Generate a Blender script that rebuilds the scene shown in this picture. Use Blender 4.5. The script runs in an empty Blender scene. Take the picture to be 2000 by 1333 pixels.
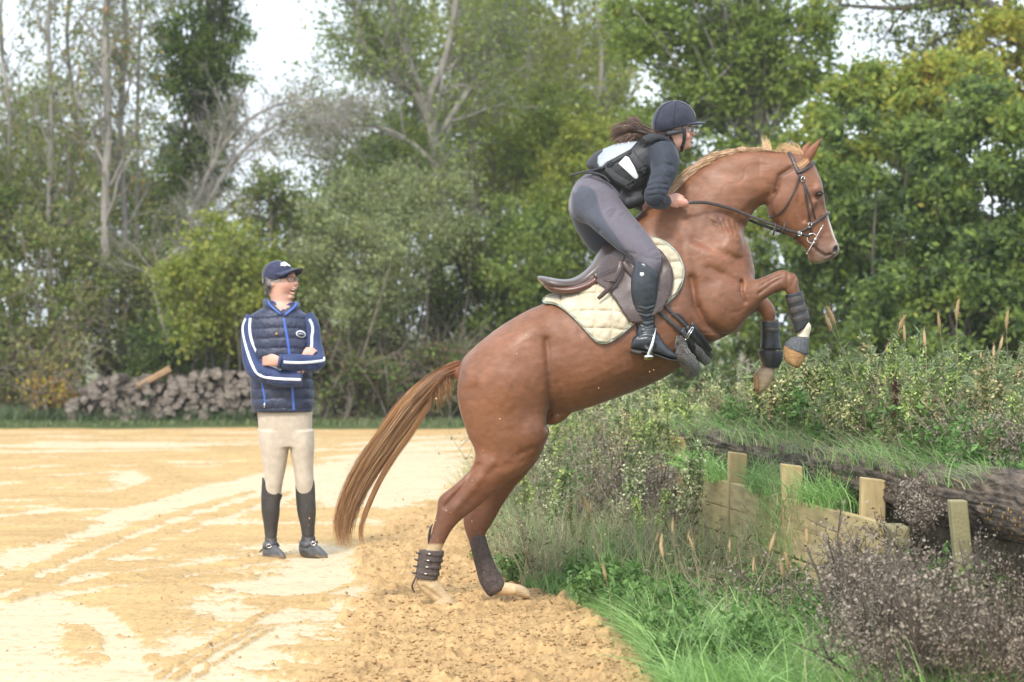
import bpy, bmesh, math, random
import numpy as np
import openvdb as vdb
from mathutils import Vector, Matrix
# ---------------------------------------------------------------- camera, world, sun, exposure
S = bpy.context.scene
FPX = 5556.0; CH = 1.5; PITCH = math.atan(50.5 / FPX)
cam_d = bpy.data.cameras.new("camera"); cam = bpy.data.objects.new("camera", cam_d)
S.collection.objects.link(cam); S.camera = cam
cam_d.sensor_width = 36; cam_d.lens = 100.0; cam_d.clip_end = 3000; cam_d.clip_start = 0.1
cam.location = (0, 0, CH); cam.rotation_euler = (math.pi / 2 - PITCH, 0, 0)
cam_d.dof.use_dof = True; cam_d.dof.focus_distance = 14.4; cam_d.dof.aperture_fstop = 3.8
S.view_settings.view_transform = 'Standard'; S.view_settings.look = 'None'
S.view_settings.exposure = 0.95; S.view_settings.gamma = 1
S.cycles.use_denoising = True; S.cycles.volume_bounces = 1; HAZE = .0006
S.cycles.max_bounces = 7; S.cycles.transparent_max_bounces = 8
S.cycles.diffuse_bounces = 4
SUN_EL = math.radians(48); SUN_AZ = math.radians(200)   # azimuth: high behind the camera, a little to its left
w = bpy.data.worlds.new("World"); S.world = w; w.use_nodes = True
nt = w.node_tree; nt.nodes.clear()
out = nt.nodes.new("ShaderNodeOutputWorld"); bg = nt.nodes.new("ShaderNodeBackground")
sky = nt.nodes.new("ShaderNodeTexSky"); sky.sky_type = 'NISHITA'; sky.sun_disc = False
sky.sun_elevation = SUN_EL; sky.sun_rotation = SUN_AZ; sky.air_density = 1.0; sky.dust_density = 3.0; sky.ozone_density = 1.0
mx = nt.nodes.new("ShaderNodeMix"); mx.data_type = 'RGBA'; mx.inputs[0].default_value = 0.72
mx.inputs[7].default_value = (6.9, 7.6, 8.5, 1)          # the white overcast layer
nt.links.new(sky.outputs[0], mx.inputs[6]); nt.links.new(mx.outputs[2], bg.inputs[0])
bg.inputs[1].default_value = 0.13; nt.links.new(bg.outputs[0], out.inputs[0])
sd = bpy.data.lights.new("sun", 'SUN'); sd.energy = 1.7; sd.angle = math.radians(11); sd.color = (1.0, 0.95, 0.88)
so = bpy.data.objects.new("sun", sd); S.collection.objects.link(so)
sdir = Vector((math.sin(SUN_AZ) * math.cos(SUN_EL), math.cos(SUN_AZ) * math.cos(SUN_EL), math.sin(SUN_EL)))
so.rotation_euler = sdir.to_track_quat('Z', 'Y').to_euler(); so.location = (-4, -6, 12)

# ---------------------------------------------------------------- helpers
_ca, _sa = math.cos(PITCH), math.sin(PITCH)
def P(px, py, Y):
    """the world point at distance Y that the photograph (2000 x 1333) shows at px, py"""
    dx = (px - 1000.0) / FPX; dz = -(py - 666.5) / FPX
    y = _ca + _sa * dz; z = -_sa + _ca * dz; t = Y / y
    return np.array((dx * t, Y, CH + z * t))
def G(px, py):
    """the ground point (z = 0) seen at px, py"""
    dz = -(py - 666.5) / FPX; y = _ca + _sa * dz; z = -_sa + _ca * dz; t = -CH / z
    return np.array(((px - 1000.0) / FPX * t, y * t, 0.0))
ORG = {}
def thing(name, label, cat, loc, group=None):
    o = bpy.data.objects.new(name, None); S.collection.objects.link(o); o.empty_display_size = .1
    o.location = tuple(float(v) for v in loc); o['label'] = label; o['category'] = cat
    if group: o['group'] = group
    ORG[o.name] = np.array(loc, float); return o
def tag(o, label=None, cat=None, group=None, kind=None):
    if label: o['label'] = label
    if cat: o['category'] = cat
    if group: o['group'] = group
    if kind: o['kind'] = kind
    return o
def mobj(name, V, Fc, m, parent=None, smooth=True, col=None, origin=None, mats=None, fmat=None):
    """one mesh object from world coordinates; Fc = an (n,3) or (n,4) array or a list of tuples"""
    V = np.asarray(V, dtype=np.float64).reshape(-1, 3)
    if parent is not None: org = ORG[parent.name]
    else:
        org = np.array(origin, float) if origin is not None else np.zeros(3)
    me = bpy.data.meshes.new(name)
    if isinstance(Fc, np.ndarray):
        k = Fc.shape[1]; n = Fc.shape[0]
        me.vertices.add(len(V)); me.vertices.foreach_set("co", (V - org).astype(np.float32).ravel())
        me.loops.add(n * k); me.loops.foreach_set("vertex_index", Fc.astype(np.int32).ravel())
        me.polygons.add(n); me.polygons.foreach_set("loop_start", np.arange(0, n * k, k, dtype=np.int32))
        me.update(calc_edges=True)
    else:
        me.from_pydata([tuple(p) for p in (V - org)], [], [tuple(int(i) for i in f) for f in Fc]); me.update()
    if smooth: me.polygons.foreach_set("use_smooth", np.ones(len(me.polygons), dtype=bool))
    if col is not None:
        c = np.asarray(col, dtype=np.float32)
        if c.shape[1] == 3: c = np.hstack([c, np.ones((len(c), 1), np.float32)])
        at = me.attributes.new("Col", 'FLOAT_COLOR', 'POINT'); at.data.foreach_set("color", c.ravel())
    o = bpy.data.objects.new(name, me); S.collection.objects.link(o)
    if mats:
        for q in mats: me.materials.append(q)
        if fmat is not None: me.polygons.foreach_set("material_index", np.asarray(fmat, np.int32))
    elif m: me.materials.append(m)
    if parent is not None: o.parent = parent
    else: o.location = tuple(float(v) for v in org)
    ORG[o.name] = org
    return o
def catmull(A, n):
    """resample rows of A along a centripetal-ish Catmull-Rom curve, n samples per span"""
    A = np.asarray(A, float); m = len(A)
    if m < 3:
        t = np.linspace(0, 1, n * (m - 1) + 1)[:, None]; return A[0] * (1 - t) + A[-1] * t
    E = np.vstack([2 * A[0] - A[1], A, 2 * A[-1] - A[-2]]); out = []
    for i in range(m - 1):
        p0, p1, p2, p3 = E[i], E[i + 1], E[i + 2], E[i + 3]
        for k in range(n):
            t = k / n
            out.append(0.5 * (2 * p1 + (p2 - p0) * t + (2 * p0 - 5 * p1 + 4 * p2 - p3) * t * t + (3 * p1 - p0 - 3 * p2 + p3) * t ** 3))
    out.append(A[-1]); return np.array(out)
def close_rings(R):
    """rings (m,k,3) -> closed tube mesh (verts, quads, tris)"""
    m, k = R.shape[:2]; V = R.reshape(-1, 3)
    i = np.arange(m - 1)[:, None]; j = np.arange(k)[None, :]; j2 = (j + 1) % k
    Q = np.stack([i * k + j, i * k + j2, (i + 1) * k + j2, (i + 1) * k + j], -1).reshape(-1, 4)
    V = np.vstack([V, R[0].mean(0), R[-1].mean(0)]); a, b = m * k, m * k + 1
    jj = np.arange(k); T = np.vstack([np.stack([np.full(k, a), (jj + 1) % k, jj], -1), np.stack([np.full(k, b), (m - 1) * k + jj, (m - 1) * k + (jj + 1) % k], -1)])
    return V, Q, T
def sloft(secs, Y0, n=6, k=28, cap=True):
    """secs: (px1,py1,px2,py2, half_width, yoff, egg, power): each an outline pair of the photograph; point 1 to point 2 is the in-plane
    diameter; half_width is the out-of-plane radius; egg > 0 makes the point-2 end wider"""
    rows = []
    for s in secs:
        s = tuple(s) + (0, 0, 2.0)[max(0, len(s) - 5):] if len(s) < 8 else s
        rows.append(s)
    A = catmull(rows, n); R = []
    th = np.linspace(0, 2 * math.pi, k, endpoint=False)
    for a in A:
        T = P(a[0], a[1], Y0 + a[5]); B = P(a[2], a[3], Y0 + a[5]); c = (T + B) / 2; u = (T - B) / 2
        w_ = max(a[4], .003); e = 2.0 / max(a[7], 1.2)
        cs, sn = np.cos(th), np.sin(th)
        cc = np.sign(cs) * np.abs(cs) ** e; ss = np.sign(sn) * np.abs(sn) ** e
        ww = w_ * (1 - a[6] * cc)
        R.append(c[None] + u[None] * cc[:, None] + np.array([0, 1, 0])[None] * (ww * ss)[:, None])
    return close_rings(np.array(R))
def tube(pts, rad, n=4, k=12, flat=None, up=(0, 1, 0), close=True):
    """pts (m,3) world, rad (m,) or (m,2) -> closed tube; rad[:,0] lies along 'up' projected, rad[:,1] across"""
    pts = np.asarray(pts, float); rad = np.asarray(rad, float)
    if rad.ndim == 0: rad = np.full(len(pts), float(rad))
    if rad.ndim == 1: rad = np.stack([rad, rad], -1)
    if len(rad) != len(pts): rad = np.repeat(rad[:1], len(pts), 0)
    A = catmull(np.hstack([pts, rad]), n) if n > 1 and len(pts) > 2 else np.hstack([pts, rad])
    p = A[:, :3]; r = np.maximum(A[:, 3:], 1e-4); t = np.gradient(p, axis=0); t /= np.linalg.norm(t, axis=1)[:, None] + 1e-12
    th = np.linspace(0, 2 * math.pi, k, endpoint=False); R = []
    u0 = np.array(up, float)
    for i in range(len(p)):
        u = u0 - t[i] * np.dot(u0, t[i])
        if np.linalg.norm(u) < .05: u = np.array((0, 0, 1.)) - t[i] * t[i][2]
        u /= np.linalg.norm(u); v = np.cross(t[i], u)
        R.append(p[i] + u * (np.cos(th) * r[i, 0])[:, None] + v * (np.sin(th) * r[i, 1])[:, None])
    return close_rings(np.array(R))
def ell(c, r, rot=None, k=16):
    """an ellipsoid mesh; rot = 3x3"""
    th = np.linspace(0, 2 * math.pi, k, endpoint=False); ph = np.linspace(0, math.pi, k // 2 + 1)[1:-1]; R = []
    for f in ph:
        q = np.stack([np.sin(f) * np.cos(th) * r[0], np.sin(f) * np.sin(th) * r[1], np.full(k, np.cos(f) * r[2])], -1)
        R.append(q)
    R = np.array(R)
    V, Q, T = close_rings(R); V[-2] = (0, 0, r[2]); V[-1] = (0, 0, -r[2])
    if rot is not None: V = V @ np.array(rot).T
    return V + np.array(c), Q, T
def rotm(ax, deg): return np.array(Matrix.Rotation(math.radians(deg), 3, ax))
def ellp(px, py, Y, ra, rb, rc, deg=0, k=20):
    """ellipsoid in the picture plane: ra along the direction deg (counter-clockwise from +x), rb across, rc in depth"""
    return ell(P(px, py, Y), (ra, rc, rb), rotm('Y', -deg), k)
def polys(mesh):
    V, Q, T = mesh
    return V, [tuple(q) for q in Q] + [tuple(t) for t in T]
def join(ms):
    V = []; Fc = []; o = 0
    for v, q, t in ms:
        V.append(v); Fc += [tuple(int(i) + o for i in f) for f in q] + [tuple(int(i) + o for i in f) for f in t]; o += len(v)
    return np.vstack(V), Fc
class Field:
    """a signed distance grid: closed meshes blended together smoothly, then one continuous skin"""
    def __init__(s, lo, hi, vox):
        s.vox = vox; s.lo = np.floor(np.array(lo) / vox).astype(int) - 2; s.hi = np.ceil(np.array(hi) / vox).astype(int) + 3
        s.n = tuple(s.hi - s.lo); s.bg = 1.0; s.D = np.full(s.n, s.bg, np.float32)
    def sdf(s, mesh, band):
        V, Q, T = mesh; hw = max(3.0, band / s.vox)
        tr = vdb.createLinearTransform(voxelSize=s.vox)
        g = vdb.FloatGrid.createLevelSetFromPolygons(np.ascontiguousarray(V, np.float32), triangles=np.ascontiguousarray(T, np.uint32), quads=np.ascontiguousarray(Q, np.uint32), transform=tr, halfWidth=hw)
        m = int(hw) + 3
        a = np.maximum(np.floor(V.min(0) / s.vox).astype(int) - m, s.lo); b = np.minimum(np.ceil(V.max(0) / s.vox).astype(int) + m, s.hi)
        A = np.empty(tuple(b - a), np.float32); g.copyToArray(A, ijk=tuple(int(x) for x in a))
        return tuple(slice(int(p), int(q)) for p, q in zip(a - s.lo, b - s.lo)), A
    def add(s, mesh, k=.03):
        sl, A = s.sdf(mesh, k * 1.15 + s.vox * 2); D = s.D[sl]
        h = np.maximum(k - np.abs(D - A), 0) / k
        s.D[sl] = np.minimum(D, A) - h * h * k * .25
    def cut(s, mesh, k=.01):
        sl, A = s.sdf(mesh, k * 1.15 + s.vox * 2); D = s.D[sl]; A = -A
        h = np.maximum(k - np.abs(D - A), 0) / k
        s.D[sl] = np.maximum(D, A) + h * h * k * .25
    def grid(s):
        return [(np.arange(s.n[i]) + s.lo[i]) * s.vox for i in range(3)]
    def skin(s, iso=0.0):
        D = np.clip(s.D, -4 * s.vox, 4 * s.vox)
        g = vdb.FloatGrid(4 * s.vox); g.transform = vdb.createLinearTransform(voxelSize=s.vox)
        g.copyFromArray(D, ijk=tuple(int(x) for x in s.lo)); V, Q = g.convertToQuads(iso)
        return np.array(V, float), np.array(Q)[:, ::-1].astype(np.int32)
def bounds(ms, pad):
    V = np.vstack([m[0] for m in ms]); return V.min(0) - pad, V.max(0) + pad
def smooth_noise(n, seed, cells):
    """2-D value noise array n=(a,b) in -1..1 by bicubic-like interpolation"""
    r = np.random.default_rng(seed); ga, gb = cells
    g = r.uniform(-1, 1, (ga + 3, gb + 3))
    x = np.linspace(0, ga, n[0]); y = np.linspace(0, gb, n[1])
    xi = np.minimum(x.astype(int), ga - 1 + 1); yi = np.minimum(y.astype(int), gb)
    fx = x - xi; fy = y - yi; fx = fx * fx * (3 - 2 * fx); fy = fy * fy * (3 - 2 * fy)
    a = g[xi][:, yi]; b = g[xi + 1][:, yi]; c = g[xi][:, yi + 1]; d = g[xi + 1][:, yi + 1]
    fx = fx[:, None]; fy = fy[None, :]
    return (a * (1 - fx) + b * fx) * (1 - fy) + (c * (1 - fx) + d * fx) * fy
def pnoise(V, f, seed):
    """cheap 3-D value noise at points V (n,3), frequency f, -1..1"""
    q = V * f; i = np.floor(q).astype(np.int64); t = q - i; t = t * t * (3 - 2 * t)
    def h(a, b, c):
        n = (a * 374761393 + b * 668265263 + c * 2147483647 + seed * 974634777) & 0xffffffff
        n = ((n ^ (n >> 13)) * 1274126177) & 0xffffffff; n = n ^ (n >> 16)
        return (n & 0xffff) / 32767.5 - 1
    o = 0
    for dx in (0, 1):
        for dy in (0, 1):
            for dz in (0, 1):
                wgt = (t[:, 0] if dx else 1 - t[:, 0]) * (t[:, 1] if dy else 1 - t[:, 1]) * (t[:, 2] if dz else 1 - t[:, 2])
                o = o + wgt * h(i[:, 0] + dx, i[:, 1] + dy, i[:, 2] + dz)
    return o
def segdist(X, Z, pl):
    """distance in the picture plane from points to a polyline [(x,z)...]"""
    d = None
    for (ax, az), (bx, bz) in zip(pl[:-1], pl[1:]):
        vx, vz = bx - ax, bz - az; L = vx * vx + vz * vz + 1e-12
        t = np.clip(((X - ax) * vx + (Z - az) * vz) / L, 0, 1)
        e = np.hypot(X - ax - t * vx, Z - az - t * vz)
        d = e if d is None else np.minimum(d, e)
    return d
# ---------------------------------------------------------------- materials
def mat(name, c1, c2=None, rough=.6, nscale=20, bump=0.0, bscale=80, attr=False, metal=0, sheen=0, coat=0, spec=.5, ndetail=4, transl=0, dist=.01, stretch=None, c3=None, sss=0, contrast=1.0, rvar=None):
    m = bpy.data.materials.new(name); m.use_nodes = True; t = m.node_tree; b = t.nodes["Principled BSDF"]; L = t.links.new
    b.inputs["Roughness"].default_value = rough; b.inputs["Metallic"].default_value = metal
    b.inputs["Specular IOR Level"].default_value = spec
    if sheen: b.inputs["Sheen Weight"].default_value = sheen; b.inputs["Sheen Roughness"].default_value = .4
    if coat: b.inputs["Coat Weight"].default_value = coat; b.inputs["Coat Roughness"].default_value = .25
    if sss:
        b.inputs["Subsurface Weight"].default_value = sss; b.inputs["Subsurface Radius"].default_value = (.01, .004, .002); b.inputs["Subsurface Scale"].default_value = 1
    tc = t.nodes.new("ShaderNodeTexCoord"); mp = t.nodes.new("ShaderNodeMapping"); L(tc.outputs["Object"], mp.inputs[0])
    if stretch: mp.inputs["Scale"].default_value = stretch
    n = t.nodes.new("ShaderNodeTexNoise"); n.inputs["Scale"].default_value = nscale; n.inputs["Detail"].default_value = ndetail; n.inputs["Roughness"].default_value = .6
    L(mp.outputs[0], n.inputs["Vector"])
    c2 = c2 or tuple(min(1, v * 1.25) for v in c1)
    r = t.nodes.new("ShaderNodeValToRGB"); L(n.outputs["Fac"], r.inputs[0])
    r.color_ramp.elements[0].position = .5 - .18 / contrast; r.color_ramp.elements[1].position = .5 + .18 / contrast
    r.color_ramp.elements[0].color = (*c1, 1); r.color_ramp.elements[1].color = (*c2, 1)
    if c3: e = r.color_ramp.elements.new(.5); e.color = (*c3, 1)
    src = r.outputs[0]
    if attr:
        a = t.nodes.new("ShaderNodeAttribute"); a.attribute_name = "Col"
        x = t.nodes.new("ShaderNodeMix"); x.data_type = 'RGBA'; x.blend_type = 'MULTIPLY'; x.inputs[0].default_value = 1
        L(a.outputs["Color"], x.inputs[6]); L(src, x.inputs[7]); src = x.outputs[2]
    L(src, b.inputs["Base Color"])
    if rvar:
        n3 = t.nodes.new("ShaderNodeTexNoise"); n3.inputs["Scale"].default_value = rvar[2]; n3.inputs["Detail"].default_value = 6; L(mp.outputs[0], n3.inputs["Vector"])
        mr = t.nodes.new("ShaderNodeMapRange"); mr.inputs[1].default_value = .35; mr.inputs[2].default_value = .65; mr.inputs[3].default_value = rvar[0]; mr.inputs[4].default_value = rvar[1]; L(n3.outputs["Fac"], mr.inputs[0]); L(mr.outputs[0], b.inputs["Roughness"])
    if bump:
        n2 = t.nodes.new("ShaderNodeTexNoise"); n2.inputs["Scale"].default_value = bscale; n2.inputs["Detail"].default_value = 5; L(mp.outputs[0], n2.inputs["Vector"])
        bp = t.nodes.new("ShaderNodeBump"); bp.inputs["Strength"].default_value = bump; bp.inputs["Distance"].default_value = dist
        L(n2.outputs["Fac"], bp.inputs["Height"]); L(bp.outputs[0], b.inputs["Normal"])
    if transl:
        tr = t.nodes.new("ShaderNodeBsdfTranslucent"); ms = t.nodes.new("ShaderNodeMixShader"); ms.inputs[0].default_value = transl
        o = [q for q in t.nodes if q.type == 'OUTPUT_MATERIAL'][0]
        L(src, tr.inputs[0]); L(b.outputs[0], ms.inputs[1]); L(tr.outputs[0], ms.inputs[2]); L(ms.outputs[0], o.inputs[0])
    return m
def lin(r, g, b):
    f = lambda v: (v / 255 / 12.92) if v <= 10 else ((v / 255 + .055) / 1.055) ** 2.4
    return (f(r), f(g), f(b))
# ================================================================ GROUND
def px_of(V):
    """photo pixels of world points"""
    x, y, z = V[:, 0], V[:, 1], V[:, 2] - CH
    f = y * _ca - z * _sa; u = y * _sa + z * _ca
    return 1000 + FPX * x / f, 666.5 - FPX * u / f
def sstep(a, b, x):
    t = np.clip((x - a) / (b - a), 0, 1); return t * t * (3 - 2 * t)
def inpoly(p, B):
    x, y = p[:, 0], p[:, 1]; ins = np.zeros(len(p), bool); B = np.asarray(B, float)
    for (x0, y0), (x1, y1) in zip(B, np.roll(B, -1, 0)):
        c = ((y0 > y) != (y1 > y)) & (x < (x1 - x0) * (y - y0) / (y1 - y0 + 1e-12) + x0); ins ^= c
    return ins
def gpath(pl): return [tuple(G(a, b)[:2]) for a, b in pl]
def sdpoly(X, Y, pl):
    """signed distance (metres, inside positive) to a ground polygon given in photo pixels"""
    w_ = gpath(pl); d = segdist(X, Y, w_ + [w_[0]]); i = inpoly(np.stack([X, Y], -1), w_); return np.where(i, d, -d)
ny_, nx_ = 860, 960
pyr = np.linspace(1420, 812, ny_); Yr = CH * FPX / (pyr - 616.0); Yr[:1] = 9.5
rx = np.linspace(-.275, .275, nx_)
YY, RR = np.meshgrid(Yr, rx, indexing='ij'); XX = RR * YY; Xf, Yf = XX.ravel(), YY.ravel()
W3 = np.stack([Xf, Yf, 0 * Xf], -1)
n_a = pnoise(W3, .8, 1); n_b = pnoise(W3, 2.6, 2); n_c = pnoise(W3, 7, 3); n_d = pnoise(W3, 19, 4); n_e = pnoise(W3, 45, 5); n_h = pnoise(W3 * (1, .6, 1), 75, 42); n_f = pnoise(W3 * (1, .35, 1), 60, 15)
st_ = pnoise(W3 * (.45, 1.8, 1), 1.5, 7); st2 = pnoise(W3 * (.5, 2.2, 1), 5, 8)
edge = .10 * n_b + .07 * n_c + .04 * n_d
# grass area on the right (ground under it is dark soil)
gpoly = [(878,1008),(925,1020),(950,1100),(985,1140),(1060,1168),(1150,1190),(1215,1240),(1265,1300),(1330,1400),(2500,1400),(2500,870),(1080,842),(1040,870),(985,925),(925,985)]
s_grass = sdpoly(Xf, Yf, gpoly) + edge * .6
# rough loose orange sand churned up before the jump
s_loose = sdpoly(Xf, Yf, [(860,985),(790,1010),(735,1050),(705,1090),(708,1130),(728,1165),(700,1205),(690,1240),(640,1290),(585,1345),(560,1420),(1500,1420),(1300,1200),(1100,1130),(990,1000),(930,960)]) + edge * .8
pale = np.full(Xf.shape, -.16) + .30 * st_ + .20 * st2 + .12 * n_b
def pl(poly, k=1.0):
    global pale
    pale = np.maximum(pale, np.minimum(sdpoly(Xf, Yf, poly) * k, .5) + edge * .9)
pl([(0,1120),(0,1085),(150,1030),(300,975),(420,945),(512,925),(640,905),(800,880),(905,862),(925,900),(860,975),(760,1000),(640,985),(520,965),(420,985),(300,1010),(180,1060),(60,1110)])
pl([(-100,1180),(80,1165),(170,1195),(130,1225),(150,1290),(300,1320),(560,1310),(590,1420),(-100,1420)])
pl([(300,1330),(360,1210),(420,1130),(520,1125),(600,1080),(700,1085),(726,1165),(690,1210),(620,1300),(560,1350)])
pl([(222,925),(265,922),(315,940),(310,962),(250,972),(215,958)])
pl([(0,1000),(0,990),(200,985),(420,1000),(180,1010)]); pl([(380,1120),(420,1080),(560,1060),(700,1075),(640,1105)], .7)
pl([(920,850),(640,870),(560,905),(900,885)], .6); pl([(0,870),(120,862),(450,868),(300,880),(60,884)], .4)
# loose drifts lying on the pale crust
def ls(poly, k=1.0):
    global pale
    pale = np.minimum(pale, -np.minimum(sdpoly(Xf, Yf, poly) * k, .5) + edge * .9)
ls([(140,1235),(190,1190),(280,1180),(345,1215),(330,1260),(230,1300),(150,1290)])
ls([(330,1110),(480,1085),(600,1070),(560,1100),(400,1150),(330,1190),(240,1180)])
ls([(425,1180),(520,1165),(680,1170),(640,1195),(520,1190)], .8)
ls([(560,1330),(600,1280),(650,1230),(690,1200),(700,1210),(640,1290),(600,1333)], .6); ls([(330,1235),(400,1215),(440,1222),(380,1245)], .6)
# wheel and hoof arcs far out
def arcs(pts, wd, amt):
    global pale
    d = segdist(Xf, Yf, gpath([tuple(p) for p in catmull(pts, 6)])); pale = pale + amt * np.exp(-(d / wd) ** 2)
for k in range(4): arcs([(0, 905 + k * 14), (200, 900 + k * 8), (330 + k * 6, 925), (335 + k * 8, 960), (220, 985 + k * 7), (0, 1000 + k * 9)], .16, (-.35, .30, -.3, .25)[k])
for k in range(5): arcs([(640, 860 + k * 9), (760 + 8 * k, 868 + k * 8), (820 + 6 * k, 900 + 4 * k), (760, 930 + k * 6), (640, 950 + k * 7)], .10, (.2, -.25, .25, -.2, .2)[k])
for k in range(3): arcs([(150 + k * 16, 1190), (215 + k * 14, 1240), (240 + k * 16, 1330)], .05, (.5, -.3, .4)[k])
arcs([(0, 1060), (200, 990), (380, 935), (520, 905), (700, 880)], .22, -.5)
for k, (dy, wd, am) in enumerate([(44, .06, -.25), (62, .06, .3), (80, .05, -.25), (102, .08, .3), (-44, .06, -.3)]): arcs([(-40, 1112 + dy * 1.2), (150, 1035 + dy), (330, 975 + dy * .8), (512, 930 + dy * .6), (700, 893 + dy * .45), (900, 868 + dy * .3)], wd, am)
for k in range(7): arcs([(0, 850 + k * 7), (300, 847 + k * 7 + 3 * math.sin(k * 2)), (640, 851 + k * 6), (930, 846 + k * 6)], .10 + .02 * k, (-.3, .25)[k % 2])
for k in range(6): arcs([(300 + k * 18, 1333), (400 + k * 18, 1265), (520 + k * 10, 1225), (690, 1215 + k * 5)], .022, (-.3, .25)[k % 2])
for k in range(4): arcs([(0, 1150 + k * 13), (170, 1120 + k * 12), (380, 1090 + k * 12), (520, 1075 + k * 9)], .05, (-.32, .3)[k % 2])
arcs([(330, 1333), (420, 1262), (520, 1200), (700, 1140)], .03, -.35)
ptch = sstep(-.03, .045, pale + .05 * n_d + .04 * n_e + .03 * n_h)                                    # 1 = pale packed crust
lse = sstep(-.04, .04, s_loose); grs = sstep(-.05, .05, s_grass)
ptch = ptch * (1 - lse)
# hoof prints and cracks on the crust
h = np.zeros(len(Xf)); r5 = np.random.default_rng(2)
n_g = pnoise(W3, 32, 41); n_h = pnoise(W3 * (1, .6, 1), 75, 42); clod = np.maximum(0, n_g) * .008 + np.abs(n_e) * .008 + n_c * .005 + np.maximum(0, n_d - .2) * .012 + np.maximum(0, pnoise(W3, 11, 22)) ** 2 * .03
h += (1 - ptch) * (1 - lse) * (.008 + clod * .55 + .006 * st2) + lse * (.015 + clod * 1.5 + .012 * n_b) + ptch * (.002 * n_c + .0012 * n_e + .004 * st2 * np.maximum(0, n_b))
for _ in range(70):
    q = (r5.uniform(0, 1250), r5.uniform(960, 1333)); c = G(*q)[:2]; a = r5.uniform(0, 3.1); u = (Xf - c[0]) * math.cos(a) + (Yf - c[1]) * math.sin(a); v = -(Xf - c[0]) * math.sin(a) + (Yf - c[1]) * math.cos(a)
    rr = np.sqrt((u / .07) ** 2 + (v / .085) ** 2); h += -.022 * np.exp(-rr ** 4) + .016 * np.exp(-((rr - 1.25) / .25) ** 2) * (u < .03)
for q in ((540, 1095), (615, 1090), (870, 1192), (1000, 1166)):
    c = G(*q)[:2]; rr = np.hypot(Xf - c[0], Yf - c[1]); h += .012 * np.exp(-((rr - .13) / .05) ** 2) - .004 * np.exp(-(rr / .1) ** 2)
flat_near_man = np.exp(-(((Xf - G(572, 1092)[0]) / .35) ** 2 + ((Yf - 17.55) / .35) ** 2)); h *= (1 - .75 * flat_near_man)
h = np.where(Yf > 30, h * .6, h)
cP = np.array((.56, .455, .30)); cO = np.array((.475, .32, .145)); cL = np.array((.43, .28, .13)); cG = np.array((.10, .085, .05))
col_ = cO[None] * (1 + .10 * n_b + .10 * st2 + .10 * n_h + .08 * n_e)[:, None] * (1 - ptch[:, None]) + cP[None] * (1 + .04 * n_c + .05 * st2)[:, None] * ptch[:, None]
col_ = col_ * (1 - lse[:, None]) + (cL[None] * (1 + .10 * n_c + .10 * n_d + .14 * n_g + .10 * n_b + .16 * n_h)[:, None]) * lse[:, None]
damp = np.exp(-((Yf - 38.5) / 1.6) ** 2) * .45; col_ = col_ * (1 - damp[:, None]) + np.array((.50, .28, .10)) * damp[:, None]
sp = (pnoise(W3, 30, 31) > .62)[:, None] * ptch[:, None]; col_ = col_ * (1 - .55 * sp) + cL * .55 * sp
col_ = col_ * (1 - grs[:, None]) + cG * (1 + .2 * n_c)[:, None] * grs[:, None]
farg = sstep(37.3, 37.9, Yf + .5 * n_a + .2 * n_b); col_ = col_ * (1 - farg[:, None]) + np.array((.07, .10, .035)) * farg[:, None]
m_ground = mat("sand_and_soil", (.86, .86, .86), (1.12, 1.12, 1.12), rough=.95, nscale=70, bump=.55, bscale=140, attr=True, spec=.15, dist=.012, ndetail=6)
i_ = np.arange(ny_ - 1)[:, None] * nx_ + np.arange(nx_ - 1)[None, :]
Q_ = np.stack([i_, i_ + 1, i_ + nx_ + 1, i_ + nx_], -1).reshape(-1, 4)
tag(mobj("sand_ground", np.stack([Xf, Yf, h], -1), Q_, m_ground, col=np.clip(col_, 0, 1)), "yellow sand riding arena with pale packed tracks and churned loose sand", kind="structure")
# crumbs and clods of sand lying on the surface
rc = np.random.default_rng(55); base_h = h.reshape(ny_, nx_)
def ground_h(X, Y):
    i = np.clip(np.searchsorted(Yr, Y), 1, ny_ - 1); j = np.clip(((X / Y + .275) / .55 * (nx_ - 1)).astype(int), 0, nx_ - 1); return base_h[i, j]
lz = lse.reshape(ny_, nx_); pz = ptch.reshape(ny_, nx_); gz_ = grs.reshape(ny_, nx_)
n = 60000; pxs = rc.uniform(-60, 1420, n); pys = rc.uniform(930, 1390, n); Yc = CH * FPX / (pys - 616); Xc = (pxs - 1000) / FPX * Yc
i = np.clip(np.searchsorted(Yr, Yc), 1, ny_ - 1); j = np.clip(((Xc / Yc + .275) / .55 * (nx_ - 1)).astype(int), 0, nx_ - 1)
nz_ = pnoise(np.stack([Xc * .6, Yc, 0 * Xc], -1), 2.2, 77); pr = lz[i, j] * .55 + (1 - lz[i, j]) * ((1 - pz[i, j]) * .07 + pz[i, j] * .04 * (nz_ > .2)); k = (rc.random(n) < pr) & (gz_[i, j] < .4); Xc, Yc = Xc[k][:15000], Yc[k][:15000]; lk = lz[i, j][k][:15000]; n = len(Xc)
ico = np.array([(0, 0, 1), (.9, 0, .2), (.28, .85, .2), (-.72, .53, .2), (-.72, -.53, .2), (.28, -.85, .2), (0, 0, -.6)]); icf = np.array([(0, 1, 2), (0, 2, 3), (0, 3, 4), (0, 4, 5), (0, 5, 1), (6, 2, 1), (6, 3, 2), (6, 4, 3), (6, 5, 4), (6, 1, 5)])
r_ = (rc.gamma(2.0, .0014, n) + .0016) * np.where(lk > .5, 1.15, .8); r_ = np.minimum(r_, .019); Vc = ico[None] * (1 + .35 * rc.normal(0, 1, (n, 7, 3))) * r_[:, None, None] * np.array((1.2, 1.2, .8)); Vc = Vc + np.stack([Xc, Yc, ground_h(Xc, Yc) + r_ * .25], -1)[:, None]
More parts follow.
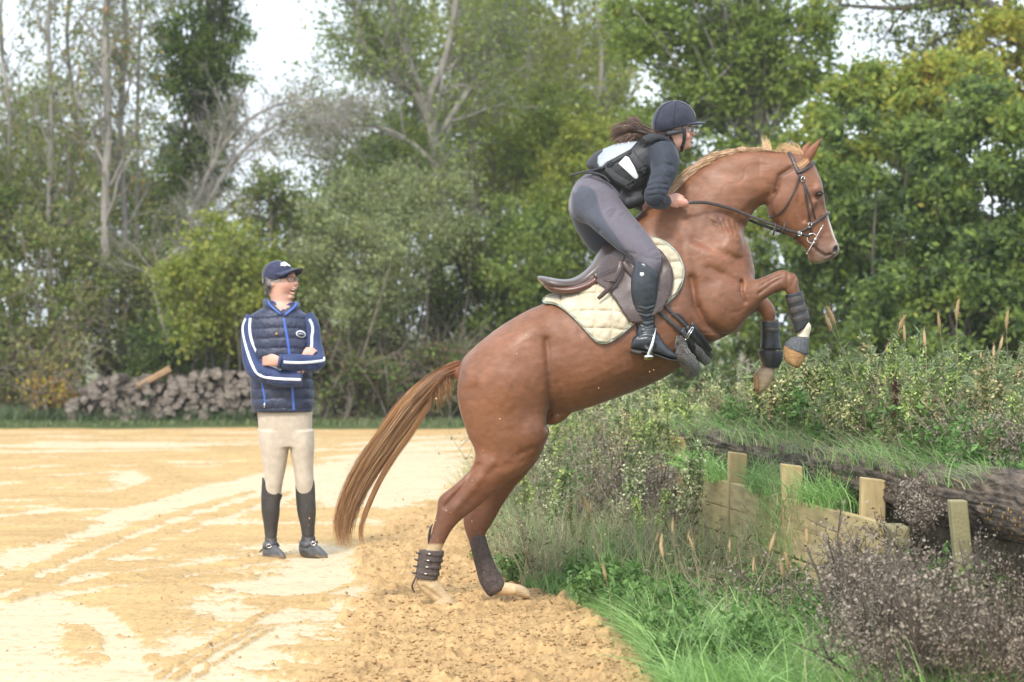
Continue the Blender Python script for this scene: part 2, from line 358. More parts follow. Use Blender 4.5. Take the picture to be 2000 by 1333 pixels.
Cc = np.where(lk[:, None] > .5, cL, cO * .85) * rc.uniform(.85, 1.2, (n, 1)); Fc_ = (icf[None] + (np.arange(n) * 7)[:, None, None]).reshape(-1, 3)
tag(mobj("sand_crumbs", Vc.reshape(-1, 3), Fc_, m_ground, col=np.repeat(Cc, 7, 0)), "loose crumbs and clods of damp sand", kind="stuff")
m_field = mat("far_field", (.11, .13, .05), (.16, .17, .08), rough=1, nscale=.5)
V_ = [(-150, -8, -.06), (150, -8, -.06), (150, 300, -.06), (-150, 300, -.06)]
tag(mobj("ground", V_, [(0, 1, 2, 3)], m_field), "flat field reaching to the horizon behind the trees", kind="structure")
# ---------------------------------------------------------------- the raised bank behind the log
def JX(Y): return 1.03 + (18.1 - Y) * .147
bY = np.linspace(9.2, 24.2, 200); bS = np.linspace(0, 1, 90) ** 1.3
BY, BS = np.meshgrid(bY, bS, indexing='ij'); BX = JX(BY) + .10 + BS * 6.5
bh = .74 * sstep(0, .02 + .14 * sstep(18, 19.5, BY), BS) * (1 - sstep(18.6, 21.6, BY)); bp = np.stack([BX.ravel(), BY.ravel(), 0 * BX.ravel()], -1)
bh = bh + ((.05 * pnoise(bp, 1.5, 3) + .02 * pnoise(bp, 6, 4)).reshape(bh.shape)) * sstep(.02, .06, BS) - .05 * (bh < .01)
i_ = np.arange(199)[:, None] * 90 + np.arange(89)[None, :]; Q_ = np.stack([i_, i_ + 1, i_ + 91, i_ + 90], -1).reshape(-1, 4)
m_soil = mat("bank_soil", (.05, .038, .022), (.12, .10, .055), rough=1, nscale=9, bump=.6, bscale=30)
tag(mobj("bank", np.stack([BX.ravel(), BY.ravel(), bh.ravel()], -1), Q_, m_soil), "earth bank overgrown with weeds behind the log jump", kind="structure")
def bankz(X, Y): return np.where((X > JX(Y) + .12) & (Y < 21.6), .74 * (1 - sstep(18.6, 21.6, Y)) * np.where(Y > 18.6, sstep(0, 1, (X - JX(Y) - .1)), 1), 0.0)
# ================================================================ LEAVES AND BRANCHES
def leafmat(name, transl=.35, rough=.55):
    m = mat(name, (.85, .85, .85), (1.15, 1.15, 1.15), rough=rough, nscale=3, attr=True, transl=transl, spec=.35); return m
m_leaf = leafmat("leaf", .45, .6); m_grass = leafmat("grass_blade", .35, .5)
m_bark = mat("grey_bark", (.19, .175, .15), (.36, .335, .30), rough=.95, nscale=9, bump=.6, bscale=22, stretch=(1, 1, .25))
m_barkd = mat("dark_bark", (.06, .05, .04), (.13, .115, .095), rough=.95, nscale=9, bump=.6, bscale=22, stretch=(1, 1, .25))
m_twig = mat("dry_twig", (.14, .115, .09), (.26, .22, .18), rough=.95, nscale=6)
def leaves(P_, n, spread, size, pal, rg, up=.35, aspect=.55, clumpf=1.2, seed=0, droop=0.0):
    """n rhombic leaves scattered about the anchor points; pal = [(rgb, weight), ...]"""
    P_ = np.asarray(P_, float); k = rg.integers(0, len(P_), n); c = P_[k] + rg.normal(0, 1, (n, 3)) * np.array(spread) * rg.uniform(.3, 1, (n, 1))
    d = rg.normal(0, 1, (n, 3)); d[:, 2] -= droop; d /= np.linalg.norm(d, axis=1)[:, None]
    nn = rg.normal(0, 1, (n, 3)) + np.array((0, 0, up * 2)); s = np.cross(d, nn); s /= np.linalg.norm(s, axis=1)[:, None] + 1e-9
    L = size * rg.uniform(.55, 1.3, (n, 1)); w_ = L * aspect * .5; bend = np.cross(s, d) * L * rg.uniform(-.15, .15, (n, 1))
    V = np.stack([c - d * L * .5, c - s * w_ + bend, c + d * L * .5, c + s * w_ + bend], 1).reshape(-1, 3)
    Q = np.arange(n * 4).reshape(-1, 4)
    cols = np.array([p[0] for p in pal]); wt = np.array([p[1] for p in pal], float); cs = np.cumsum(wt / wt.sum())
    cl = (pnoise(c, clumpf, seed + 50) * .5 + .5); u = np.clip(rg.uniform(0, 1, n) * .55 + cl * .45, 0, .999); ci = np.searchsorted(cs, u)
    C = cols[np.clip(ci, 0, len(cols) - 1)] * rg.uniform(.75, 1.25, (n, 1)); return V, Q, np.repeat(C, 4, 0)
def tubes(polyl, sides=5):
    """many tapered polylines -> one (V, Q): polyl = [(pts, r0, r1, sides)]"""
    V = []; Q = []; o = 0
    for pts, r0, r1, k in polyl:
        n = len(pts); t = np.gradient(pts, axis=0); t /= np.linalg.norm(t, axis=1)[:, None] + 1e-9
        a = np.array((.3, 1, .1)); u = np.cross(t, a); u /= np.linalg.norm(u, axis=1)[:, None] + 1e-9; v = np.cross(t, u)
        th = np.linspace(0, 2 * math.pi, k, endpoint=False); r = np.linspace(r0, r1, n)[:, None, None]
        R = pts[:, None] + (u[:, None] * np.cos(th)[None, :, None] + v[:, None] * np.sin(th)[None, :, None]) * r
        V.append(R.reshape(-1, 3)); i = np.arange(n - 1)[:, None]; j = np.arange(k)[None]; j2 = (j + 1) % k
        Q.append((np.stack([i * k + j, i * k + j2, (i + 1) * k + j2, (i + 1) * k + j], -1).reshape(-1, 4)) + o); o += n * k
    return np.vstack(V), np.vstack(Q)
def walk(p, d, L, n, rg, wob=.12, up=.03):
    pts = [p]; d = d / np.linalg.norm(d)
    for i in range(n):
        d = d + rg.normal(0, wob, 3) + np.array((0, 0, up)); d /= np.linalg.norm(d); pts.append(pts[-1] + d * L / n)
    return np.array(pts)
def branches(stem, r0, r1, rg, levels=3, nb=(14, 6, 4), ln=(1.6, .8, .4), start=.25, ang=.9, up=.05, wob=.12):
    """stem polyline -> list of tubes and leaf anchor points"""
    out = [(stem, r0, r1, 7)]; anchors = []
    def rec(pts, ra, rb, lv, s0):
        if lv >= levels: return
        for i in range(nb[lv]):
            f = s0 + (1 - s0) * (i + rg.random()) / nb[lv]; x = f * (len(pts) - 1); k = min(int(x), len(pts) - 2); p = pts[k] + (pts[k + 1] - pts[k]) * (x - k)
            t = pts[k + 1] - pts[k]; t /= np.linalg.norm(t); q = rg.normal(0, 1, 3); q -= t * q.dot(t); q /= np.linalg.norm(q)
            a = ang * rg.uniform(.6, 1.2); d = t * math.cos(a) + q * math.sin(a); L = ln[lv] * rg.uniform(.55, 1.25) * (1 - .45 * f if lv == 0 else 1)
            rr = (ra + (rb - ra) * f) * rg.uniform(.35, .6); rr = max(rr, .0035); b = walk(p, d, L, 5 if lv < 2 else 3, rg, wob, up)
            out.append((b, rr, max(rr * .35, .002), 5 if lv == 0 else 3))
            if lv >= levels - 2: anchors.extend(b[2:])
            rec(b, rr, rr * .35, lv + 1, .2)
    rec(stem, r0, r1, 0, start); return out, np.array(anchors)
def build_tree(name, label, base, stems, pal, nleaf, lsize, rg, group=None, bark=None, cat="tree", spread=.16, kw=None, aspect=.55, seed=0, trunk="trunk", crown="crown", up=.35):
    """stems: list of (points, r0, r1); branches grow on each"""
    t = thing(name, label, cat, base, group); allT = []; A = []
    for st, a, b in stems:
        o, an = branches(catmull(st, 4), a, b, rg, **(kw or {})); allT += o; A.append(an)
    V, Q = tubes(allT); mobj(trunk, V, Q, bark or m_bark, t); A = np.vstack([a for a in A if len(a)])
    if nleaf:
        V, Q, C = leaves(A, nleaf, (spread,) * 3, lsize, pal, rg, seed=seed, aspect=aspect, up=up); mobj(crown, V, Q, m_leaf, t, smooth=False, col=C)
    return t, A
def clumps(c, r, n, rg, shell=.45, low=-1.0):
    """n anchor points spread in lumps through an ellipsoid"""
    d = rg.normal(0, 1, (n, 3)); d /= np.linalg.norm(d, axis=1)[:, None]; rad = shell + (1 - shell) * rg.random((n, 1)) ** .6; rad *= 1 + .16 * rg.normal(0, 1, (n, 1))
    q = d * rad; q[:, 2] = np.maximum(q[:, 2], low); return np.array(c) + q * np.array(r)
def bush(name, label, cpx, cpy, Y, rx, rz, nleaf, lsize, pal, rg, ncl=60, ry=None, group=None, cat="shrub", spread=.17, stems=9, bark=None, aspect=.55, seed=0, shell=.4, twigs=0, droop=0.0, clumpf=1.2):
    """a shrub whose crown is centred at the photo pixel; stems rise from the ground into it"""
    c = P(cpx, cpy, Y); ry = ry or min(rx, 1.1); t = thing(name, label, cat, (c[0], Y, 0), group)
    A = clumps(c, (rx, ry, rz), ncl, rg, shell); A = A[A[:, 2] > .12]; tb = []
    for i in range(stems):
        a = A[rg.integers(0, len(A))]; b0 = np.array((c[0] + rg.normal(0, rx * .3), Y + rg.normal(0, ry * .3), -.05)); m_ = (a + b0) / 2 + rg.normal(0, .15, 3); tb.append((catmull([b0, m_, a], 4), .035 * rg.uniform(.5, 1.2), .008, 5))
    for a in A[:ncl // 2]:
        for _ in range(2): tb.append((walk(a, rg.normal(0, 1, 3), .45, 4, rg, .2), .007, .003, 3))
    for _ in range(twigs):
        a = A[rg.integers(0, len(A))]; tb.append((walk(a, (a - c) + rg.normal(0, .6, 3), rg.uniform(.4, 1.1), 6, rg, .2, .0), .008, .002, 3))
    V, Q = tubes(tb); mobj("stems", V, Q, bark or m_twig, t)
    V, Q, C = leaves(A, nleaf, (spread * 1.15, spread * 1.15, spread * .9), lsize, pal, rg, seed=seed, aspect=aspect, droop=droop, clumpf=clumpf); mobj("foliage", V, Q, m_leaf, t, smooth=False, col=C); return t
DG = (0.077, 0.129, 0.042); MG = (0.167, 0.238, 0.052); BG = (0.231, 0.308, 0.058); YG = (0.335, 0.357, 0.053); YE = (0.414, 0.333, 0.052); OR = (0.440, 0.220, 0.044); BR = (0.221, 0.156, 0.091); GG = (0.276, 0.324, 0.148); PG = (0.360, 0.413, 0.195); OL = (0.292, 0.312, 0.092)
rg = np.random.default_rng(21)
# ---- tall bare-stemmed trees at the left, autumn leaves
for i, (px_, Y_, r_, lean, lab) in enumerate([(205, 42.5, .085, (0, 6), "tall pale trunk, the thickest of the bare trees at the left"), (240, 43.0, .06, (4, -6), "slim pale trunk just right of the thickest bare tree at the left"), (97, 43.5, .055, (-2, 4), "slim grey trunk left of the thickest bare tree"), (142, 44.2, .05, (-8, 6), "thin grey trunk between two other bare trees at the left"), (30, 44.0, .05, (-20, -10), "thin leaning grey tree at the far left edge"), (258, 44.6, .045, (10, 10), "thinnest pale trunk right of the slim pale pair")]):
    b = G(px_, 616 + CH * FPX / Y_); b[1] = Y_; b[0] = (px_ - 1000) * Y_ / FPX
    st = [b + (0, 0, -.1), P(px_ + lean[1] * .3, 620, Y_), P(px_ + lean[0], 430, Y_), P(px_ + lean[1], 240, Y_), P(px_ + lean[0] * 1.5, 60, Y_), P(px_ + lean[1] * 2, -150, Y_), P(px_ + lean[0] * 2, -420, Y_)]
    build_tree("bare_tree", lab, b, [(st, r_, r_ * .45)], [(BR, 3), (OL, 3), (MG, 3), (YE, 1), (OR, 2)], 2600, .075, rg, "bare autumn trees at the left", kw=dict(nb=(30, 6, 4), ln=(1.25, .6, .32), start=.30, ang=.75, up=.07), spread=.10, seed=i)
# pale leaning pair with arching fine twigs
b = P(372, 640, 41.5); b[2] = 0
build_tree("leaning_tree", "two pale bare stems leaning right, arching over with fine grey twigs", b,
  [([b, P(372, 470, 41.5), P(395, 372, 41.5), P(440, 280, 41.5), P(505, 222, 41.5), P(590, 195, 41.5), P(690, 205, 41.5)], .05, .008), ([b + (.1, 0, 0), P(384, 480, 41.4), P(418, 375, 41.4), P(470, 300, 41.4), P(530, 250, 41.4), P(600, 225, 41.4), P(660, 240, 41.4)], .045, .008),
   ([b + (.05, 0, 0), P(300, 560, 41.3), P(345, 490, 41.3), P(400, 430, 41.3)], .03, .006)], [(BR, 2), (OL, 2), (GG, 2)], 700, .05, rg, kw=dict(nb=(26, 7, 4), ln=(.9, .5, .3), start=.35, ang=.7, up=-.02, wob=.16), spread=.08)
# dark green tree behind them
b = P(400, 600, 47); b[2] = 0
t = thing("green_tree", "dense dark green tree with yellow tips behind the bare trees at the left", "tree", b)
A = np.vstack([clumps(P(385, 235, 47), (.85, .9, 1.5), 66, rg, .35), clumps(P(435, 110, 47), (.45, .7, 1.1), 30, rg, .35), clumps(P(360, 60, 47), (.7, .7, 1.2), 40, rg, .35), clumps(P(350, 380, 47), (1.0, .8, .9), 36, rg, .35), clumps(P(420, -120, 47), (1.1, .9, 1.4), 40, rg, .35)])
tb = [(catmull([b, P(395, 400, 47), P(400, 200, 47), P(410, -100, 47)], 5), .13, .04, 8)]
for a in A[::2]: s_ = P(398, 380 - rg.random() * 250, 47); tb.append((catmull([s_, (s_ + a) / 2 + (0, 0, -.1), a], 3), .03, .006, 4))
V, Q = tubes(tb); mobj("trunk", V, Q, m_barkd, t); V, Q, C = leaves(A, 26000, (.20, .2, .17), .085, [(DG, 4), (MG, 4), (BG, 2), (YG, 1.3), (YE, .5)], rg, seed=3); mobj("crown", V, Q, m_leaf, t, smooth=False, col=C)
# middle open tree
b = P(850, 640, 43); b[2] = 0
build_tree("open_crowned_tree", "tall open tree with a forked grey trunk and thin green leaves, mid picture", b,
  [([b, P(856, 470, 43), P(862, 380, 43), P(848, 270, 43), P(836, 205, 43), P(872, 110, 43), P(890, 0, 43), P(900, -200, 43)], .12, .04), ([P(846, 262, 43), P(815, 190, 43), P(770, 150, 43), P(715, 95, 43), P(690, 10, 43), P(670, -120, 43)], .07, .03),
   ([P(838, 215, 43), P(800, 120, 43), P(770, 30, 43), P(760, -150, 43)], .06, .02), ([P(850, 275, 43), P(900, 200, 43), P(950, 130, 43), P(1000, 20, 43), P(1020, -120, 43)], .06, .02), ([P(848, 320, 43), P(790, 270, 43), P(720, 245, 43), P(660, 250, 43), P(640, 262, 43)], .045, .01)],
  [(DG, 1), (MG, 4), (BG, 4), (GG, 3), (YG, 2)], 17000, .075, rg, kw=dict(nb=(17, 7, 4), ln=(1.15, .62, .34), start=.12, ang=.8, up=.05), spread=.13, seed=9)
for i, (px_, Y_, lab) in enumerate([(925, 45, "slim grey tree just right of the forked open tree"), (968, 46, "slim pale tree behind the rider's back"), (1022, 45.5, "slim grey tree with yellow green leaves left of the rider"), (1165, 46, "slim grey tree right above the rider's shoulders"), (1100, 47, "slim tree full of yellow green leaves left of the rider's head")]):
    b = P(px_, 640, Y_); b[2] = 0; st = [b, P(px_ + 8, 480, Y_), P(px_ - 4, 300, Y_), P(px_ + 10, 120, Y_), P(px_ - 6, -60, Y_), P(px_ + 5, -300, Y_)]
    build_tree("slim_tree", lab, b, [(st, .06, .02)], [(MG, 2), (BG, 3), (YG, 4), (OL, 3), (YE, .8), (GG, 2)], 2500 if px_ < 700 else 6200, .075, rg, "slim trees in the middle", kw=dict(nb=(24, 6, 4), ln=(1.3, .65, .35), start=.2, ang=.8, up=.05), spread=.16, seed=20 + i)
# right: tall green tree
b = P(1492, 640, 40); b[2] = 0
t = thing("green_tree", "tall bright green tree with a bare grey trunk behind the horse's neck", "tree", b)
A = np.vstack([clumps(P(x, y, 40), (rx_, .8, rz_), n, rg, .25) for x, y, rx_, rz_, n in [(1330, 60, .75, .8, 60), (1450, 90, .8, .9, 60), (1560, 60, .6, .8, 40), (1380, 190, .7, .55, 44), (1545, 190, .5, .5, 24), (1290, 260, .55, .5, 24), (1440, 300, .55, .35, 20), (1400, -120, 1.3, 1., 60), (1560, 330, .5, .4, 24), (1240, 60, .5, .5, 18), (1410, 380, .5, .4, 16)]])
tb = [(catmull([b, P(1488, 400, 40), P(1488, 200, 40), P(1470, 60, 40), P(1460, -150, 40)], 5), .085, .05, 8)]
for a in A[::2]: s_ = P(1486, 330 - rg.random() * 330, 40); tb.append((catmull([s_, (s_ + a) / 2 + (0, 0, -.12), a], 3), .025, .005, 4))
V, Q = tubes(tb); mobj("trunk", V, Q, m_bark, t); V, Q, C = leaves(A, 34000, (.19, .19, .15), .095, [(DG, 2), (MG, 4), (BG, 5), (YG, 1.6), (YE, .2)], rg, seed=4); mobj("crown", V, Q, m_leaf, t, smooth=False, col=C)
# right: big hedge bushes, nearer
hp = [(DG, 6), (MG, 5), (BG, 3), (YG, 2.0), (YE, .3)]
for i, (cx_, cy_, Y_, rx_, rz_, n, pal, lab) in enumerate([
  (1760, 430, 33, 1.05, 1.25, 30000, hp + [(YG, .8)], "large dense dark green bush right of the horse's head"), (1930, 380, 32, .9, 1.3, 26000, hp, "dark green bush at the right edge of the picture, the largest there"), (1640, 560, 34, .75, 1.05, 17000, hp, "green bush behind the horse's nose and forelegs"),
  (1850, 640, 31.5, 1.3, .8, 24000, hp, "low dark green bush behind the tall weeds at the right"), (1700, 250, 35, .8, .75, 15000, [(MG, 3), (BG, 4), (YG, 4), (YE, 1.5)], "yellow green bush top above the dark bush"), (1850, 200, 34.5, .8, .6, 14000, [(MG, 2), (BG, 3), (YG, 5), (YE, 2.2), (OR, .8)], "yellow and orange tinted bush near the top right"),
  (1600, 380, 36, .7, .8, 13000, [(MG, 3), (BG, 5), (YG, 4), (YE, 1)], "bright yellow green bush behind the horse's ears"), (1960, 120, 36, .6, .7, 9000, [(MG, 2), (YG, 4), (YE, 3), (OR, 1)], "golden leaved bush in the top right corner"), (1520, 620, 37, .6, .9, 9000, hp, "green bush behind the raised forelegs"),
  (1990, 600, 33.5, .7, 1.1, 12000, hp, "dark bush low at the right edge")]):
    bush("hedge_bush", lab, cx_, cy_, Y_, rx_, rz_, int(n * .72), .092, pal, rg, ncl=int(50 * rx_ * rz_) + 24, spread=.115, seed=30 + i, cat="bush", bark=m_barkd, clumpf=3.0, shell=.5)
# oak limb across the top right
b = P(1990, 616, 38); b[2] = 0
build_tree("oak_tree", "dark oak with a long bare limb across the top right of the sky", b, [([b, P(2020, 300, 38), P(2010, 120, 38), P(1950, 20, 38), P(1860, 4, 38), P(1760, 16, 38), P(1640, 10, 38)], .14, .02), ([P(2010, 120, 38), P(1960, 60, 38), P(1880, 60, 38), P(1800, 90, 38)], .05, .01), ([P(2010, 120, 38), P(2010, -50, 38), P(1950, -150, 38)], .08, .03)],
  [(DG, 3), (OL, 3), (MG, 3), (BR, 1)], 5200, .085, rg, bark=m_barkd, kw=dict(nb=(16, 6, 4), ln=(.9, .45, .25), start=.3, ang=.85, up=.02), spread=.10, seed=44)
# middle and left shrubs, row by row
sp_ = [
 ("willow_bush", 700, 520, 40.5, .95, 1.05, 17000, .062, [(OL, 3), (GG, 5), (PG, 2), (MG, 2)], "round grey green willow bush right of the man", .5, 60),
 ("willow_bush", 820, 440, 41.5, .95, 1.0, 15000, .062, [(OL, 3), (GG, 5), (PG, 2), (YG, 2)], "taller grey green willow bush left of the rider's back", .5, 50),
 ("leafy_bush", 430, 560, 40.2, .75, .95, 12500, .08, [(MG, 3), (OL, 3), (BG, 3), (YG, 5), (YE, 2.2)], "bright yellow green bush left of the man's head", .5, 30),
 ("leafy_bush", 540, 590, 41.0, .65, .8, 10000, .085, [(MG, 4), (BG, 5), (YG, 4), (YE, .8)], "green bush directly behind the man's head", .5, 30),
 ("leafy_bush", 480, 700, 41.6, .9, .6, 9000, .085, [(DG, 3), (MG, 5), (BG, 2)], "dark green bush above the right end of the firewood pile", .5, 20),
 ("leafy_bush", 330, 690, 42.0, .9, .7, 11000, .08, [(DG, 5), (MG, 4), (OL, 2)], "dark bush above the left part of the firewood pile", .5, 60),
 ("twiggy_bush", 90, 560, 42.0, 1.1, 1.2, 11000, .075, [(DG, 5), (OL, 4), (MG, 3), (BR, 2)], "dark tangled bush with grey twigs at the far left", .5, 190),
 ("twiggy_bush", 230, 520, 43.2, .9, 1.1, 10000, .075, [(DG, 4), (OL, 4), (MG, 3), (BR, 2)], "tangled bush round the feet of the bare trees", .5, 150),
 ("twiggy_bush", 70, 730, 41.0, 1.1, .65, 7000, .07, [(DG, 4), (OL, 4), (BR, 3), (MG, 2)], "low brown and green thicket left of the firewood pile", .5, 160),
 ("twiggy_bush", 30, 430, 44, .9, 1.0, 7500, .075, [(DG, 4), (OL, 4), (MG, 3), (BR, 1)], "dark shrub rising at the left edge", .5, 90),
 ("leafy_bush", 1000, 560, 42.0, 1.1, 1.15, 17000, .08, [(DG, 3), (MG, 5), (BG, 3), (OL, 2), (YG, 1)], "green bush behind the saddle", .5, 30),
 ("leafy_bush", 900, 600, 42.5, .8, 1.1, 12000, .08, [(DG, 4), (MG, 5), (BG, 2)], "dark green bush above the horse's tail", .5, 30),
 ("leafy_bush", 1150, 500, 43.0, 1.1, 1.3, 17000, .08, [(MG, 5), (BG, 4), (YG, 3), (OL, 2)], "green bush behind the rider's legs", .5, 20),
 ("leafy_bush", 1100, 300, 44.5, 1.1, .9, 12000, .08, [(MG, 3), (BG, 4), (YG, 5), (YE, 1)], "yellow green bush behind the rider's hips", .5, 20),
 ("leafy_bush", 1350, 470, 41.5, 1.0, 1.0, 15000, .085, [(DG, 3), (MG, 5), (BG, 4), (YG, 1)], "green bush behind the horse's neck", .5, 20),
 ("bramble_bush", 700, 730, 40.4, .95, .55, 6500, .07, [(DG, 4), (MG, 3), (BR, 3), (OL, 3)], "low brown bramble thicket right of the man", .5, 260),
 ("bramble_bush", 850, 745, 40.8, .95, .55, 6500, .07, [(DG, 4), (MG, 3), (BR, 3), (OL, 3)], "low brown bramble thicket behind the horse's tail", .5, 240),
 ("bramble_bush", 660, 640, 41.3, .8, .6, 9000, .075, [(DG, 4), (MG, 4), (OL, 3)], "dark bramble bush level with the man's shoulders", .5, 90),
 ("bramble_bush", 1010, 760, 41.2, 1.0, .55, 6500, .07, [(DG, 4), (MG, 3), (BR, 2), (OL, 3)], "low thicket glimpsed behind the horse's haunch", .5, 90),
 ("bramble_bush", 1200, 740, 42.2, 1.2, .7, 8500, .08, [(DG, 4), (MG, 5), (OL, 2)], "low green thicket behind the horse's belly", .5, 40),
 ("bramble_bush", 1420, 740, 41.2, .9, .45, 5500, .08, [(DG, 4), (MG, 5), (OL, 2)], "low dark thicket behind the horse's chest", .5, 40),
 ("dead_fern", 95, 765, 39.6, .30, .28, 900, .07, [(OR, 2), (YE, 2), (BR, 3)], "dry orange brown fern left of the firewood pile", .3, 50),
 ("leafy_bush", 760, 330, 46.5, 1.2, .9, 8000, .08, [(DG, 4), (MG, 5), (OL, 3)], "dark foliage low behind the forked open tree", .5, 40),
 ("twiggy_bush", 520, 400, 44.5, .45, .65, 3600, .075, [(OL, 4), (MG, 4), (YG, 2)], "thin twiggy bush at the foot of the sky gap", .5, 80),
 ("leafy_bush", 640, 430, 47.5, .9, .7, 6500, .08, [(DG, 3), (MG, 5), (BG, 2), (OL, 3)], "thin green bush under the sky gap", .5, 40),
]
for i, (nm, cx_, cy_, Y_, rx_, rz_, n, ls_, pal, lab, shell, tw) in enumerate(sp_):
    bush(nm, lab, cx_, cy_, Y_, rx_, rz_, n, ls_, pal, rg, ncl=int(55 * rx_ * rz_) + 24, spread=.17, seed=60 + i, cat="bush", shell=shell, twigs=tw, stems=10, bark=m_twig if nm != "leafy_bush" else m_barkd, clumpf=1.8)
for i, (cx_, cy_, rx_, rz_, n, lab) in enumerate([(60, 330, 1.5, 1.6, 13000, "pale hazy tree far behind the bare trees at the left edge"), (250, 420, 1.4, 1.3, 12000, "pale green tree far behind the bare trees"), (560, 560, 1.3, .9, 9000, "pale green tree far behind the man"), (760, 330, 1.0, 1.2, 10000, "pale tree far behind the willow bushes"), (930, 300, 1.5, 1.6, 15000, "pale green tree far behind the open crowned tree"), (1110, 150, 1.4, 1.6, 14000, "tall yellow green tree far behind the rider"), (1230, 420, 1.5, 1.5, 13000, "green tree far behind the rider's head"), (800, 90, 1.2, 1.0, 6000, "thin pale crown far behind the forked tree"), (980, 60, 1.0, 1.1, 7000, "thin yellow green crown left of the tall bright tree"), (1150, 650, 1.8, 1.0, 10000, "dark tree foot far behind the saddle"), (400, 600, 1.6, 1.0, 10000, "dark tree foot far behind the firewood pile"), (1620, 420, 1.4, 1.3, 9000, "green tree far behind the horse's ears")]):
    bush("far_tree", lab, cx_, cy_, 52, rx_, rz_, n, .10, [(GG, 3), (MG, 3), (OL, 4), (PG, 2), (YG, 2)], rg, ncl=int(45 * rx_ * rz_) + 20, spread=.24, seed=90 + i, cat="tree", stems=6, clumpf=1.4, shell=.3)
for i, (cx_, cy_, Y_, rx_, rz_, n, lab) in enumerate([(-170, 420, 43, 1.4, 1.8, 9000, "dark bush in the hedge row beyond the left edge"), (-380, 450, 42, 1.4, 1.7, 7000, "second dark bush beyond the left edge"), (-110, 700, 41, 1.3, .8, 5000, "low thicket beyond the left edge"), (2150, 380, 34, 1.0, 1.6, 9000, "dark bush beyond the right edge"), (2330, 420, 33, 1.1, 1.5, 7000, "second dark bush beyond the right edge"), (-260, 180, 47, 1.6, 1.7, 7000, "pale tree beyond the left edge")]):
    bush("hedge_bush", lab, cx_, cy_, Y_, rx_, rz_, n, .10, [(DG, 4), (MG, 4), (OL, 3)], rg, ncl=80, spread=.22, seed=130 + i, cat="bush", stems=8, twigs=30)
# trunk low behind the forelegs
b = P(1462, 640, 38.5); b[2] = 0
build_tree("grey_trunk_tree", "thick grey trunk low behind the horse's raised forelegs", b, [([b + (0, 0, -.1), P(1458, 640, 38.5), P(1462, 520, 38.5), P(1450, 420, 38.5)], .15, .09)], [(DG, 3), (MG, 4)], 900, .08, rg, kw=dict(nb=(6, 5, 3), ln=(.8, .4, .2), start=.6))
# ================================================================ FIREWOOD
m_wood_bark = mat("log_bark", (.06, .046, .036), (.15, .12, .095), rough=.95, nscale=14, bump=.6)
m_wood_end = mat("log_end", (.13, .105, .085), (.27, .23, .19), rough=.9, nscale=10, bump=.4)
def firelog(rg):
    k = 12; th = np.linspace(0, 2 * math.pi, k, endpoint=False); split = rg.random() < .6; r = 1 + .10 * rg.normal(0, 1, k)
    if split: r = np.where((th > 1.1) & (th < 2.9), r * .55, r)
    L = .42; R = np.array([np.stack([np.cos(th) * r * s * .078, np.full(k, y) + .012 * rg.normal(0, 1, k) * (s > .9), np.sin(th) * r * s * .078 * rg.uniform(.8, 1)], -1) for y, s in ((-L / 2, .93), (-L / 2 + .012, 1), (L / 2 - .012, 1), (L / 2, .93))])
    return close_rings(R)
protos = []
FO = ORG; npile = 0; rg2 = np.random.default_rng(8)
PX0, PX1 = 138, 502
def pile_top(x):
    return np.interp(x, [138, 160, 200, 260, 330, 380, 420, 480, 502], [798, 770, 738, 728, 742, 728, 722, 720, 724])
row = 0; y = 812.0
base_c = P(320, 812, 41.0)
while y > 715:
    x = PX0 + (row % 2) * 7 + rg2.uniform(-3, 3)
    while x < PX1:
        if y > pile_top(x) + 6:
            c = P(x + rg2.uniform(-4, 4), y + rg2.uniform(-5, 5), 39.5 + rg2.uniform(-.12, .12)); sc = rg2.uniform(.7, 1.4)
            if npile < 9:
                V, Q, T = firelog(rg2); Fc = [tuple(q) for q in Q] + [tuple(t_) for t_ in T]; k = 12
                fm = [1 if i < k or i >= 2 * k else 0 for i in range(len(Q))] + [1] * len(T)
                o = mobj("firewood_log", V + c, Fc, None, origin=c, smooth=False, mats=[m_wood_bark, m_wood_end], fmat=fm); protos.append(o)
            else:
                o = protos[npile % 9].copy(); S.collection.objects.link(o); o.location = tuple(c)
            o.rotation_euler = (rg2.normal(0, .08), rg2.uniform(0, 6.28), rg2.normal(0, .12)); o.scale = (sc, 1, sc * rg2.uniform(.8, 1.1))
            tag(o, "grey firewood log, %s, %s" % (("bottom layer", "lower middle", "upper middle", "top layer")[min(3, int((812 - y) / 26))], ("left end of the pile", "left of the pile middle", "right of the pile middle", "right end beside the man")[min(3, int((x - 138) / 91))]), "log", "firewood logs stacked under the hedge"); npile += 1
        x += rg2.uniform(14, 21)
    y -= 13; row += 1
V, Q, T = firelog(rg2); V = V * (.9, 1.1, .75); c = P(300, 738, 39.3); o = mobj("firewood_log", V * (1, 1.1, 1) + c, [tuple(q) for q in Q] + [tuple(t_) for t_ in T], mat("orange_split_wood", (.24, .14, .07), (.33, .21, .11), rough=.8), origin=c, smooth=False); o.rotation_euler = (.5, 0, -1.35)
tag(o, "orange brown split log lying aslant on top of the firewood pile", "log")
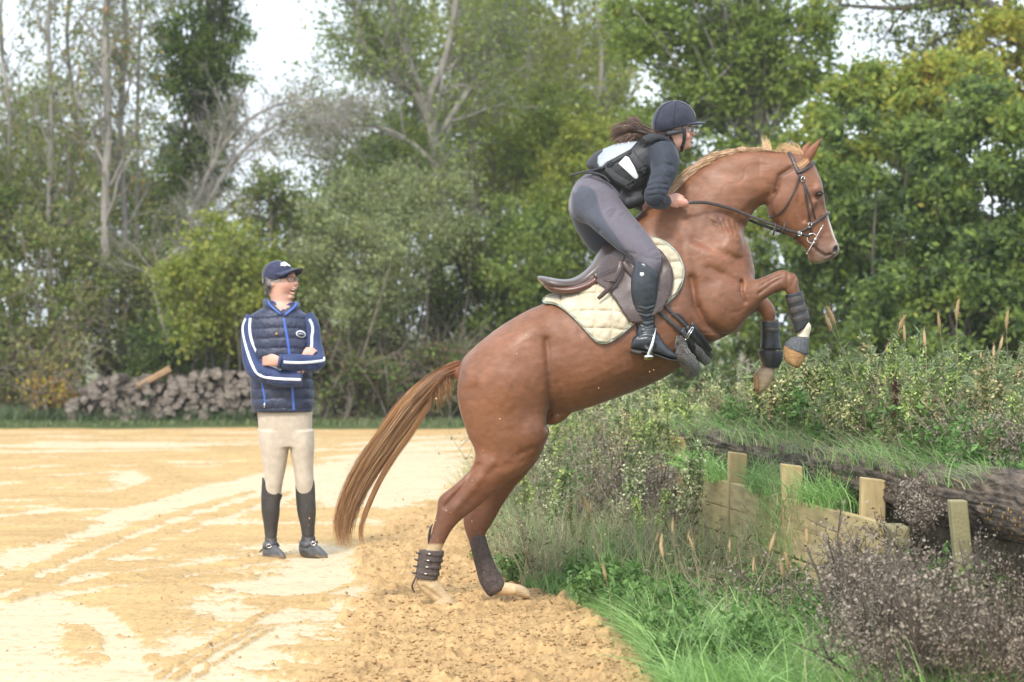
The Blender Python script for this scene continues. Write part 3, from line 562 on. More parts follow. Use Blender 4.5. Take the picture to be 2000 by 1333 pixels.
# ================================================================ THE JUMP: logs, boards, posts
m_logbark = mat("weathered_log_bark", (.026, .019, .013), (.17, .13, .095), rough=.95, nscale=13, bump=.7, bscale=16, stretch=(2.6, .45, 2.6), dist=.03, contrast=1.2)
m_lichen = mat("orange_lichen", (.45, .24, .05), (.60, .38, .10), rough=1, nscale=50)
m_board = mat("treated_board", (.29, .225, .105), (.52, .41, .20), rough=.85, nscale=4, bump=.2, bscale=40, stretch=(6, .5, 6), c3=(.43, .335, .155))
m_post = mat("treated_post", (.30, .22, .10), (.52, .40, .20), rough=.85, nscale=5, bump=.25, bscale=30, stretch=(3, 3, .6))
rj = np.random.default_rng(77)
def biglog(label, y0, y1, r0, r1, z0, z1, dx=.2, seed=0):
    n = 190; k = 110; ys = np.linspace(y0, y1, n); c = np.stack([JX(ys) + dx + .02 * np.sin(ys * 1.7), ys, np.linspace(z0, z1, n) + .012 * np.sin(ys * 2.3)], -1)
    th = np.linspace(0, 2 * math.pi, k, endpoint=False); rr = np.linspace(r0, r1, n)
    R = c[:, None] + np.stack([np.cos(th)[None] * rr[:, None], np.zeros((n, k)), np.sin(th)[None] * rr[:, None]], -1)
    Vn = np.stack([np.repeat(ys, k) * .9, np.tile(np.cos(th), n) * 2.2, np.tile(np.sin(th), n) * 2.2], -1)
    d = pnoise(Vn, 1.2, 5 + seed) * .016 + (1 - np.abs(pnoise(Vn * (1.2, 2.2, 2.2), 2.2, 6 + seed))) ** 3 * .016 + pnoise(Vn * (2.5, 1, 1), 5, 7 + seed) * .005 + (1 - np.abs(pnoise(Vn * (.9, 5, 5), 2.2, 8 + seed))) ** 2 * .014
    nr = np.stack([np.cos(th), 0 * th, np.sin(th)], -1); R = R + nr[None] * d.reshape(n, k)[:, :, None]
    t = thing("fallen_log", label, "log", (c[n // 2][0], c[n // 2][1], z0 - r0)); V, Q, T = close_rings(R); mobj("log_body", *polys((V, Q, T)), m_logbark, t)
    return t, c, rr
lg1, c1_, r1_ = biglog("long dark rough-barked log lying along the top of the board wall", 18.9, 12.75, .092, .106, .675, .69, .18)
lg2, c2_, r2_ = biglog("second dark log at the right edge, end to end with the long log", 12.62, 9.6, .125, .135, .70, .66, .17, 9)
LV = []; LQ = []
for c, rr, t in ((c1_, r1_, lg1), (c2_, r2_, lg2)):
    LV = []; LQ = []
    for i in range(240):
        j = rj.integers(40, len(c)); a = rj.uniform(math.pi * .95, math.pi * 1.45); s_ = rj.uniform(.003, .009); p = c[j] + np.array((math.cos(a), 0, math.sin(a))) * (rr[j] + .016) + np.array((0, rj.uniform(-.03, .03), 0))
        u = np.array((-math.sin(a), 0, math.cos(a))) * s_; v = np.array((0, s_ * rj.uniform(.8, 2), 0)); nn = np.array((math.cos(a), 0, math.sin(a))) * .004; o = len(LV); LV += [p - u - v, p + u - v * .6, p + u * .8 + v, p - u + v * .7, p + nn]; LQ += [(o, o + 1, o + 4), (o + 1, o + 2, o + 4), (o + 2, o + 3, o + 4), (o + 3, o, o + 4)]
    mobj("lichen", LV, LQ, m_lichen, t)
def cbox(c, u, v, w_, bev=.006):
    """box with half axes u, v, w and bevelled edges (real bevel by modifier)"""
    V = [c + a * u + b * v + d * w_ for a in (-1, 1) for b in (-1, 1) for d in (-1, 1)]
    Fc = [(0, 1, 3, 2), (4, 6, 7, 5), (0, 4, 5, 1), (2, 3, 7, 6), (0, 2, 6, 4), (1, 5, 7, 3)]; return np.array(V), Fc
dj = np.array((.158, -1, 0)); dj /= np.linalg.norm(dj); nj = np.array((dj[1], -dj[0], 0))    # nj points towards +x? made so below
if nj[0] < 0: nj = -nj
wall = thing("board_wall", "tan timber board wall holding up the bank below the log", "wall", (JX(15.5), 15.5, 0))
def bevel(o, w_=.006):
    b = o.modifiers.new("b", 'BEVEL'); b.width = w_; b.segments = 2
    for p in o.data.polygons: p.use_smooth = False
for r_ in range(4):
    z1 = .555 - r_ * .152; joints = [18.3, 15.62 - .05 * r_, 13.06 + .03 * r_]
    for a, b in zip(joints[:-1], joints[1:]):
        p0 = np.array((JX(a), a, 0)) - nj * .085; p1 = np.array((JX(b), b, 0)) - nj * .085; mid_ = (p0 + p1) / 2; L = np.linalg.norm(p1 - p0) / 2 - .004
        tilt = rj.normal(0, .002)
        V, Fc = cbox(mid_ + (0, 0, z1 - .0745 + tilt), dj * L, nj * (.022 + .001 * r_), np.array((0, 0, .0735))); bevel(mobj("board", V, Fc, m_board, wall), .005)
# posts
for i, (Y_, zt, lean, w2, lab) in enumerate([(18.1, .725, 0, .056, "square tan post at the left end of the board wall"), (16.1, .722, .02, .052, "second square tan post from the left, above the board wall"), (14.8, .72, -.015, .055, "middle square tan post above the board wall, grass on its right"), (13.5, .725, .01, .058, "square tan post standing clear of the log near the right end of the wall")]):
    c = np.array(((dict({18.1: 1326, 16.1: 1438, 14.8: 1548, 13.5: 1703})[Y_] - 1000) * Y_ / FPX, Y_, zt / 2 - .05)); up_ = np.array((lean, 0, 1.)); V, Fc = cbox(c, np.array((w2, 0, 0)), np.array((0, .045, 0)), up_ * (zt / 2 + .05))
    V[V[:, 2] > .5, 2] += (V[V[:, 2] > .5, 0] - c[0]) * -.12; t = mobj("timber_post", V, Fc, m_post, origin=(c[0], Y_, 0)); bevel(t); tag(t, lab, "post", "square timber posts")
c = np.array((1.925, 12.07, .355)); V, Fc = cbox(c, np.array((.038, .008, 0)), np.array((.0, .05, 0)), np.array((-.035, 0, .36))); m_pg = mat("mossy_post", (.20, .18, .09), (.30, .27, .14), rough=.9, nscale=8, bump=.3)
t = mobj("timber_post", V, Fc, m_pg, origin=(c[0], 12.07, 0)); bevel(t); tag(t, "greenish leaning square post under the right log", "post", "square timber posts")
c = P(1346, 858, 18.6); V, Fc = cbox(c, np.array((.022, 0, 0)), np.array((0, .03, 0)), np.array((0.004, 0, .08))); t = mobj("stake", V, Fc, m_twig, origin=c); tag(t, "small grey weathered stake beside the leftmost tan post", "stake")
t = mobj("rotten_beam", *polys(tube([P(1322,918,17.6), P(1296,965,17.4), P(1268,1010,17.2), P(1240,1062,17.0)], [(.045,.055),(.05,.06),(.05,.055),(.04,.045)], 6, 12)), m_twig, origin=P(1240,1062,17.0)); tag(t, "grey rotten beam leaning against the left end of the wall", "beam")
c = P(1752, 1058, 12.9); V, Fc = cbox(c, np.array((.045, .0, 0)), np.array((0, .12, 0)), np.array((.0, 0, .075))); t = mobj("cut_beam_end", V, Fc, m_pg, origin=c); bevel(t, .012); tag(t, "mossy sawn beam end beside the leaning greenish post", "beam")
# ================================================================ HORSE
YH = 14.5
horse = thing("horse", "chestnut horse with pale mane rearing up over the log jump, ridden by the helmeted rider", "horse", G(905, 1192))
_tr = sloft([
 (896,735, 897,765, .03,0,0,2), (902,706, 899,800, .12,0,0,2.1), (920,684, 915,825, .20,0,0,2.2), (948,660, 945,838, .245,0,-.05,2.3), (980,636, 990,835, .27,0,-.05,2.3),
 (1028,608, 1050,815, .275,0,0,2.3), (1064,593, 1102,810, .265,0,.05,2.2), (1102,578, 1148,797, .275,0,.08,2.2), (1140,553, 1195,781, .285,0,.1,2.2),
 (1180,514, 1245,762, .29,0,.12,2.2), (1213,470, 1298,738, .285,0,.16,2.2), (1243,434, 1345,706, .265,0,.22,2.2), (1272,420, 1388,672, .245,0,.2,2.3),
 (1310,430, 1420,655, .235,0,.1,2.3), (1352,445, 1448,625, .22,0,.05,2.3), (1395,462, 1462,580, .18,0,0,2.2), (1430,478, 1466,545, .11,0,0,2), (1448,490, 1464,525, .04,0,0,2)], YH, 6, 40)
_nk = sloft([
 (1215,470, 1440,640, .20,0,.25,2.1), (1248,427, 1460,575, .19,0,.25,2.1), (1282,403, 1466,528, .165,0,.25,2.1), (1322,368, 1461,490, .14,0,.25,2.1), (1350,341, 1452,458, .125,0,.22,2.1),
 (1384,317, 1460,436, .115,0,.18,2.1), (1425,299, 1470,417, .105,0,.15,2.1), (1470,294, 1482,404, .10,0,.1,2.1), (1512,296, 1500,396, .09,0,.05,2.1), (1545,300, 1520,390, .078,0,0,2), (1568,310, 1545,375, .05,0,0,2)], YH, 6, 32)
_hd = sloft([
 (1551,301, 1528,330, .045,0,0,2), (1573,305, 1510,352, .072,0,0,2.1), (1588,317, 1501,376, .088,0,.05,2.4), (1597,337, 1498,400, .098,0,0,2.6), (1605,358, 1501,421, .100,0,-.1,2.7), (1609,380, 1512,437, .09,0,-.05,2.6),
 (1612,400, 1526,450, .076,0,0,2.4), (1618,424, 1542,462, .064,0,.0,2.3), (1625,446, 1557,473, .056,0,0,2.2), (1631,464, 1570,484, .053,0,0,2.2), (1638,480, 1577,497, .056,0,0,2.2), (1639,492, 1581,509, .053,0,0,2.2), (1630,503, 1590,515, .04,0,0,2), (1617,510, 1603,515, .015,0,0,2)], YH, 6, 32)
_near_hind = sloft([
 (925,700, 1062,640, .06,-.12,0,2), (900,735, 1076,700, .115,-.135,0,2.2), (894,768, 1078,755, .13,-.14,0,2.2), (899,806, 1075,800, .13,-.14,0,2.2), (911,845, 1068,850, .115,-.14,0,2.2), (928,884, 1050,893, .095,-.14,0,2.2),
 (918,918, 1020,922, .078,-.14,0,2.1), (884,950, 984,948, .062,-.135,0,2.1), (858,972, 945,982, .05,-.13,0,2.1), (854,996, 913,1006, .045,-.13,0,2.1), (848,1022, 890,1026, .036,-.13,0,2.1), (841,1046, 875,1048, .029,-.13,0,2),
 (834,1066, 864,1070, .027,-.13,0,2), (827,1095, 856,1100, .028,-.13,0,2), (817,1122, 852,1126, .034,-.13,0,2), (814,1142, 862,1144, .037,-.13,0,2), (832,1165, 872,1158, .031,-.13,0,2), (849,1178, 884,1170, .034,-.13,0,2), (858,1186,888,1180,.03,-.13,0,2)], YH, 6, 24)
_far_hind = sloft([
 (930,700, 1062,640, .06,.12,0,2), (905,740, 1080,712, .115,.135,0,2.2), (905,800, 1076,800, .13,.14,0,2.2), (925,850, 1070,852, .115,.14,0,2.2), (940,890, 1054,892, .09,.14,0,2.2),
 (942,920, 1030,924, .07,.14,0,2.1), (933,950, 1002,958, .06,.14,0,2.1), (912,985, 976,998, .05,.14,0,2.1), (905,1012, 962,1022, .045,.14,0,2.1), (907,1032, 951,1038, .036,.14,0,2.1),
 (916,1056, 947,1055, .029,.14,0,2), (922,1080, 953,1076, .027,.14,0,2), (931,1108, 962,1100, .029,.14,0,2), (940,1138, 975,1122, .035,.14,0,2), (955,1160, 985,1136, .036,.14,0,2), (985,1164, 996,1138, .031,.14,0,2), (1008,1163, 1012,1141, .033,.14,0,2), (1018,1162,1020,1145,.03,.14,0,2)], YH, 6, 24)
_near_fore = sloft([
 (1360,520, 1345,610, .04,-.12,0,2), (1400,520, 1365,655, .095,-.135,0,2.2), (1440,545, 1398,664, .10,-.145,0,2.2), (1458,550, 1432,650, .085,-.15,0,2.2), (1474,547, 1460,620, .068,-.15,0,2.1), (1494,540, 1486,593, .054,-.15,0,2.1), (1515,531, 1509,577, .044,-.15,0,2.1),
 (1531,527, 1524,570, .042,-.15,0,2.2), (1547,534, 1529,568, .041,-.15,0,2.3), (1558,550, 1533,570, .039,-.15,0,2.3), (1561,568, 1537,577, .033,-.15,0,2.1), (1565,592, 1543,596, .027,-.15,0,2), (1575,622, 1552,628, .027,-.15,0,2), (1584,636, 1556,643, .034,-.15,0,2),
 (1582,650, 1557,654, .029,-.15,0,2), (1579,661, 1555,663, .03,-.15,0,2), (1574,668,1556,671,.03,-.15,0,2)], YH, 6, 24)
_far_fore = sloft([
 (1400,520, 1380,640, .08,.12,0,2.2), (1440,540, 1410,655, .10,.14,0,2.2), (1462,550, 1440,640, .08,.15,0,2.1), (1478,562, 1464,618, .06,.15,0,2.1), (1496,580, 1478,608, .045,.15,0,2.1), (1511,598, 1485,615, .042,.15,0,2.2), (1515,613, 1489,624, .038,.15,0,2.2),
 (1513,632, 1491,634, .03,.15,0,2), (1513,660, 1492,660, .027,.15,0,2), (1515,690, 1491,690, .028,.15,0,2), (1518,710, 1487,708, .034,.15,0,2), (1512,726, 1484,722, .03,.15,0,2)], YH, 6, 24)
VX = .0065
_all = [_tr, _nk, _hd, _near_hind, _far_hind, _near_fore, _far_fore]
lo, hi = bounds(_all, .05); FH = Field(lo, hi, VX)
FH.add(_tr, .05); FH.add(_nk, .09); FH.add(_hd, .025)
FH.add(_near_hind, .05); FH.add(_far_hind, .05); FH.add(_near_fore, .045); FH.add(_far_fore, .045)
for s_ in (-1, 1):
    FH.add(ellp(1000, 745, YH + s_ * .17, .20, .16, .115, 60), .06)      # haunch
    FH.add(ellp(1035, 850, YH + s_ * .18, .085, .07, .07, 60), .05)     # stifle
    FH.add(ellp(1405, 590, YH + s_ * .165, .15, .10, .085, 60), .06)    # triceps
    FH.add(ellp(1395, 505, YH + s_ * .15, .17, .085, .07, 48), .06)    # shoulder blade
    FH.add(ellp(1440, 570, YH + s_ * .12, .09, .07, .07, 70), .05)
    FH.add(ellp(1528, 392, YH + s_ * .058, .075, .062, .035, 60), .02)   # cheek
    FH.add(ellp(1597, 372, YH + s_ * .083, .034, .022, .018, 100), .014)  # brow above the eye
    FH.add(tube([P(1592, 392, YH + s_ * .086), P(1582, 412, YH + s_ * .075), P(1573, 436, YH + s_ * .063)], [.012, .01, .006], 3, 10), .02)  # facial crest
    FH.add(ellp(1630, 486, YH + s_ * .046, .03, .02, .018, 70), .012)   # nostril
FH.add(ellp(1594, 503, YH, .035, .026, .042, 10), .015)                 # lower lip
FH.add(ellp(1085, 815, YH, .07, .035, .05, 20), .03)                   # sheath
FH.add(ellp(894, 728, YH, .035, .05, .04, 60), .03)                    # dock
# relief: shallow hollows and ridges of the muscles, the same on both sides (x, z in the plane of the horse)
gx, gy, gz = FH.grid(); X2, Z2 = np.meshgrid(gx, gz, indexing='ij'); REL = np.zeros_like(X2)
def xz(pl): return [tuple(P(a, b, YH)[[0, 2]]) for a, b in pl]
def stroke(pl, r, amp):
    global REL
    d = segdist(X2, Z2, xz(pl)); REL = REL + amp * np.exp(-(d / r) ** 2)
stroke([(1066,665),(1070,720),(1073,790),(1070,830)], .018, -.012)       # flank crease
stroke([(1085,680),(1090,740),(1092,790)], .07, -.016)                # hollow of the flank
stroke([(1075,600),(1040,640),(1010,670)], .06, .006)
stroke([(1062,870),(1035,872),(1005,890)], .016, -.004)
stroke([(1030,895),(985,905),(950,920)], .02, -.003)
stroke([(935,905),(905,948),(872,985)], .012, -.009)                   # tendon above the hock
stroke([(960,900),(925,950),(890,990)], .02, .006)
stroke([(925,760),(930,820),(950,880)], .03, -.008)                   # between the thigh muscles
stroke([(1345,545),(1352,595),(1375,635),(1410,655)], .02, -.016)       # behind the elbow
stroke([(1330,480),(1338,530),(1345,560)], .035, -.010)
stroke([(1442,552),(1440,570),(1448,590)], .010, -.012)                # top of the forearm
stroke([(1380,525),(1415,545),(1440,552)], .022, -.008)
stroke([(1350,470),(1390,490),(1440,510)], .02, -.006)
stroke([(1315,450),(1360,470),(1400,470)], .03, -.007)
stroke([(1385,415),(1420,425),(1450,440)], .022, -.007)                # jugular groove
stroke([(1500,385),(1470,398),(1448,420)], .02, -.004)
for i in range(6): stroke([(1378 + i * 11, 428 + (i % 2) * 7), (1392 + i * 9, 440 + i * 5)], .005, -.004)
stroke([(1330,395),(1400,350),(1480,330)], .04, -.006)
stroke([(1545,330),(1520,345),(1512,378)], .012, -.009)                # behind the jaw
stroke([(1513,376),(1502,396),(1503,415),(1520,440)], .007, -.005)
stroke([(1560,360),(1556,400),(1568,430)], .016, -.008)                # before the cheek
stroke([(1603,402),(1604,430),(1612,455)], .012, -.006)
stroke([(1608,420),(1620,460)], .008, .004)
stroke([(1620,497),(1611,500),(1600,494),(1586,482)], .005, -.016)               # mouth
stroke([(1520,545),(1500,556),(1475,575)], .007, -.006)
stroke([(1545,545),(1540,560)], .006, -.004)
stroke([(1533,531),(1530,550),(1532,566)], .006, -.005); stroke([(1546,536),(1551,548)], .008, .005); stroke([(1478,560),(1505,545),(1522,538)], .006, -.005); stroke([(1485,588),(1508,572)], .006, -.004)
stroke([(828,1140),(850,1155),(868,1168)], .006, -.005); stroke([(846,1140),(862,1158)], .008, .003); stroke([(818,1150),(835,1160)], .005, -.004)
stroke([(1290,470),(1300,560),(1290,640)], .08, -.006)
for i in range(5): stroke([(1130 + i * 34, 640 - i * 12), (1150 + i * 34, 740 - i * 10)], .016, .0025)
for i in range(9): stroke([(1345 + i * 3, 600 + i * 6), (1362 + i * 3, 603 + i * 6)], .004, -.0015)
rn = smooth_noise(REL.shape, 5, (26, 30)) * .0026 + smooth_noise(REL.shape, 6, (60, 66)) * .0013
rn = rn - .0022 * np.exp(-(smooth_noise(REL.shape, 9, (22, 26)) / .045) ** 2) * (X2 > P(1290, 500, YH)[0])
FH.D -= ((REL * 1.4 + rn)[:, None, :] * np.clip(np.abs(gy - YH) / .06, 0, 1)[None, :, None]).astype(np.float32)
for s_ in (-1, 1):
    FH.cut(ellp(1632, 488, YH + s_ * .066, .024, .012, .034, 66), .004)   # nostril hole
    FH.cut(ellp(1600, 378, YH + s_ * .112, .02, .015, .022, 165), .006)    # eye socket
HV, HQ = FH.skin()
# coat colours, with shade painted into creases, belly, nostril and mouth
hx, hy = px_of(HV); near = HV[:, 1] < YH
coat = np.tile(np.array((.20, .081, .036)), (len(HV), 1))
n1 = pnoise(HV, 7, 1)[:, None]; n2_ = pnoise(HV, 22, 2)[:, None]
coat = coat * (1 + .10 * n1 + .06 * n2_)
def blend(mask, c):
    global coat
    m = np.clip(mask, 0, 1)[:, None]; coat = coat * (1 - m) + np.array(c) * m
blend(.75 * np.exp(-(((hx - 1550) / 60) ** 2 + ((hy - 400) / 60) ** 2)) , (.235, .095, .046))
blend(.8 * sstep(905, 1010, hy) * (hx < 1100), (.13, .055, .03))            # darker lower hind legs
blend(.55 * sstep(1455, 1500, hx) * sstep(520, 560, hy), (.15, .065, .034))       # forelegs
blend(.5 * np.exp(-(((hx - 1320) / 120) ** 2 + ((hy - 730) / 50) ** 2)), (.16, .07, .035))  # belly painted darker as shading
for (mx_, my_, rx_, ry_, k_) in ((1398, 428, 30, 16, .55), (1345, 470, 40, 14, .25), (1425, 600, 35, 30, .25), (1385, 640, 40, 25, .4), (1345, 590, 14, 40, .4), (1075, 740, 9, 60, .35), (1250, 745, 90, 16, .5), (1030, 820, 30, 40, .25), (1050, 850, 18, 25, .3), (1120, 700, 60, 30, .12), (1470, 400, 30, 10, .3), (1510, 400, 14, 20, .35), (905, 730, 6, 22, .7)):  # sweat on neck and chest; crease shade painted at flank, elbow, throat and belly
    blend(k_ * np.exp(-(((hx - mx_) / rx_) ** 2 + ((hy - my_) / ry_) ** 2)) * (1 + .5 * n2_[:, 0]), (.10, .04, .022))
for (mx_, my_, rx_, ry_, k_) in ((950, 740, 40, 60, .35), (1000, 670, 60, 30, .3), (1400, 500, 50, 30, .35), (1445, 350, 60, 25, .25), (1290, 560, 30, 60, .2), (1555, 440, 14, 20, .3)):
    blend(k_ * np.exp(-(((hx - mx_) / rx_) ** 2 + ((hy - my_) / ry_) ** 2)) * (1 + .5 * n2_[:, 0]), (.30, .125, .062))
vein = np.abs(pnoise(HV, 13, 8)); blend(.22 * (vein < .05) * (hx > 1300) * (hx < 1500) * (hy > 380), (.12, .045, .025))
spk = pnoise(HV, 160, 12) > .93; blend(.35 * spk * (hy > 600), (.42, .30, .17))
hdm = sstep(1540, 1560, hx) * (hy < 530)
blend(hdm * sstep(440, 500, hy) * .75 * sstep(1570,1600,hx), (.16, .10, .075))            # grey brown muzzle
blend(hdm * np.exp(-(((hx - 1637) / 8) ** 2 + ((hy - 488) / 15) ** 2)), (.42, .36, .32))
blend(hdm * np.exp(-(((hx - 1603) / 16) ** 2 + ((hy - 515) / 8) ** 2)) * .9, (.42, .33, .22))
blz = hdm * sstep(.036, .022, np.abs(HV[:, 1] - YH)) * sstep(408, 424, hy) * sstep(478, 466, hy) * sstep(-24, -10, hx - (1612 + (hy - 400) * .29)); blend(blz * .75, (.70, .62, .56))
blend(np.exp(-(((hx - 1600) / 13) ** 2 + ((hy - 378) / 9) ** 2)) * .75, (.05, .025, .018)); blend(np.exp(-(((hx - 1633) / 5) ** 2 + ((hy - 488) / 8) ** 2)), (.02, .012, .01))  # dark eye rim; shade of the nostril hollow painted in
for q_, w_, k_ in (([(1620,498),(1611,501),(1600,495),(1586,482)], .006, .8), ([(1548,330),(1522,346),(1513,376),(1504,398)], .012, .45), ([(1594,392),(1582,414),(1574,436)], .008, .3), ([(1608,386),(1606,420),(1616,455)], .010, .22)):  # shade painted as dark lines along mouth, jaw, facial crest and nose
    blend(k_ * np.exp(-(segdist(HV[:, 0], HV[:, 2], [tuple(P(a, b, YH)[[0, 2]]) for a, b in q_]) / w_) ** 2), (.07, .032, .02))
sock = (.50, .37, .21)
blend(sstep(1126, 1134, hy) * near * (hx < 915), sock); blend(sstep(1061, 1067, hy + 2 * n1[:, 0]) * near * (hx < 915), sock)
blend(sstep(1130, 1138, hy) * (~near) * (hx > 940), (.58, .42, .24))
blend(sstep(622, 628, hy) * near * (hx > 1540) * (hx < 1600), (.78, .70, .55))
blend(sstep(712, 720, hy) * (~near) * (hx > 1460), (.30, .21, .15))

m_coat = mat("chestnut_coat", (.80, .78, .76), (1.14, 1.12, 1.10), rough=.49, nscale=26, ndetail=9, stretch=(1, 1, 1.8), bump=.30, bscale=130, attr=True, sheen=.10, spec=.5, dist=.004, rvar=(.42, .62, 7))
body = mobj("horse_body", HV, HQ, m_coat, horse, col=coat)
# ears, eyes
m_ear = mat("ear_hair", (.19, .065, .028), (.26, .10, .045), rough=.6, nscale=60)
def ear(px0, py0, px1, py1, Y, wd, lean):
    a = P(px0, py0, Y); b = P(px1, py1, Y + lean); V = []; Fc = []; n, k = 12, 12
    ax = (b - a); Lr = np.linalg.norm(ax); ax = ax / Lr; side = np.cross(ax, (0, 1, 0)); side /= np.linalg.norm(side)
    for i in range(n + 1):
        t = i / n; r = wd * (math.sin(math.pi * min(1, t * .78 + .22)) ** .8) * (1 - t ** 4) + .0008
        for j in range(k + 1):
            th = math.radians(-150 + 300 * j / k)
            V.append(a + ax * Lr * t + side * (-math.cos(th) * r) + np.array((0, 1, 0)) * math.sin(th) * r * .8 + side * .012 * math.sin(t * 2.2))
    for i in range(n):
        for j in range(k): q = i * (k + 1) + j; Fc.append((q, q + 1, q + k + 2, q + k + 1))
    e = mobj("ear", V, Fc, m_ear, horse); md = e.modifiers.new("s", 'SOLIDIFY'); md.thickness = .005; md.offset = 0; return e
ear(1571, 318, 1609, 273, YH - .055, .023, -.01); ear(1566, 312, 1585, 279, YH + .06, .022, .01)
m_eye = mat("wet_eye", (.012, .007, .005), (.02, .012, .008), rough=.05, coat=1)
m_lid = mat("eyelid", (.07, .03, .02), (.09, .04, .025), rough=.5)
for s_ in (-1, 1):
    mobj("eye", *polys(ellp(1600, 379, YH + s_ * .0915, .017, .0135, .014, 165)), m_eye, horse)
    lid = catmull([P(1592, 381, YH + s_ * .098), P(1596, 374.5, YH + s_ * .106), P(1603, 374, YH + s_ * .104), P(1608, 379, YH + s_ * .092)], 4)
    mobj("eyelid", *polys(tube(lid, [.0045] * len(lid), 1, 8)), m_lid, horse)
# hooves
m_hoof = mat("hoof_horn", (.30, .21, .13), (.42, .31, .19), rough=.55, nscale=15, stretch=(1, 1, 6), bump=.2)
m_dirt_hoof = mat("sandy_hoof", (.40, .29, .165), (.52, .385, .22), rough=.75, nscale=24, bump=.5, stretch=(.5, .5, 5))
m_sole = mat("hoof_sole", (.27, .14, .05), (.42, .25, .10), rough=.8, nscale=40, bump=.6)
m_hoofhair = mat("coronet_hair", (.03, .033, .038), (.14, .145, .15), rough=.6, nscale=30, stretch=(8, 8, 1), bump=.4)
hf = sloft([(848,1173, 882,1168, .034,-.13,0,2), (846,1181, 889,1177, .043,-.13,0,2.2), (845,1187, 893,1184, .048,-.13,0,2.3), (846,1193, 896,1192, .052,-.13,0,2.4)], YH, 4, 24)
mobj("hoof", *polys(hf), m_dirt_hoof, horse)
hf = sloft([(1008,1165, 1006,1142, .034,.14,0,2), (1018,1167, 1017,1143, .042,.14,0,2.2), (1028,1169, 1029,1150, .046,.14,0,2.2), (1033,1169, 1036,1158, .04,.14,0,2.2)], YH, 4, 24)
mobj("hoof", *polys(hf), m_dirt_hoof, horse)
h1 = sloft([(1580,659, 1556,657, .032,-.15,0,2), (1580,672, 1545,660, .042,-.15,0,2.2), (1579,689, 1534,670, .05,-.15,0,2.3), (1577,695, 1532,678, .051,-.15,0,2.3)], YH, 4, 28)
mobj("hoof", *polys(h1), m_hoofhair, horse)
sl = sloft([(1576,693, 1532,676, .049,-.15,0,2.3), (1570,705, 1530,685, .048,-.15,0,2.3), (1563,717, 1533,703, .044,-.15,0,2.2), (1556,720, 1541,713, .03,-.15,0,2)], YH, 4, 28)
mobj("hoof_sole", *polys(sl), m_sole, horse)
h2 = sloft([(1513,718, 1481,719, .036,.15,0,2), (1511,733, 1473,731, .046,.15,0,2.2), (1505,748, 1473,747, .05,.15,0,2.2), (1497,760, 1475,765, .04,.15,0,2.1), (1490,766, 1479,771, .015,.15,0,2)], YH, 4, 24)
mobj("hoof", *polys(h2), m_hoof, horse)
mobj("hoof_sole", *polys(ellp(1477, 748, YH + .13, .052, .013, .04, 96)), m_sole, horse)
# ---- hair
def strands(name, paths, cols, m, parent, seed=1, taper=True, col_jit=.15):
    """ribbons: paths = list of (pts(n,3), width)"""
    r = np.random.default_rng(seed); V = []; Q = []; C = []; o = 0
    for (p, wd), c in zip(paths, cols):
        n = len(p); t = np.gradient(p, axis=0); t /= np.linalg.norm(t, axis=1)[:, None] + 1e-9
        a = r.uniform(0, math.pi); u0 = np.array((math.sin(a) * .5, -1 + .3 * math.cos(a), math.cos(a) * .6))
        s = np.cross(t, u0); s /= np.linalg.norm(s, axis=1)[:, None] + 1e-9
        f = np.linspace(0, 1, n); ww = wd * (np.minimum(1, .5 + f * 3) * (1 - f ** 3 * .9) if taper else np.ones(n))
        V.append(np.stack([p - s * ww[:, None] / 2, p + s * ww[:, None] / 2], 1).reshape(-1, 3))
        i = np.arange(n - 1) * 2 + o; Q.append(np.stack([i, i + 1, i + 3, i + 2], -1)); o += 2 * n
        cc = np.array(c) * (1 + r.uniform(-col_jit, col_jit)); C.append(np.tile(cc, (2 * n, 1)) if cc.ndim == 1 else np.repeat(cc, 2, 0))
    return mobj(name, np.vstack(V), np.vstack(Q), m, parent, col=np.clip(np.vstack(C), 0, 1))
m_hair = mat("horse_hair", (.85, .85, .85), (1.15, 1.12, 1.1), rough=.42, nscale=120, attr=True, transl=.12, spec=.4)
rng = np.random.default_rng(11)
upper = catmull([(899,704),(880,709),(860,719),(824,743),(793,769),(763,808),(727,860),(692,912),(669,963),(655,1009),(656,1045),(668,1068)], 4)
lower = catmull([(899,728),(888,736),(868,742),(850,770),(822,806),(791,848),(761,890),(731,933),(707,976),(692,1012),(684,1042),(682,1072)], 4)
paths = []; cols = []
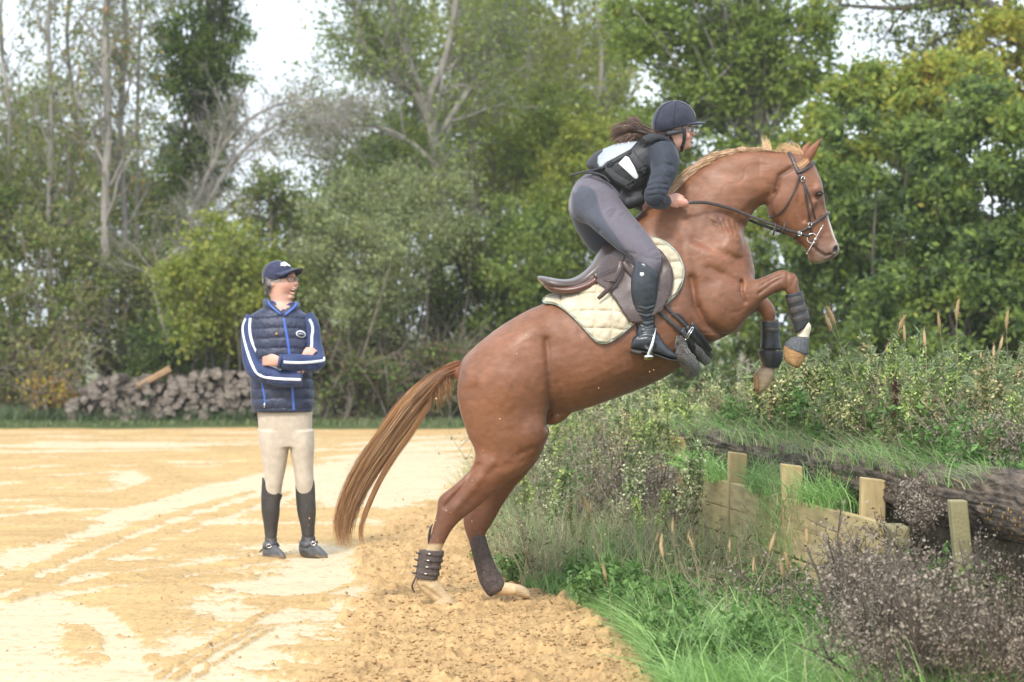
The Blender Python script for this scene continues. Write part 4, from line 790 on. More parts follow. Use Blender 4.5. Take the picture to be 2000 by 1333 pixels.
for i in range(1700):
    a = rng.uniform(0, 1); a = .5 + (a - .5) * (abs(a - .5) * 2) ** -.15 if rng.random() < .5 else a; a = min(max(a, 0), 1)
    L0 = .60 + .40 * rng.random() ** .8; s0 = 0 if rng.random() < .75 else rng.uniform(0, .3); n = 16
    f = s0 + (L0 - s0) * np.linspace(0, 1, n); idx = f * (len(upper) - 1); ii = np.clip(idx.astype(int), 0, len(upper) - 2); fr = (idx - ii)[:, None]
    U = upper[ii] * (1 - fr) + upper[ii + 1] * fr; Lw = lower[ii] * (1 - fr) + lower[ii + 1] * fr
    wob = a + .10 * np.sin(f * rng.uniform(3, 9) + rng.uniform(0, 6)) * f + rng.normal(0, .05) * f * f * 2
    q = U * (1 - wob)[:, None] + Lw * wob[:, None]
    clump = (math.floor(a * 6) + .5) / 6 + .03 * math.sin(i)
    q = q + (U * (1 - clump) + Lw * clump - q) * (f ** 1.6 * .93)[:, None] + rng.normal(0, 2.2, 2) * (f ** 2)[:, None] * 2
    depth = math.sin(math.pi * min(max(a, .04), .96)) * .05 * rng.uniform(-1, 1)
    p = np.array([P(x, y, YH + depth * min(1, g * 4 + .3) + .02 * math.sin(g * 7 + i)) for (x, y), g in zip(q, f)])
    paths.append((p, rng.uniform(.0014, .0034)))
    base = np.array((.40, .20, .085)) if a < .3 else np.array((.29, .155, .072))
    if rng.random() < .28: base = np.array((.52, .34, .18))
    if rng.random() < .30: base = np.array((.08, .04, .022))
    tip = np.array((.40, .22, .10)); g = f[:, None]
    root = np.array((.26, .10, .04))
    c = root * np.clip(1 - g * 3, 0, 1) + base * (1 - np.clip(1 - g * 3, 0, 1)); c = c * (1 - g ** 3 * .6) + tip * g ** 3 * .6; cols.append(c)
lockp = catmull([(838,790),(800,850),(768,895),(741,940),(720,985),(707,1022),(706,1048),(713,1070)], 3)
for i in range(150):    # a separate lock at the tail's right edge
    e_ = int(rng.integers(len(lockp) - 7, len(lockp) + 1)); off = rng.normal(0, 2.6, 2); g_ = np.linspace(0, 1, e_)[:, None]; q = lockp[:e_] + off * (1 - .3 * g_) + rng.normal(0, 2.0, 2) * g_ ** 2
    paths.append((np.array([P(x, y, YH - .02 + .012 * math.sin(i * 1.7)) for x, y in q]), rng.uniform(.0014, .003))); cols.append(np.tile(np.array((.34, .18, .08)) * rng.uniform(.6, 1.3), (e_, 1)))
for i in range(90):     # flyaway hairs
    j_ = int(rng.integers(8, len(upper) - 10)); src_ = upper if rng.random() < .4 else lower; ln_ = int(rng.integers(7, 14)); q = src_[j_:j_ + ln_].copy(); dv = rng.normal(0, 1, 2) * (7, 6); q = q + dv * (np.linspace(0, 1, len(q))[:, None] ** 1.6) + rng.normal(0, 3, 2)
    paths.append((np.array([P(x, y, YH + rng.normal(0, .002)) for x, y in q]), .0016)); cols.append(np.tile(np.array((.36, .19, .09)), (len(q), 1)))
for i in range(120):    # wisps that hang from the dock
    a = rng.uniform(0, 1); x0 = 892 - a * 50; y0 = 726 + a * 22; x1 = x0 - rng.uniform(-6, 24); y1 = y0 + rng.uniform(20, 70)
    q = catmull([(x0, y0 - 12), (x0 - 8, y0 + 8), ((x0 + x1) / 2 - 2, (y0 + y1) / 2), (x1, y1)], 3)
    paths.append((np.array([P(x, y, YH - .02 + .02 * math.sin(i)) for x, y in q]), .003)); cols.append(np.tile(np.array((.30, .16, .075)), (len(q), 1)))
tail = strands("tail", paths, cols, m_hair, horse, 3)
# mane: short pale hair along the crest, blown back over it
crest = catmull([(1262,418),(1290,398),(1318,372),(1345,344),(1376,320),(1407,304),(1441,296),(1475,293),(1509,295),(1535,298)], 8)
paths = []; cols = []
lock = rng.uniform(-1, 1, 60)
for i in range(4200):
    f = rng.uniform(0, 1) ** .85; idx = f * (len(crest) - 1); k_ = int(min(idx, len(crest) - 2)); c0 = crest[k_] + (crest[k_ + 1] - crest[k_]) * (idx - k_)
    tg = crest[k_ + 1] - crest[k_]; tg = tg / np.linalg.norm(tg); nr = np.array((tg[1], -tg[0]))
    lk = lock[int(f * 40)] * .5 + lock[int(f * 59)] * .5
    L_ = rng.uniform(12, 38) * (.35 + .75 * math.sin(math.pi * min(1, f * 1.0 + .14))) * (1 if f < .85 else .55)
    up_ = rng.uniform(-.16, .34) + .12 * lk; y0 = rng.uniform(-.024, .02)
    g = np.linspace(0, 1, 9)[:, None]
    q = c0 - nr * 3 - tg * (L_ * g ** 1.15) + nr * (L_ * up_ * np.sin(g * 2.2) + 4 * g) - np.array((0, -1.)) * (g ** 2 * L_ * .10)
    yy = y0 + rng.normal(0, .012) * g[:, 0] - g[:, 0] * rng.uniform(-.015, .03)
    paths.append((np.array([P(x, y, YH + d) for (x, y), d in zip(q, yy)]), rng.uniform(.0013, .003)))
    b = np.array((.56, .37, .21)) if rng.random() < .5 else np.array((.76, .57, .38))
    if rng.random() < .28: b = np.array((.34, .17, .08))
    cols.append(np.tile(b, (9, 1)) * np.linspace(.75, 1.15, 9)[:, None])
for i in range(80):     # forelock and the tuft behind the ears
    x0, y0 = rng.uniform(1545, 1572), rng.uniform(300, 310); q = catmull([(x0, y0 + 4), (x0 - 4, y0 - 8), (x0 - 12 - rng.uniform(0, 10), y0 - 12 - rng.uniform(-8, 12)), (x0 - 20 - rng.uniform(0, 18), y0 - 8 - rng.uniform(-10, 14))], 3)
    paths.append((np.array([P(x, y, YH + rng.uniform(-.03, .03)) for x, y in q[:1]] + [P(x, y, YH + .02 * math.sin(i)) for x, y in q[1:]]), .003)); cols.append(np.tile(np.array((.62, .40, .22)), (10, 1)))
for i in range(60):
    x0, y0 = 1500 + rng.uniform(-5, 8), 297; q = catmull([(x0, y0), (x0 - 2, y0 - 10), (x0 - 6, y0 - 20 * rng.random() - 4), (x0 - 9, y0 - 30 * rng.random() - 4)], 3)
    paths.append((np.array([P(x, y, YH + .01) for x, y in q]), .003)); cols.append(np.tile(np.array((.66, .46, .27)), (10, 1)))
for i in range(45):   # hair hanging by the browband
    x0, y0 = 1575 + rng.uniform(-5, 8), 312 + rng.uniform(-4, 4); q = catmull([(x0, y0), (x0 - 6, y0 + 6), (x0 - 14, y0 + 12), (x0 - rng.uniform(8, 34), y0 + rng.uniform(8, 20))], 3)
    paths.append((np.array([P(x, y, YH - .085) for x, y in q]), .0015)); cols.append(np.tile(np.array((.60, .36, .18)), (10, 1)))
mane = strands("mane", paths, cols, m_hair, horse, 4)
# ---- leg boots
m_boot = mat("boot_neoprene", (.016, .017, .02), (.035, .036, .04), rough=.42, nscale=30, bump=.25, bscale=60)
m_boot_b = mat("muddy_boot", (.05, .037, .033), (.10, .075, .065), rough=.75, nscale=40, bump=.6, bscale=90)
m_strap = mat("boot_strap", (.035, .03, .03), (.07, .06, .055), rough=.6, nscale=50, bump=.3)
m_steel = mat("polished_steel", (.62, .60, .57), (.72, .70, .67), rough=.22, metal=1)
def legboot(label, secs, straps, m, ms, k=28):
    b = mobj("leg_boot", *polys(sloft(secs, YH, 5, k)), m, horse); b['label'] = label
    for st in straps: mobj("strap", *polys(sloft(st, YH, 2, k)), ms, b)
    return b
def band(x1, y1, x2, y2, w_, yo, th, g=3.0):
    """a strap round the leg: from the back (x1,y1) to the front (x2,y2), th px high"""
    dx, dy = x2 - x1, y2 - y1; L = math.hypot(dx, dy); nx, ny = -dy / L * th / 2, dx / L * th / 2; e = g / L; ax, ay = dx * e, dy * e
    return [(x1 - nx, y1 - ny, x2 - nx, y2 - ny, w_ * .97, yo, 0, 2.1), (x1 - nx * .9 - ax, y1 - ny * .9 - ay, x2 - nx * .9 + ax, y2 - ny * .9 + ay, w_ * 1.06, yo, 0, 2.1),
            (x1 + nx * .9 - ax, y1 + ny * .9 - ay, x2 + nx * .9 + ax, y2 + ny * .9 + ay, w_ * 1.06, yo, 0, 2.1), (x1 + nx, y1 + ny, x2 + nx, y2 + ny, w_ * .97, yo, 0, 2.1)]
legboot("black tendon boot on the raised near foreleg", [(1533,577, 1567,569, .040,-.15,0,2.2), (1534,580, 1568,572, .044,-.15,0,2.3), (1541,605, 1573,597, .042,-.15,0,2.3), (1548,632, 1581,620, .043,-.15,0,2.3), (1552,648, 1577,634, .043,-.15,0,2.3), (1556,652, 1573,640, .038,-.15,0,2.2)],
        [band(1536,590, 1570,582, .043,-.15, 12, .7), band(1541,609, 1575,600, .042,-.15, 12, .7), band(1547,628, 1580,616, .043,-.15, 12, .7)], m_boot, m_strap)
legboot("black smooth boot on the far foreleg", [(1486,628, 1521,628, .042,.15,0,2.2), (1486,632, 1522,632, .045,.15,0,2.3), (1486,660, 1523,660, .044,.15,0,2.3), (1484,682, 1526,684, .048,.15,0,2.3)],
        [band(1487,645, 1522,645, .0455,.15, 8, .5)], m_boot, m_strap)
bb = mobj("bell_boot", *polys(sloft([(1482,684, 1529,686, .050,.15,0,2.2), (1480,687, 1530,688, .055,.15,0,2.2), (1485,703, 1528,704, .054,.15,0,2.2), (1491,717, 1521,719, .045,.15,0,2.2)], YH, 4, 28)), m_boot, horse)
nb = legboot("dark brown strapped boot on the near hind leg, caked with sand", [(820,1074, 866,1076, .040,-.13,0,2.2), (818,1078, 867,1080, .044,-.13,0,2.3), (815,1100, 861,1104, .044,-.13,0,2.3), (811,1126, 855,1130, .046,-.13,0,2.3), (812,1129, 853,1133, .044,-.13,0,2.3)],
        [band(821,1080, 866,1084, .045,-.13, 6, .8), band(819,1092, 864,1096, .045,-.13, 6, .8), band(816,1105, 861,1109, .045,-.13, 6, .8), band(813,1118, 858,1122, .046,-.13, 6, .8)], m_boot_b, m_boot_b)
for i in range(4):
    yb = 1080 + i * 13; xb = 819 - i * 2.4
    mobj("strap_end", *polys(tube([P(xb + 3, yb, YH - .15), P(xb - 3, yb + 1, YH - .155), P(xb - 7, yb - 1, YH - .15)], [[.004, .006], [.003, .005], [.002, .004]], 3, 8)), m_strap, nb)
    mobj("buckle", *polys(tube([P(836 - i * 2.4, yb + 2, YH - .178), P(842 - i * 2.4, yb + 2.5, YH - .178)], [.005, .005], 1, 6)), m_steel, nb)
mobj("heel_flap", *polys(tube([P(813,1126,YH-.13), P(807,1138,YH-.13), P(805,1148,YH-.13), P(810,1158,YH-.13)], [[.022,.004],[.024,.005],[.018,.005],[.006,.003]], 4, 10)), m_boot_b, nb)
mobj("hock_tab", *polys(tube([P(837,1064,YH-.13), P(838,1048,YH-.13), P(841,1032,YH-.13), P(845,1024,YH-.13)], [[.010,.004],[.014,.007],[.014,.006],[.008,.003]], 4, 10)), m_boot, nb)
legboot("sand caked grey boot on the far hind leg", [(921,1044, 948,1046, .034,.14,0,2.1), (917,1052, 950,1052, .040,.14,0,2.2), (921,1078, 956,1074, .041,.14,0,2.2), (929,1110, 966,1100, .043,.14,0,2.2), (937,1138, 977,1122, .047,.14,0,2.2), (950,1160, 986,1138, .048,.14,0,2.2), (958,1166, 986,1148, .038,.14,0,2.1)],
        [], m_boot_b, m_strap)
# ================================================================ draping on a skin
from mathutils.geometry import delaunay_2d_cdt
def surf(fd, px, py, Y0, off=0.0, side=-1):
    """points at distance off outside the skin of field fd, seen at photo pixels px, py (side -1: the side of the camera)"""
    px = np.atleast_1d(np.asarray(px, float)); py = np.atleast_1d(np.asarray(py, float)); off = np.broadcast_to(np.asarray(off, float), px.shape)
    y = np.full(px.shape, Y0 + side * .15); ny = fd.n[1]
    for it in range(3):
        W = np.array([P(a, b, c) for a, b, c in zip(px, py, y)])
        fx = np.clip(W[:, 0] / fd.vox - fd.lo[0], 0, fd.n[0] - 2); fz = np.clip(W[:, 2] / fd.vox - fd.lo[2], 0, fd.n[2] - 2)
        ix, iz = fx.astype(int), fz.astype(int); fx = (fx - ix)[:, None]; fz = (fz - iz)[:, None]
        C = (fd.D[ix, :, iz] * (1 - fx) + fd.D[ix + 1, :, iz] * fx) * (1 - fz) + (fd.D[ix, :, iz + 1] * (1 - fx) + fd.D[ix + 1, :, iz + 1] * fx) * fz
        if side > 0: C = C[:, ::-1]
        hit = C <= off[:, None]; ok = hit.any(1); j = np.where(ok, hit.argmax(1), C.argmin(1)); j = np.clip(j, 1, ny - 1)
        r = np.arange(len(j)); c0, c1 = C[r, j - 1], C[r, j]; fr = np.where(ok, np.clip((c0 - off) / np.maximum(c0 - c1, 1e-6), 0, 1), 1)
        jj = j - 1 + fr; jj = ny - 1 - jj if side > 0 else jj
        y = (jj + fd.lo[1]) * fd.vox
    return np.array([P(a, b, c) for a, b, c in zip(px, py, y)])
def fill(poly, step, sub=None):
    """triangulate a photo-pixel polygon with inner points every step px"""
    poly = [tuple(p) for p in poly]; B = []
    for a, b in zip(poly, poly[1:] + poly[:1]):
        n = max(1, int(math.hypot(b[0] - a[0], b[1] - a[1]) / (sub or step)))
        for i in range(n): B.append((a[0] + (b[0] - a[0]) * i / n, a[1] + (b[1] - a[1]) * i / n))
    B_ = np.array(B); x0, y0 = B_.min(0); x1, y1 = B_.max(0); gx_, gy_ = np.meshgrid(np.arange(x0, x1, step), np.arange(y0, y1, step)); g = np.stack([gx_.ravel(), gy_.ravel()], -1)
    d = segdist(g[:, 0], g[:, 1], B + [B[0]]); g = g[(d > step * .5) & inpoly(g, B_)]
    vs = [Vector(p) for p in B] + [Vector(p) for p in g]; es = [(i, (i + 1) % len(B)) for i in range(len(B))]
    v, e, f, *_ = delaunay_2d_cdt(vs, es, [], 1, 1e-5)
    return np.array([(p.x, p.y) for p in v]), [tuple(q) for q in f]
def patch(name, poly, fd, Y0, off, m, parent, step=5, thick=.004, relief=None, side=-1, sm=True, curve=0, col=None):
    if curve: poly = catmull(list(poly) + [poly[0]], curve)[:-1]
    q, f = fill(poly, step); o_ = np.full(len(q), off)
    if relief is not None: o_ = o_ + relief(q)
    V = surf(fd, q[:, 0], q[:, 1], Y0, o_, side)
    if side > 0: V = V
    a = V[list(f[0])]; nrm = np.cross(a[1] - a[0], a[2] - a[0])
    if nrm[1] * side < 0: f = [t[::-1] for t in f]
    ob = mobj(name, V, f, m, parent, smooth=sm, col=col(q) if col else None)
    if thick:
        md = ob.modifiers.new("s", 'SOLIDIFY'); md.thickness = thick; md.offset = 1
    return ob
def strap(name, path, fd, Y0, off, wd, th, m, parent, n=4, side=-1, k=10):
    q = catmull(path, n); V = surf(fd, q[:, 0], q[:, 1], Y0, off, side)
    if len(V) > 4:
        for _ in range(2): V[1:-1] = (V[:-2] + V[1:-1] * 2 + V[2:]) / 4
    return mobj(name, *polys(tube(V, np.tile((th, wd), (len(V), 1)), 1, k)), m, parent)
# ================================================================ TACK
m_leather = mat("brown_leather", (.048, .030, .026), (.085, .055, .047), rough=.38, nscale=12, bump=.12, bscale=160, coat=.15)
m_leather_red = mat("worn_leather", (.07, .026, .016), (.13, .055, .035), rough=.32, nscale=10, bump=.12, bscale=160, coat=.3)
m_leather_top = mat("saddle_seat_leather", (.075, .052, .044), (.12, .088, .076), rough=.34, nscale=7, bump=.08, bscale=200, coat=.25)
m_pad = mat("quilted_cotton", (.47, .40, .28), (.60, .53, .39), rough=.85, nscale=14, bump=.35, bscale=70, sheen=.2)
m_trim = mat("pad_binding", (.24, .30, .26), (.42, .44, .36), rough=.8, nscale=60, bump=.3)
# --- saddle pad
pad = thing("saddle_pad", "cream quilted saddle pad with a green-grey edge under the brown saddle", "saddle pad", P(1180, 600, YH))
pedge = [(1061,590),(1066,580),(1082,574),(1125,566),(1150,545),(1180,515),(1215,485),(1240,462),(1269,464),(1288,469),(1307,481),(1323,499),(1333,524),(1332,548),(1322,570),(1305,588),(1275,612),(1238,631),(1221,646),(1204,659),(1185,669),(1168,667),(1154,654),(1134,632),(1115,613),(1096,598),(1079,591)]
def quilt(q):
    x = q[:, 0]; y = q[:, 1]
    u = (x - 1163 + .06 * (y - 610)) / 34.0; v = (y - 610 - .03 * (x - 1163) + 3 * np.sin(x / 30)) / 34.0
    g = np.minimum(np.abs(u - np.round(u)), np.abs(v - np.round(v)))
    puff = 1 - np.exp(-(g / .11) ** 1.3)
    return .013 * puff + .0016 * np.sin(x * .31 + y * .2) * puff + .0012 * np.sin(x * .13 - y * .47) * puff
for s_ in (-1, 1):
    patch("pad_panel", pedge, FH, YH, .010, m_pad, pad, step=2.6 if s_ < 0 else 6, thick=.006, relief=quilt, side=s_)
for s_ in (-1, 1):
    strap("binding", [(1063,583),(1062,591),(1079,592),(1096,599),(1115,614),(1134,633),(1154,655),(1168,668),(1185,670),(1204,660),(1221,647),(1238,632),(1262,615)], FH, YH, .016, .0065, .005, m_trim, pad, side=s_)
    strap("binding", [(1266,464),(1288,468),(1308,480),(1325,499),(1335,524),(1333,549),(1323,571),(1306,589),(1290,601)], FH, YH, .016, .0055, .005, m_trim, pad, side=s_)
# --- saddle
saddle = thing("saddle", "brown leather jumping saddle on the cream pad, steel stirrup hanging from it", "saddle", P(1200, 540, YH))
seat = sloft([(1049,541, 1050,547, .06,0,0,2.2), (1054,539, 1059,556, .13,0,0,2.4), (1068,541, 1074,566, .165,0,0,2.6), (1090,545, 1097,570, .175,0,0,2.6), (1112,545, 1122,569, .165,0,0,2.5), (1132,537, 1146,563, .14,0,0,2.5),
 (1152,519, 1164,553, .125,0,0,2.4), (1166,496, 1188,545, .125,0,.1,2.4), (1178,481, 1210,532, .125,0,.2,2.4), (1196,477, 1232,515, .12,0,.3,2.4), (1216,486, 1244,503, .10,0,.2,2.2), (1232,478, 1254,488, .07,0,.0,2.2), (1246,462, 1264,474, .05,0,0,2), (1256,456,1266,463,.02,0,0,2)], YH, 5, 36)
mobj("seat", *polys(seat), m_leather_top, saddle)
for s_ in (-1, 1):
    pn = sloft([(1060,553, 1064,562, .03,s_*.10,0,2.2), (1072,556, 1078,571, .05,s_*.11,0,2.3), (1096,560, 1102,575, .055,s_*.13,0,2.3), (1124,557, 1128,573, .055,s_*.14,0,2.3), (1146,548, 1152,566, .05,s_*.15,0,2.2), (1162,538, 1168,555, .04,s_*.16,0,2.2)], YH, 4, 20)
    mobj("panel", *polys(pn), m_leather_red, saddle)
    flap = [(1163,548),(1172,520),(1186,500),(1215,480),(1245,472),(1270,474),(1287,487),(1301,503),(1312,525),(1315,545),(1310,574),(1298,597),(1286,611),(1264,626),(1240,633),(1224,622),(1207,596),(1190,571),(1170,556)]
    patch("flap", flap, FH, YH, .034, m_leather, saddle, step=5, thick=.006, side=s_, curve=2, relief=lambda q: .004 * np.exp(-((q[:, 0] - 1300) / 10) ** 2) + .012 * sstep(520, 500, q[:, 1]))
    strap("welt", [(1287,487),(1301,503),(1312,525),(1315,545),(1310,574),(1298,597),(1286,611)], FH, YH, .040, .003, .003, m_leather, saddle, side=s_)
strap("seat_seam", [(1072,560),(1100,563),(1128,557),(1150,545),(1172,535),(1195,527),(1212,515),(1219,502)], FH, YH, .052, .0022, .003, m_leather, saddle)
mobj("stirrup_leather", *polys(tube([P(1217, 512, YH - .275), P(1226, 524, YH - .285), P(1238, 540, YH - .29), P(1256, 572, YH - .27), P(1270, 610, YH - .265), P(1280, 645, YH - .275)], np.tile((.004, .0125), (6, 1)), 4, 10)), m_leather, saddle)
mobj("stirrup_leather", *polys(tube([P(1213, 508, YH - .27), P(1211, 523, YH - .29), P(1204, 541, YH - .295), P(1190, 562, YH - .295), P(1178, 575, YH - .29), P(1168, 584, YH - .285)], np.array([(.004, .011), (.005, .013), (.004, .013), (.004, .012), (.004, .012), (.003, .009)]), 4, 10)), m_leather, saddle)
mobj("keeper", *polys(tube([P(1178, 548, YH - .29), P(1190, 549, YH - .305), P(1204, 551, YH - .30)], [.0045, .006, .0045], 3, 8)), m_leather, saddle)
strap("skirt", [(1219,515),(1232,530),(1246,547)], FH, YH, .048, .020, .006, m_leather, saddle)
strap("flap_seam", [(1284,562),(1296,569),(1309,577)], FH, YH, .041, .004, .003, m_leather_top, saddle)
# stirrup iron: two branches, tread, eye
YS = YH - .315
def iron(yc, near=True):
    a = P(1281, 641, yc); tl = P(1266, 697, yc)
    for dy in (-.055, .055):
        pts = [a + (0, dy * .15, .002), a + (tl - a) * .22 + (0, dy * .7, 0), a + (tl - a) * .6 + (0, dy * 1.05, 0), tl + (0, dy, 0)]
        mobj("stirrup_branch", *polys(tube(pts, [(.006, .005), (.007, .0055), (.007, .009), (.007, .014)], 5, 12)), m_steel, saddle)
    mobj("stirrup_tread", *polys(tube([tl + (0, -.062, 0), tl + (0, 0, .004), tl + (0, .062, 0)], [(.009, .024), (.009, .026), (.009, .024)], 3, 12, up=(0, 0, 1))), m_steel, saddle)
iron(YS); iron(YH + .315)
mobj("stirrup_pad", *polys(tube([P(1266, 701, YS - .05), P(1266, 701, YS + .05)], [(.008, .022)] * 2, 1, 10, up=(0, 0, 1))), mat("worn_rubber", (.16, .12, .03), (.3, .24, .08), rough=.7), saddle)
# --- girth with buckles and sheepskin
girth = thing("girth", "black girth with elastic straps, steel buckle and grey sheepskin behind the elbow", "girth", P(1350, 670, YH))
m_gstrap = mat("girth_leather", (.03, .026, .026), (.06, .053, .05), rough=.5, nscale=30, bump=.2)
strap("billet", [(1285,606),(1300,620),(1318,636),(1334,651)], FH, YH, .012, .011, .004, m_gstrap, girth)
strap("billet", [(1296,595),(1312,610),(1328,625),(1344,641)], FH, YH, .012, .009, .004, m_gstrap, girth)
def fieldsurf(ms, vox, k, pad_=.03):
    lo_, hi_ = bounds(ms, pad_); f = Field(lo_, hi_, vox)
    for q in ms: f.add(q, k)
    return f
gb_ = tube([P(1333,640,YH-.245), P(1345,655,YH-.235), P(1358,672,YH-.20), P(1372,690,YH-.14), P(1380,698,YH-.05), P(1384,702,YH+.06)], [(.014,.030),(.018,.040),(.020,.046),(.018,.044),(.014,.04),(.012,.04)], 5, 20)
mobj("girth_band", *polys(gb_), m_gstrap, girth)
for i, (dx, dy) in enumerate([(-7, 5), (3, -2), (12, -9)]):
    mobj("girth_strap", *polys(tube([P(1338+dx,640+dy,YH-.268), P(1350+dx,656+dy,YH-.26), P(1364+dx,675+dy,YH-.222), P(1376+dx,694+dy,YH-.16)], [(.005,.011)] * 4, 4, 10)), m_boot, girth)
def frame(c, u, v, r, m, parent, name="buckle"):
    pts = [c + u + v, c + u - v, c - u - v, c - u + v, c + u + v]; ms = [tube([a, b], [r, r], 1, 6) for a, b in zip(pts[:-1], pts[1:])]
    V, Fc = join(ms); return mobj(name, V, Fc, m, parent)
c_ = P(1346, 652, YH - .275); frame(c_, np.array((.018, 0, .030)), np.array((.004, 0, -.003)), .0032, m_steel, girth)
m_fleece = mat("grey_sheepskin", (.06, .053, .05), (.15, .135, .12), rough=1, nscale=35, bump=1.0, bscale=110, sheen=.4, dist=.02)
fl = tube([P(1328,655,YH-.235), P(1330,680,YH-.235), P(1340,702,YH-.21), P(1350,716,YH-.15), P(1352,722,YH-.04), P(1350,722,YH+.08)], [.022,.032,.040,.040,.04,.035], 6, 26)
flv, flf = polys(fl); flv = flv + (pnoise(flv, 70, 4)[:, None] * .006 + pnoise(flv, 28, 5)[:, None] * .006) * np.array((1, 1, 1.))
mobj("sheepskin", flv, flf, m_fleece, girth)
mobj("sheepskin", *polys(tube([P(1352,668,YH-.22), P(1364,684,YH-.19), P(1374,700,YH-.12), P(1382,706,YH-.03)], [.018,.024,.024,.018], 5, 16)), m_fleece, girth)
strap("girth_keeper", [(1310,616),(1322,612),(1334,620),(1343,634)], FH, YH, .012, .005, .003, m_gstrap, girth)
# --- bridle and reins
bridle = thing("bridle", "dark leather bridle with full-cheek steel bit and long reins on the horse's head", "bridle", P(1575, 400, YH))
m_brid = mat("bridle_leather", (.030, .020, .018), (.058, .042, .038), rough=.4, nscale=30, bump=.15, coat=.1)
YHD = YH
for s_ in (-1, 1):
    strap("headpiece", [(1541,298),(1547,308),(1552,320),(1557,332),(1561,340)], FH, YHD, .005, .0105, .004, m_brid, bridle, side=s_)
    strap("browband", [(1558,338),(1567,335),(1577,329),(1587,320),(1591,317)], FH, YHD, .007, .008, .005, m_brid, bridle, side=s_)
    strap("throatlash", [(1562,340),(1559,353),(1553,370),(1541,394),(1528,413),(1512,424),(1501,424)], FH, YHD, .006, .0045, .003, m_brid, bridle, side=s_)
    strap("cheekpiece", [(1563,341),(1568,352),(1572,366),(1575,390),(1580,420),(1584,446),(1586,457)], FH, YHD, .006, .0062, .003, m_brid, bridle, side=s_)
    strap("noseband_strap", [(1572,360),(1580,380),(1587,403),(1592,428)], FH, YHD, .004, .0045, .003, m_brid, bridle, side=s_)
    strap("noseband", [(1620,415),(1610,422),(1598,431),(1585,440),(1572,449),(1560,458),(1550,466)], FH, YHD, .006, .0078, .004, m_brid, bridle, side=s_)
    for (bx, by) in ((1568, 350), (1582, 440)):
        c_ = surf(FH, bx, by, YHD, .012, s_)[0]; frame(c_, np.array((.002, 0, .011)), np.array((.008, 0, -.001)), .0018, m_steel, bridle)
    a_ = P(1607, 441, YHD + s_ * .072); b_ = P(1576, 496, YHD + s_ * .085)
    mobj("bit_cheek", *polys(tube([a_, a_ * .6 + b_ * .4, a_ * .5 + b_ * .5, b_], [.0024, .0035, .0035, .0026], 3, 8)), m_steel, bridle)
    for q_ in (a_, b_): mobj("bit_cheek", *polys(ell(q_, (.0045,) * 3, k=10)), m_steel, bridle)
    cc_ = P(1586, 466, YHD + s_ * .082); rr_ = [cc_ + np.array((math.cos(t), 0, math.sin(t))) * .025 for t in np.linspace(.5, 2 * math.pi - .9, 20)]
    mobj("bit_ring", *polys(tube(rr_, [.003] * 20, 1, 8)), m_steel, bridle)
    mobj("bit_joint", *polys(ell(P(1592, 468, YHD + s_ * .078), (.009, .008, .009), k=10)), m_steel, bridle)
def rein(pts, wd=.0085, th=.0028):
    mobj("rein", *polys(tube(pts, np.tile((th, wd), (len(pts), 1)), 5, 10)), m_brid, bridle)
rein([P(1336,396,YH-.175), P(1352,396,YH-.185), P(1376,396,YH-.17), P(1407,402,YH-.15), P(1437,411,YH-.14), P(1464,422,YH-.13), P(1493,433,YH-.13), P(1520,443,YH-.125), P(1542,451,YH-.115), P(1565,457,YH-.10), P(1582,462,YH-.092)])
rein([P(1285,402,YH+.13), P(1352,392,YH+.18), P(1400,402,YH+.16), P(1437,416,YH+.14), P(1464,430,YH+.13), P(1497,443,YH+.12), P(1529,454,YH+.11), P(1555,462,YH+.10), P(1580,466,YH+.092)])
for px_, py_, yy_ in ((1513, 449, -.13), (1531, 447, -.125), (1562, 457, -.105)):
    mobj("rein_stop", *polys(tube([P(px_ + 2, py_ - 13, YH + yy_), P(px_, py_, YH + yy_ - .006), P(px_ - 3, py_ + 11, YH + yy_)], [(.004, .004), (.006, .006), (.004, .004)], 3, 8)) if px_ < 1550 else polys(tube([P(px_, py_ - 5, YH + yy_ - .004), P(px_ + 1, py_ + 5, YH + yy_ - .004)], [.003, .003], 1, 6)), m_brid if px_ < 1550 else m_steel, bridle)
c_ = P(1562, 457, YH - .112); frame(c_, np.array((.001, 0, .010)), np.array((.008, 0, -.003)), .0018, m_steel, bridle)
# ================================================================ RIDER
rider = thing("person", "rider in a dark helmet, black body protector and grey breeches, crouched forward over the horse", "person", P(1180, 500, YH))
m_skin = mat("skin", (.55, .28, .20), (.68, .38, .28), rough=.5, nscale=18, sss=.08, bump=.05, attr=False)
def fsk(name, fd, m, parent, colf=None, iso=0.0):
    V, Q = fd.skin(iso); return mobj(name, V, Q, m, parent, col=colf(V) if colf else None)
# ---- the body itself: head, neck, trunk, arms, hands and legs, one skin
rb = []
hd_ = sloft([(1288,222, 1350,224, .045,0,0,2.2), (1284,236, 1352,237, .068,0,0,2.2), (1286,248, 1350,248, .070,0,0,2.2), (1291,256, 1349,256, .067,0,0,2.2), (1297,266, 1349,266, .061,0,0,2.2), (1303,275, 1349,275, .055,0,0,2.1), (1311,284, 1348,284, .046,0,0,2.1), (1321,291, 1345,290, .032,0,0,2), (1329,294, 1340,293, .016,0,0,2)], YH, 5, 28)
nk_ = tube([P(1318,268,YH), P(1309,280,YH), P(1294,296,YH), P(1280,310,YH)], [.050,.050,.058,.075], 4, 20)
to_ = tube([P(1285,308,YH), P(1250,326,YH), P(1215,350,YH), P(1175,380,YH), P(1160,395,YH)], [(.15,.08),(.14,.10),(.12,.095),(.15,.10),(.12,.08)], 5, 24)
an_ = tube([P(1298,308,YH-.165), P(1289,345,YH-.25), P(1276,384,YH-.315), P(1290,392,YH-.25), P(1304,393,YH-.195)], [.055,.045,.04,.036,.026], 5, 16)
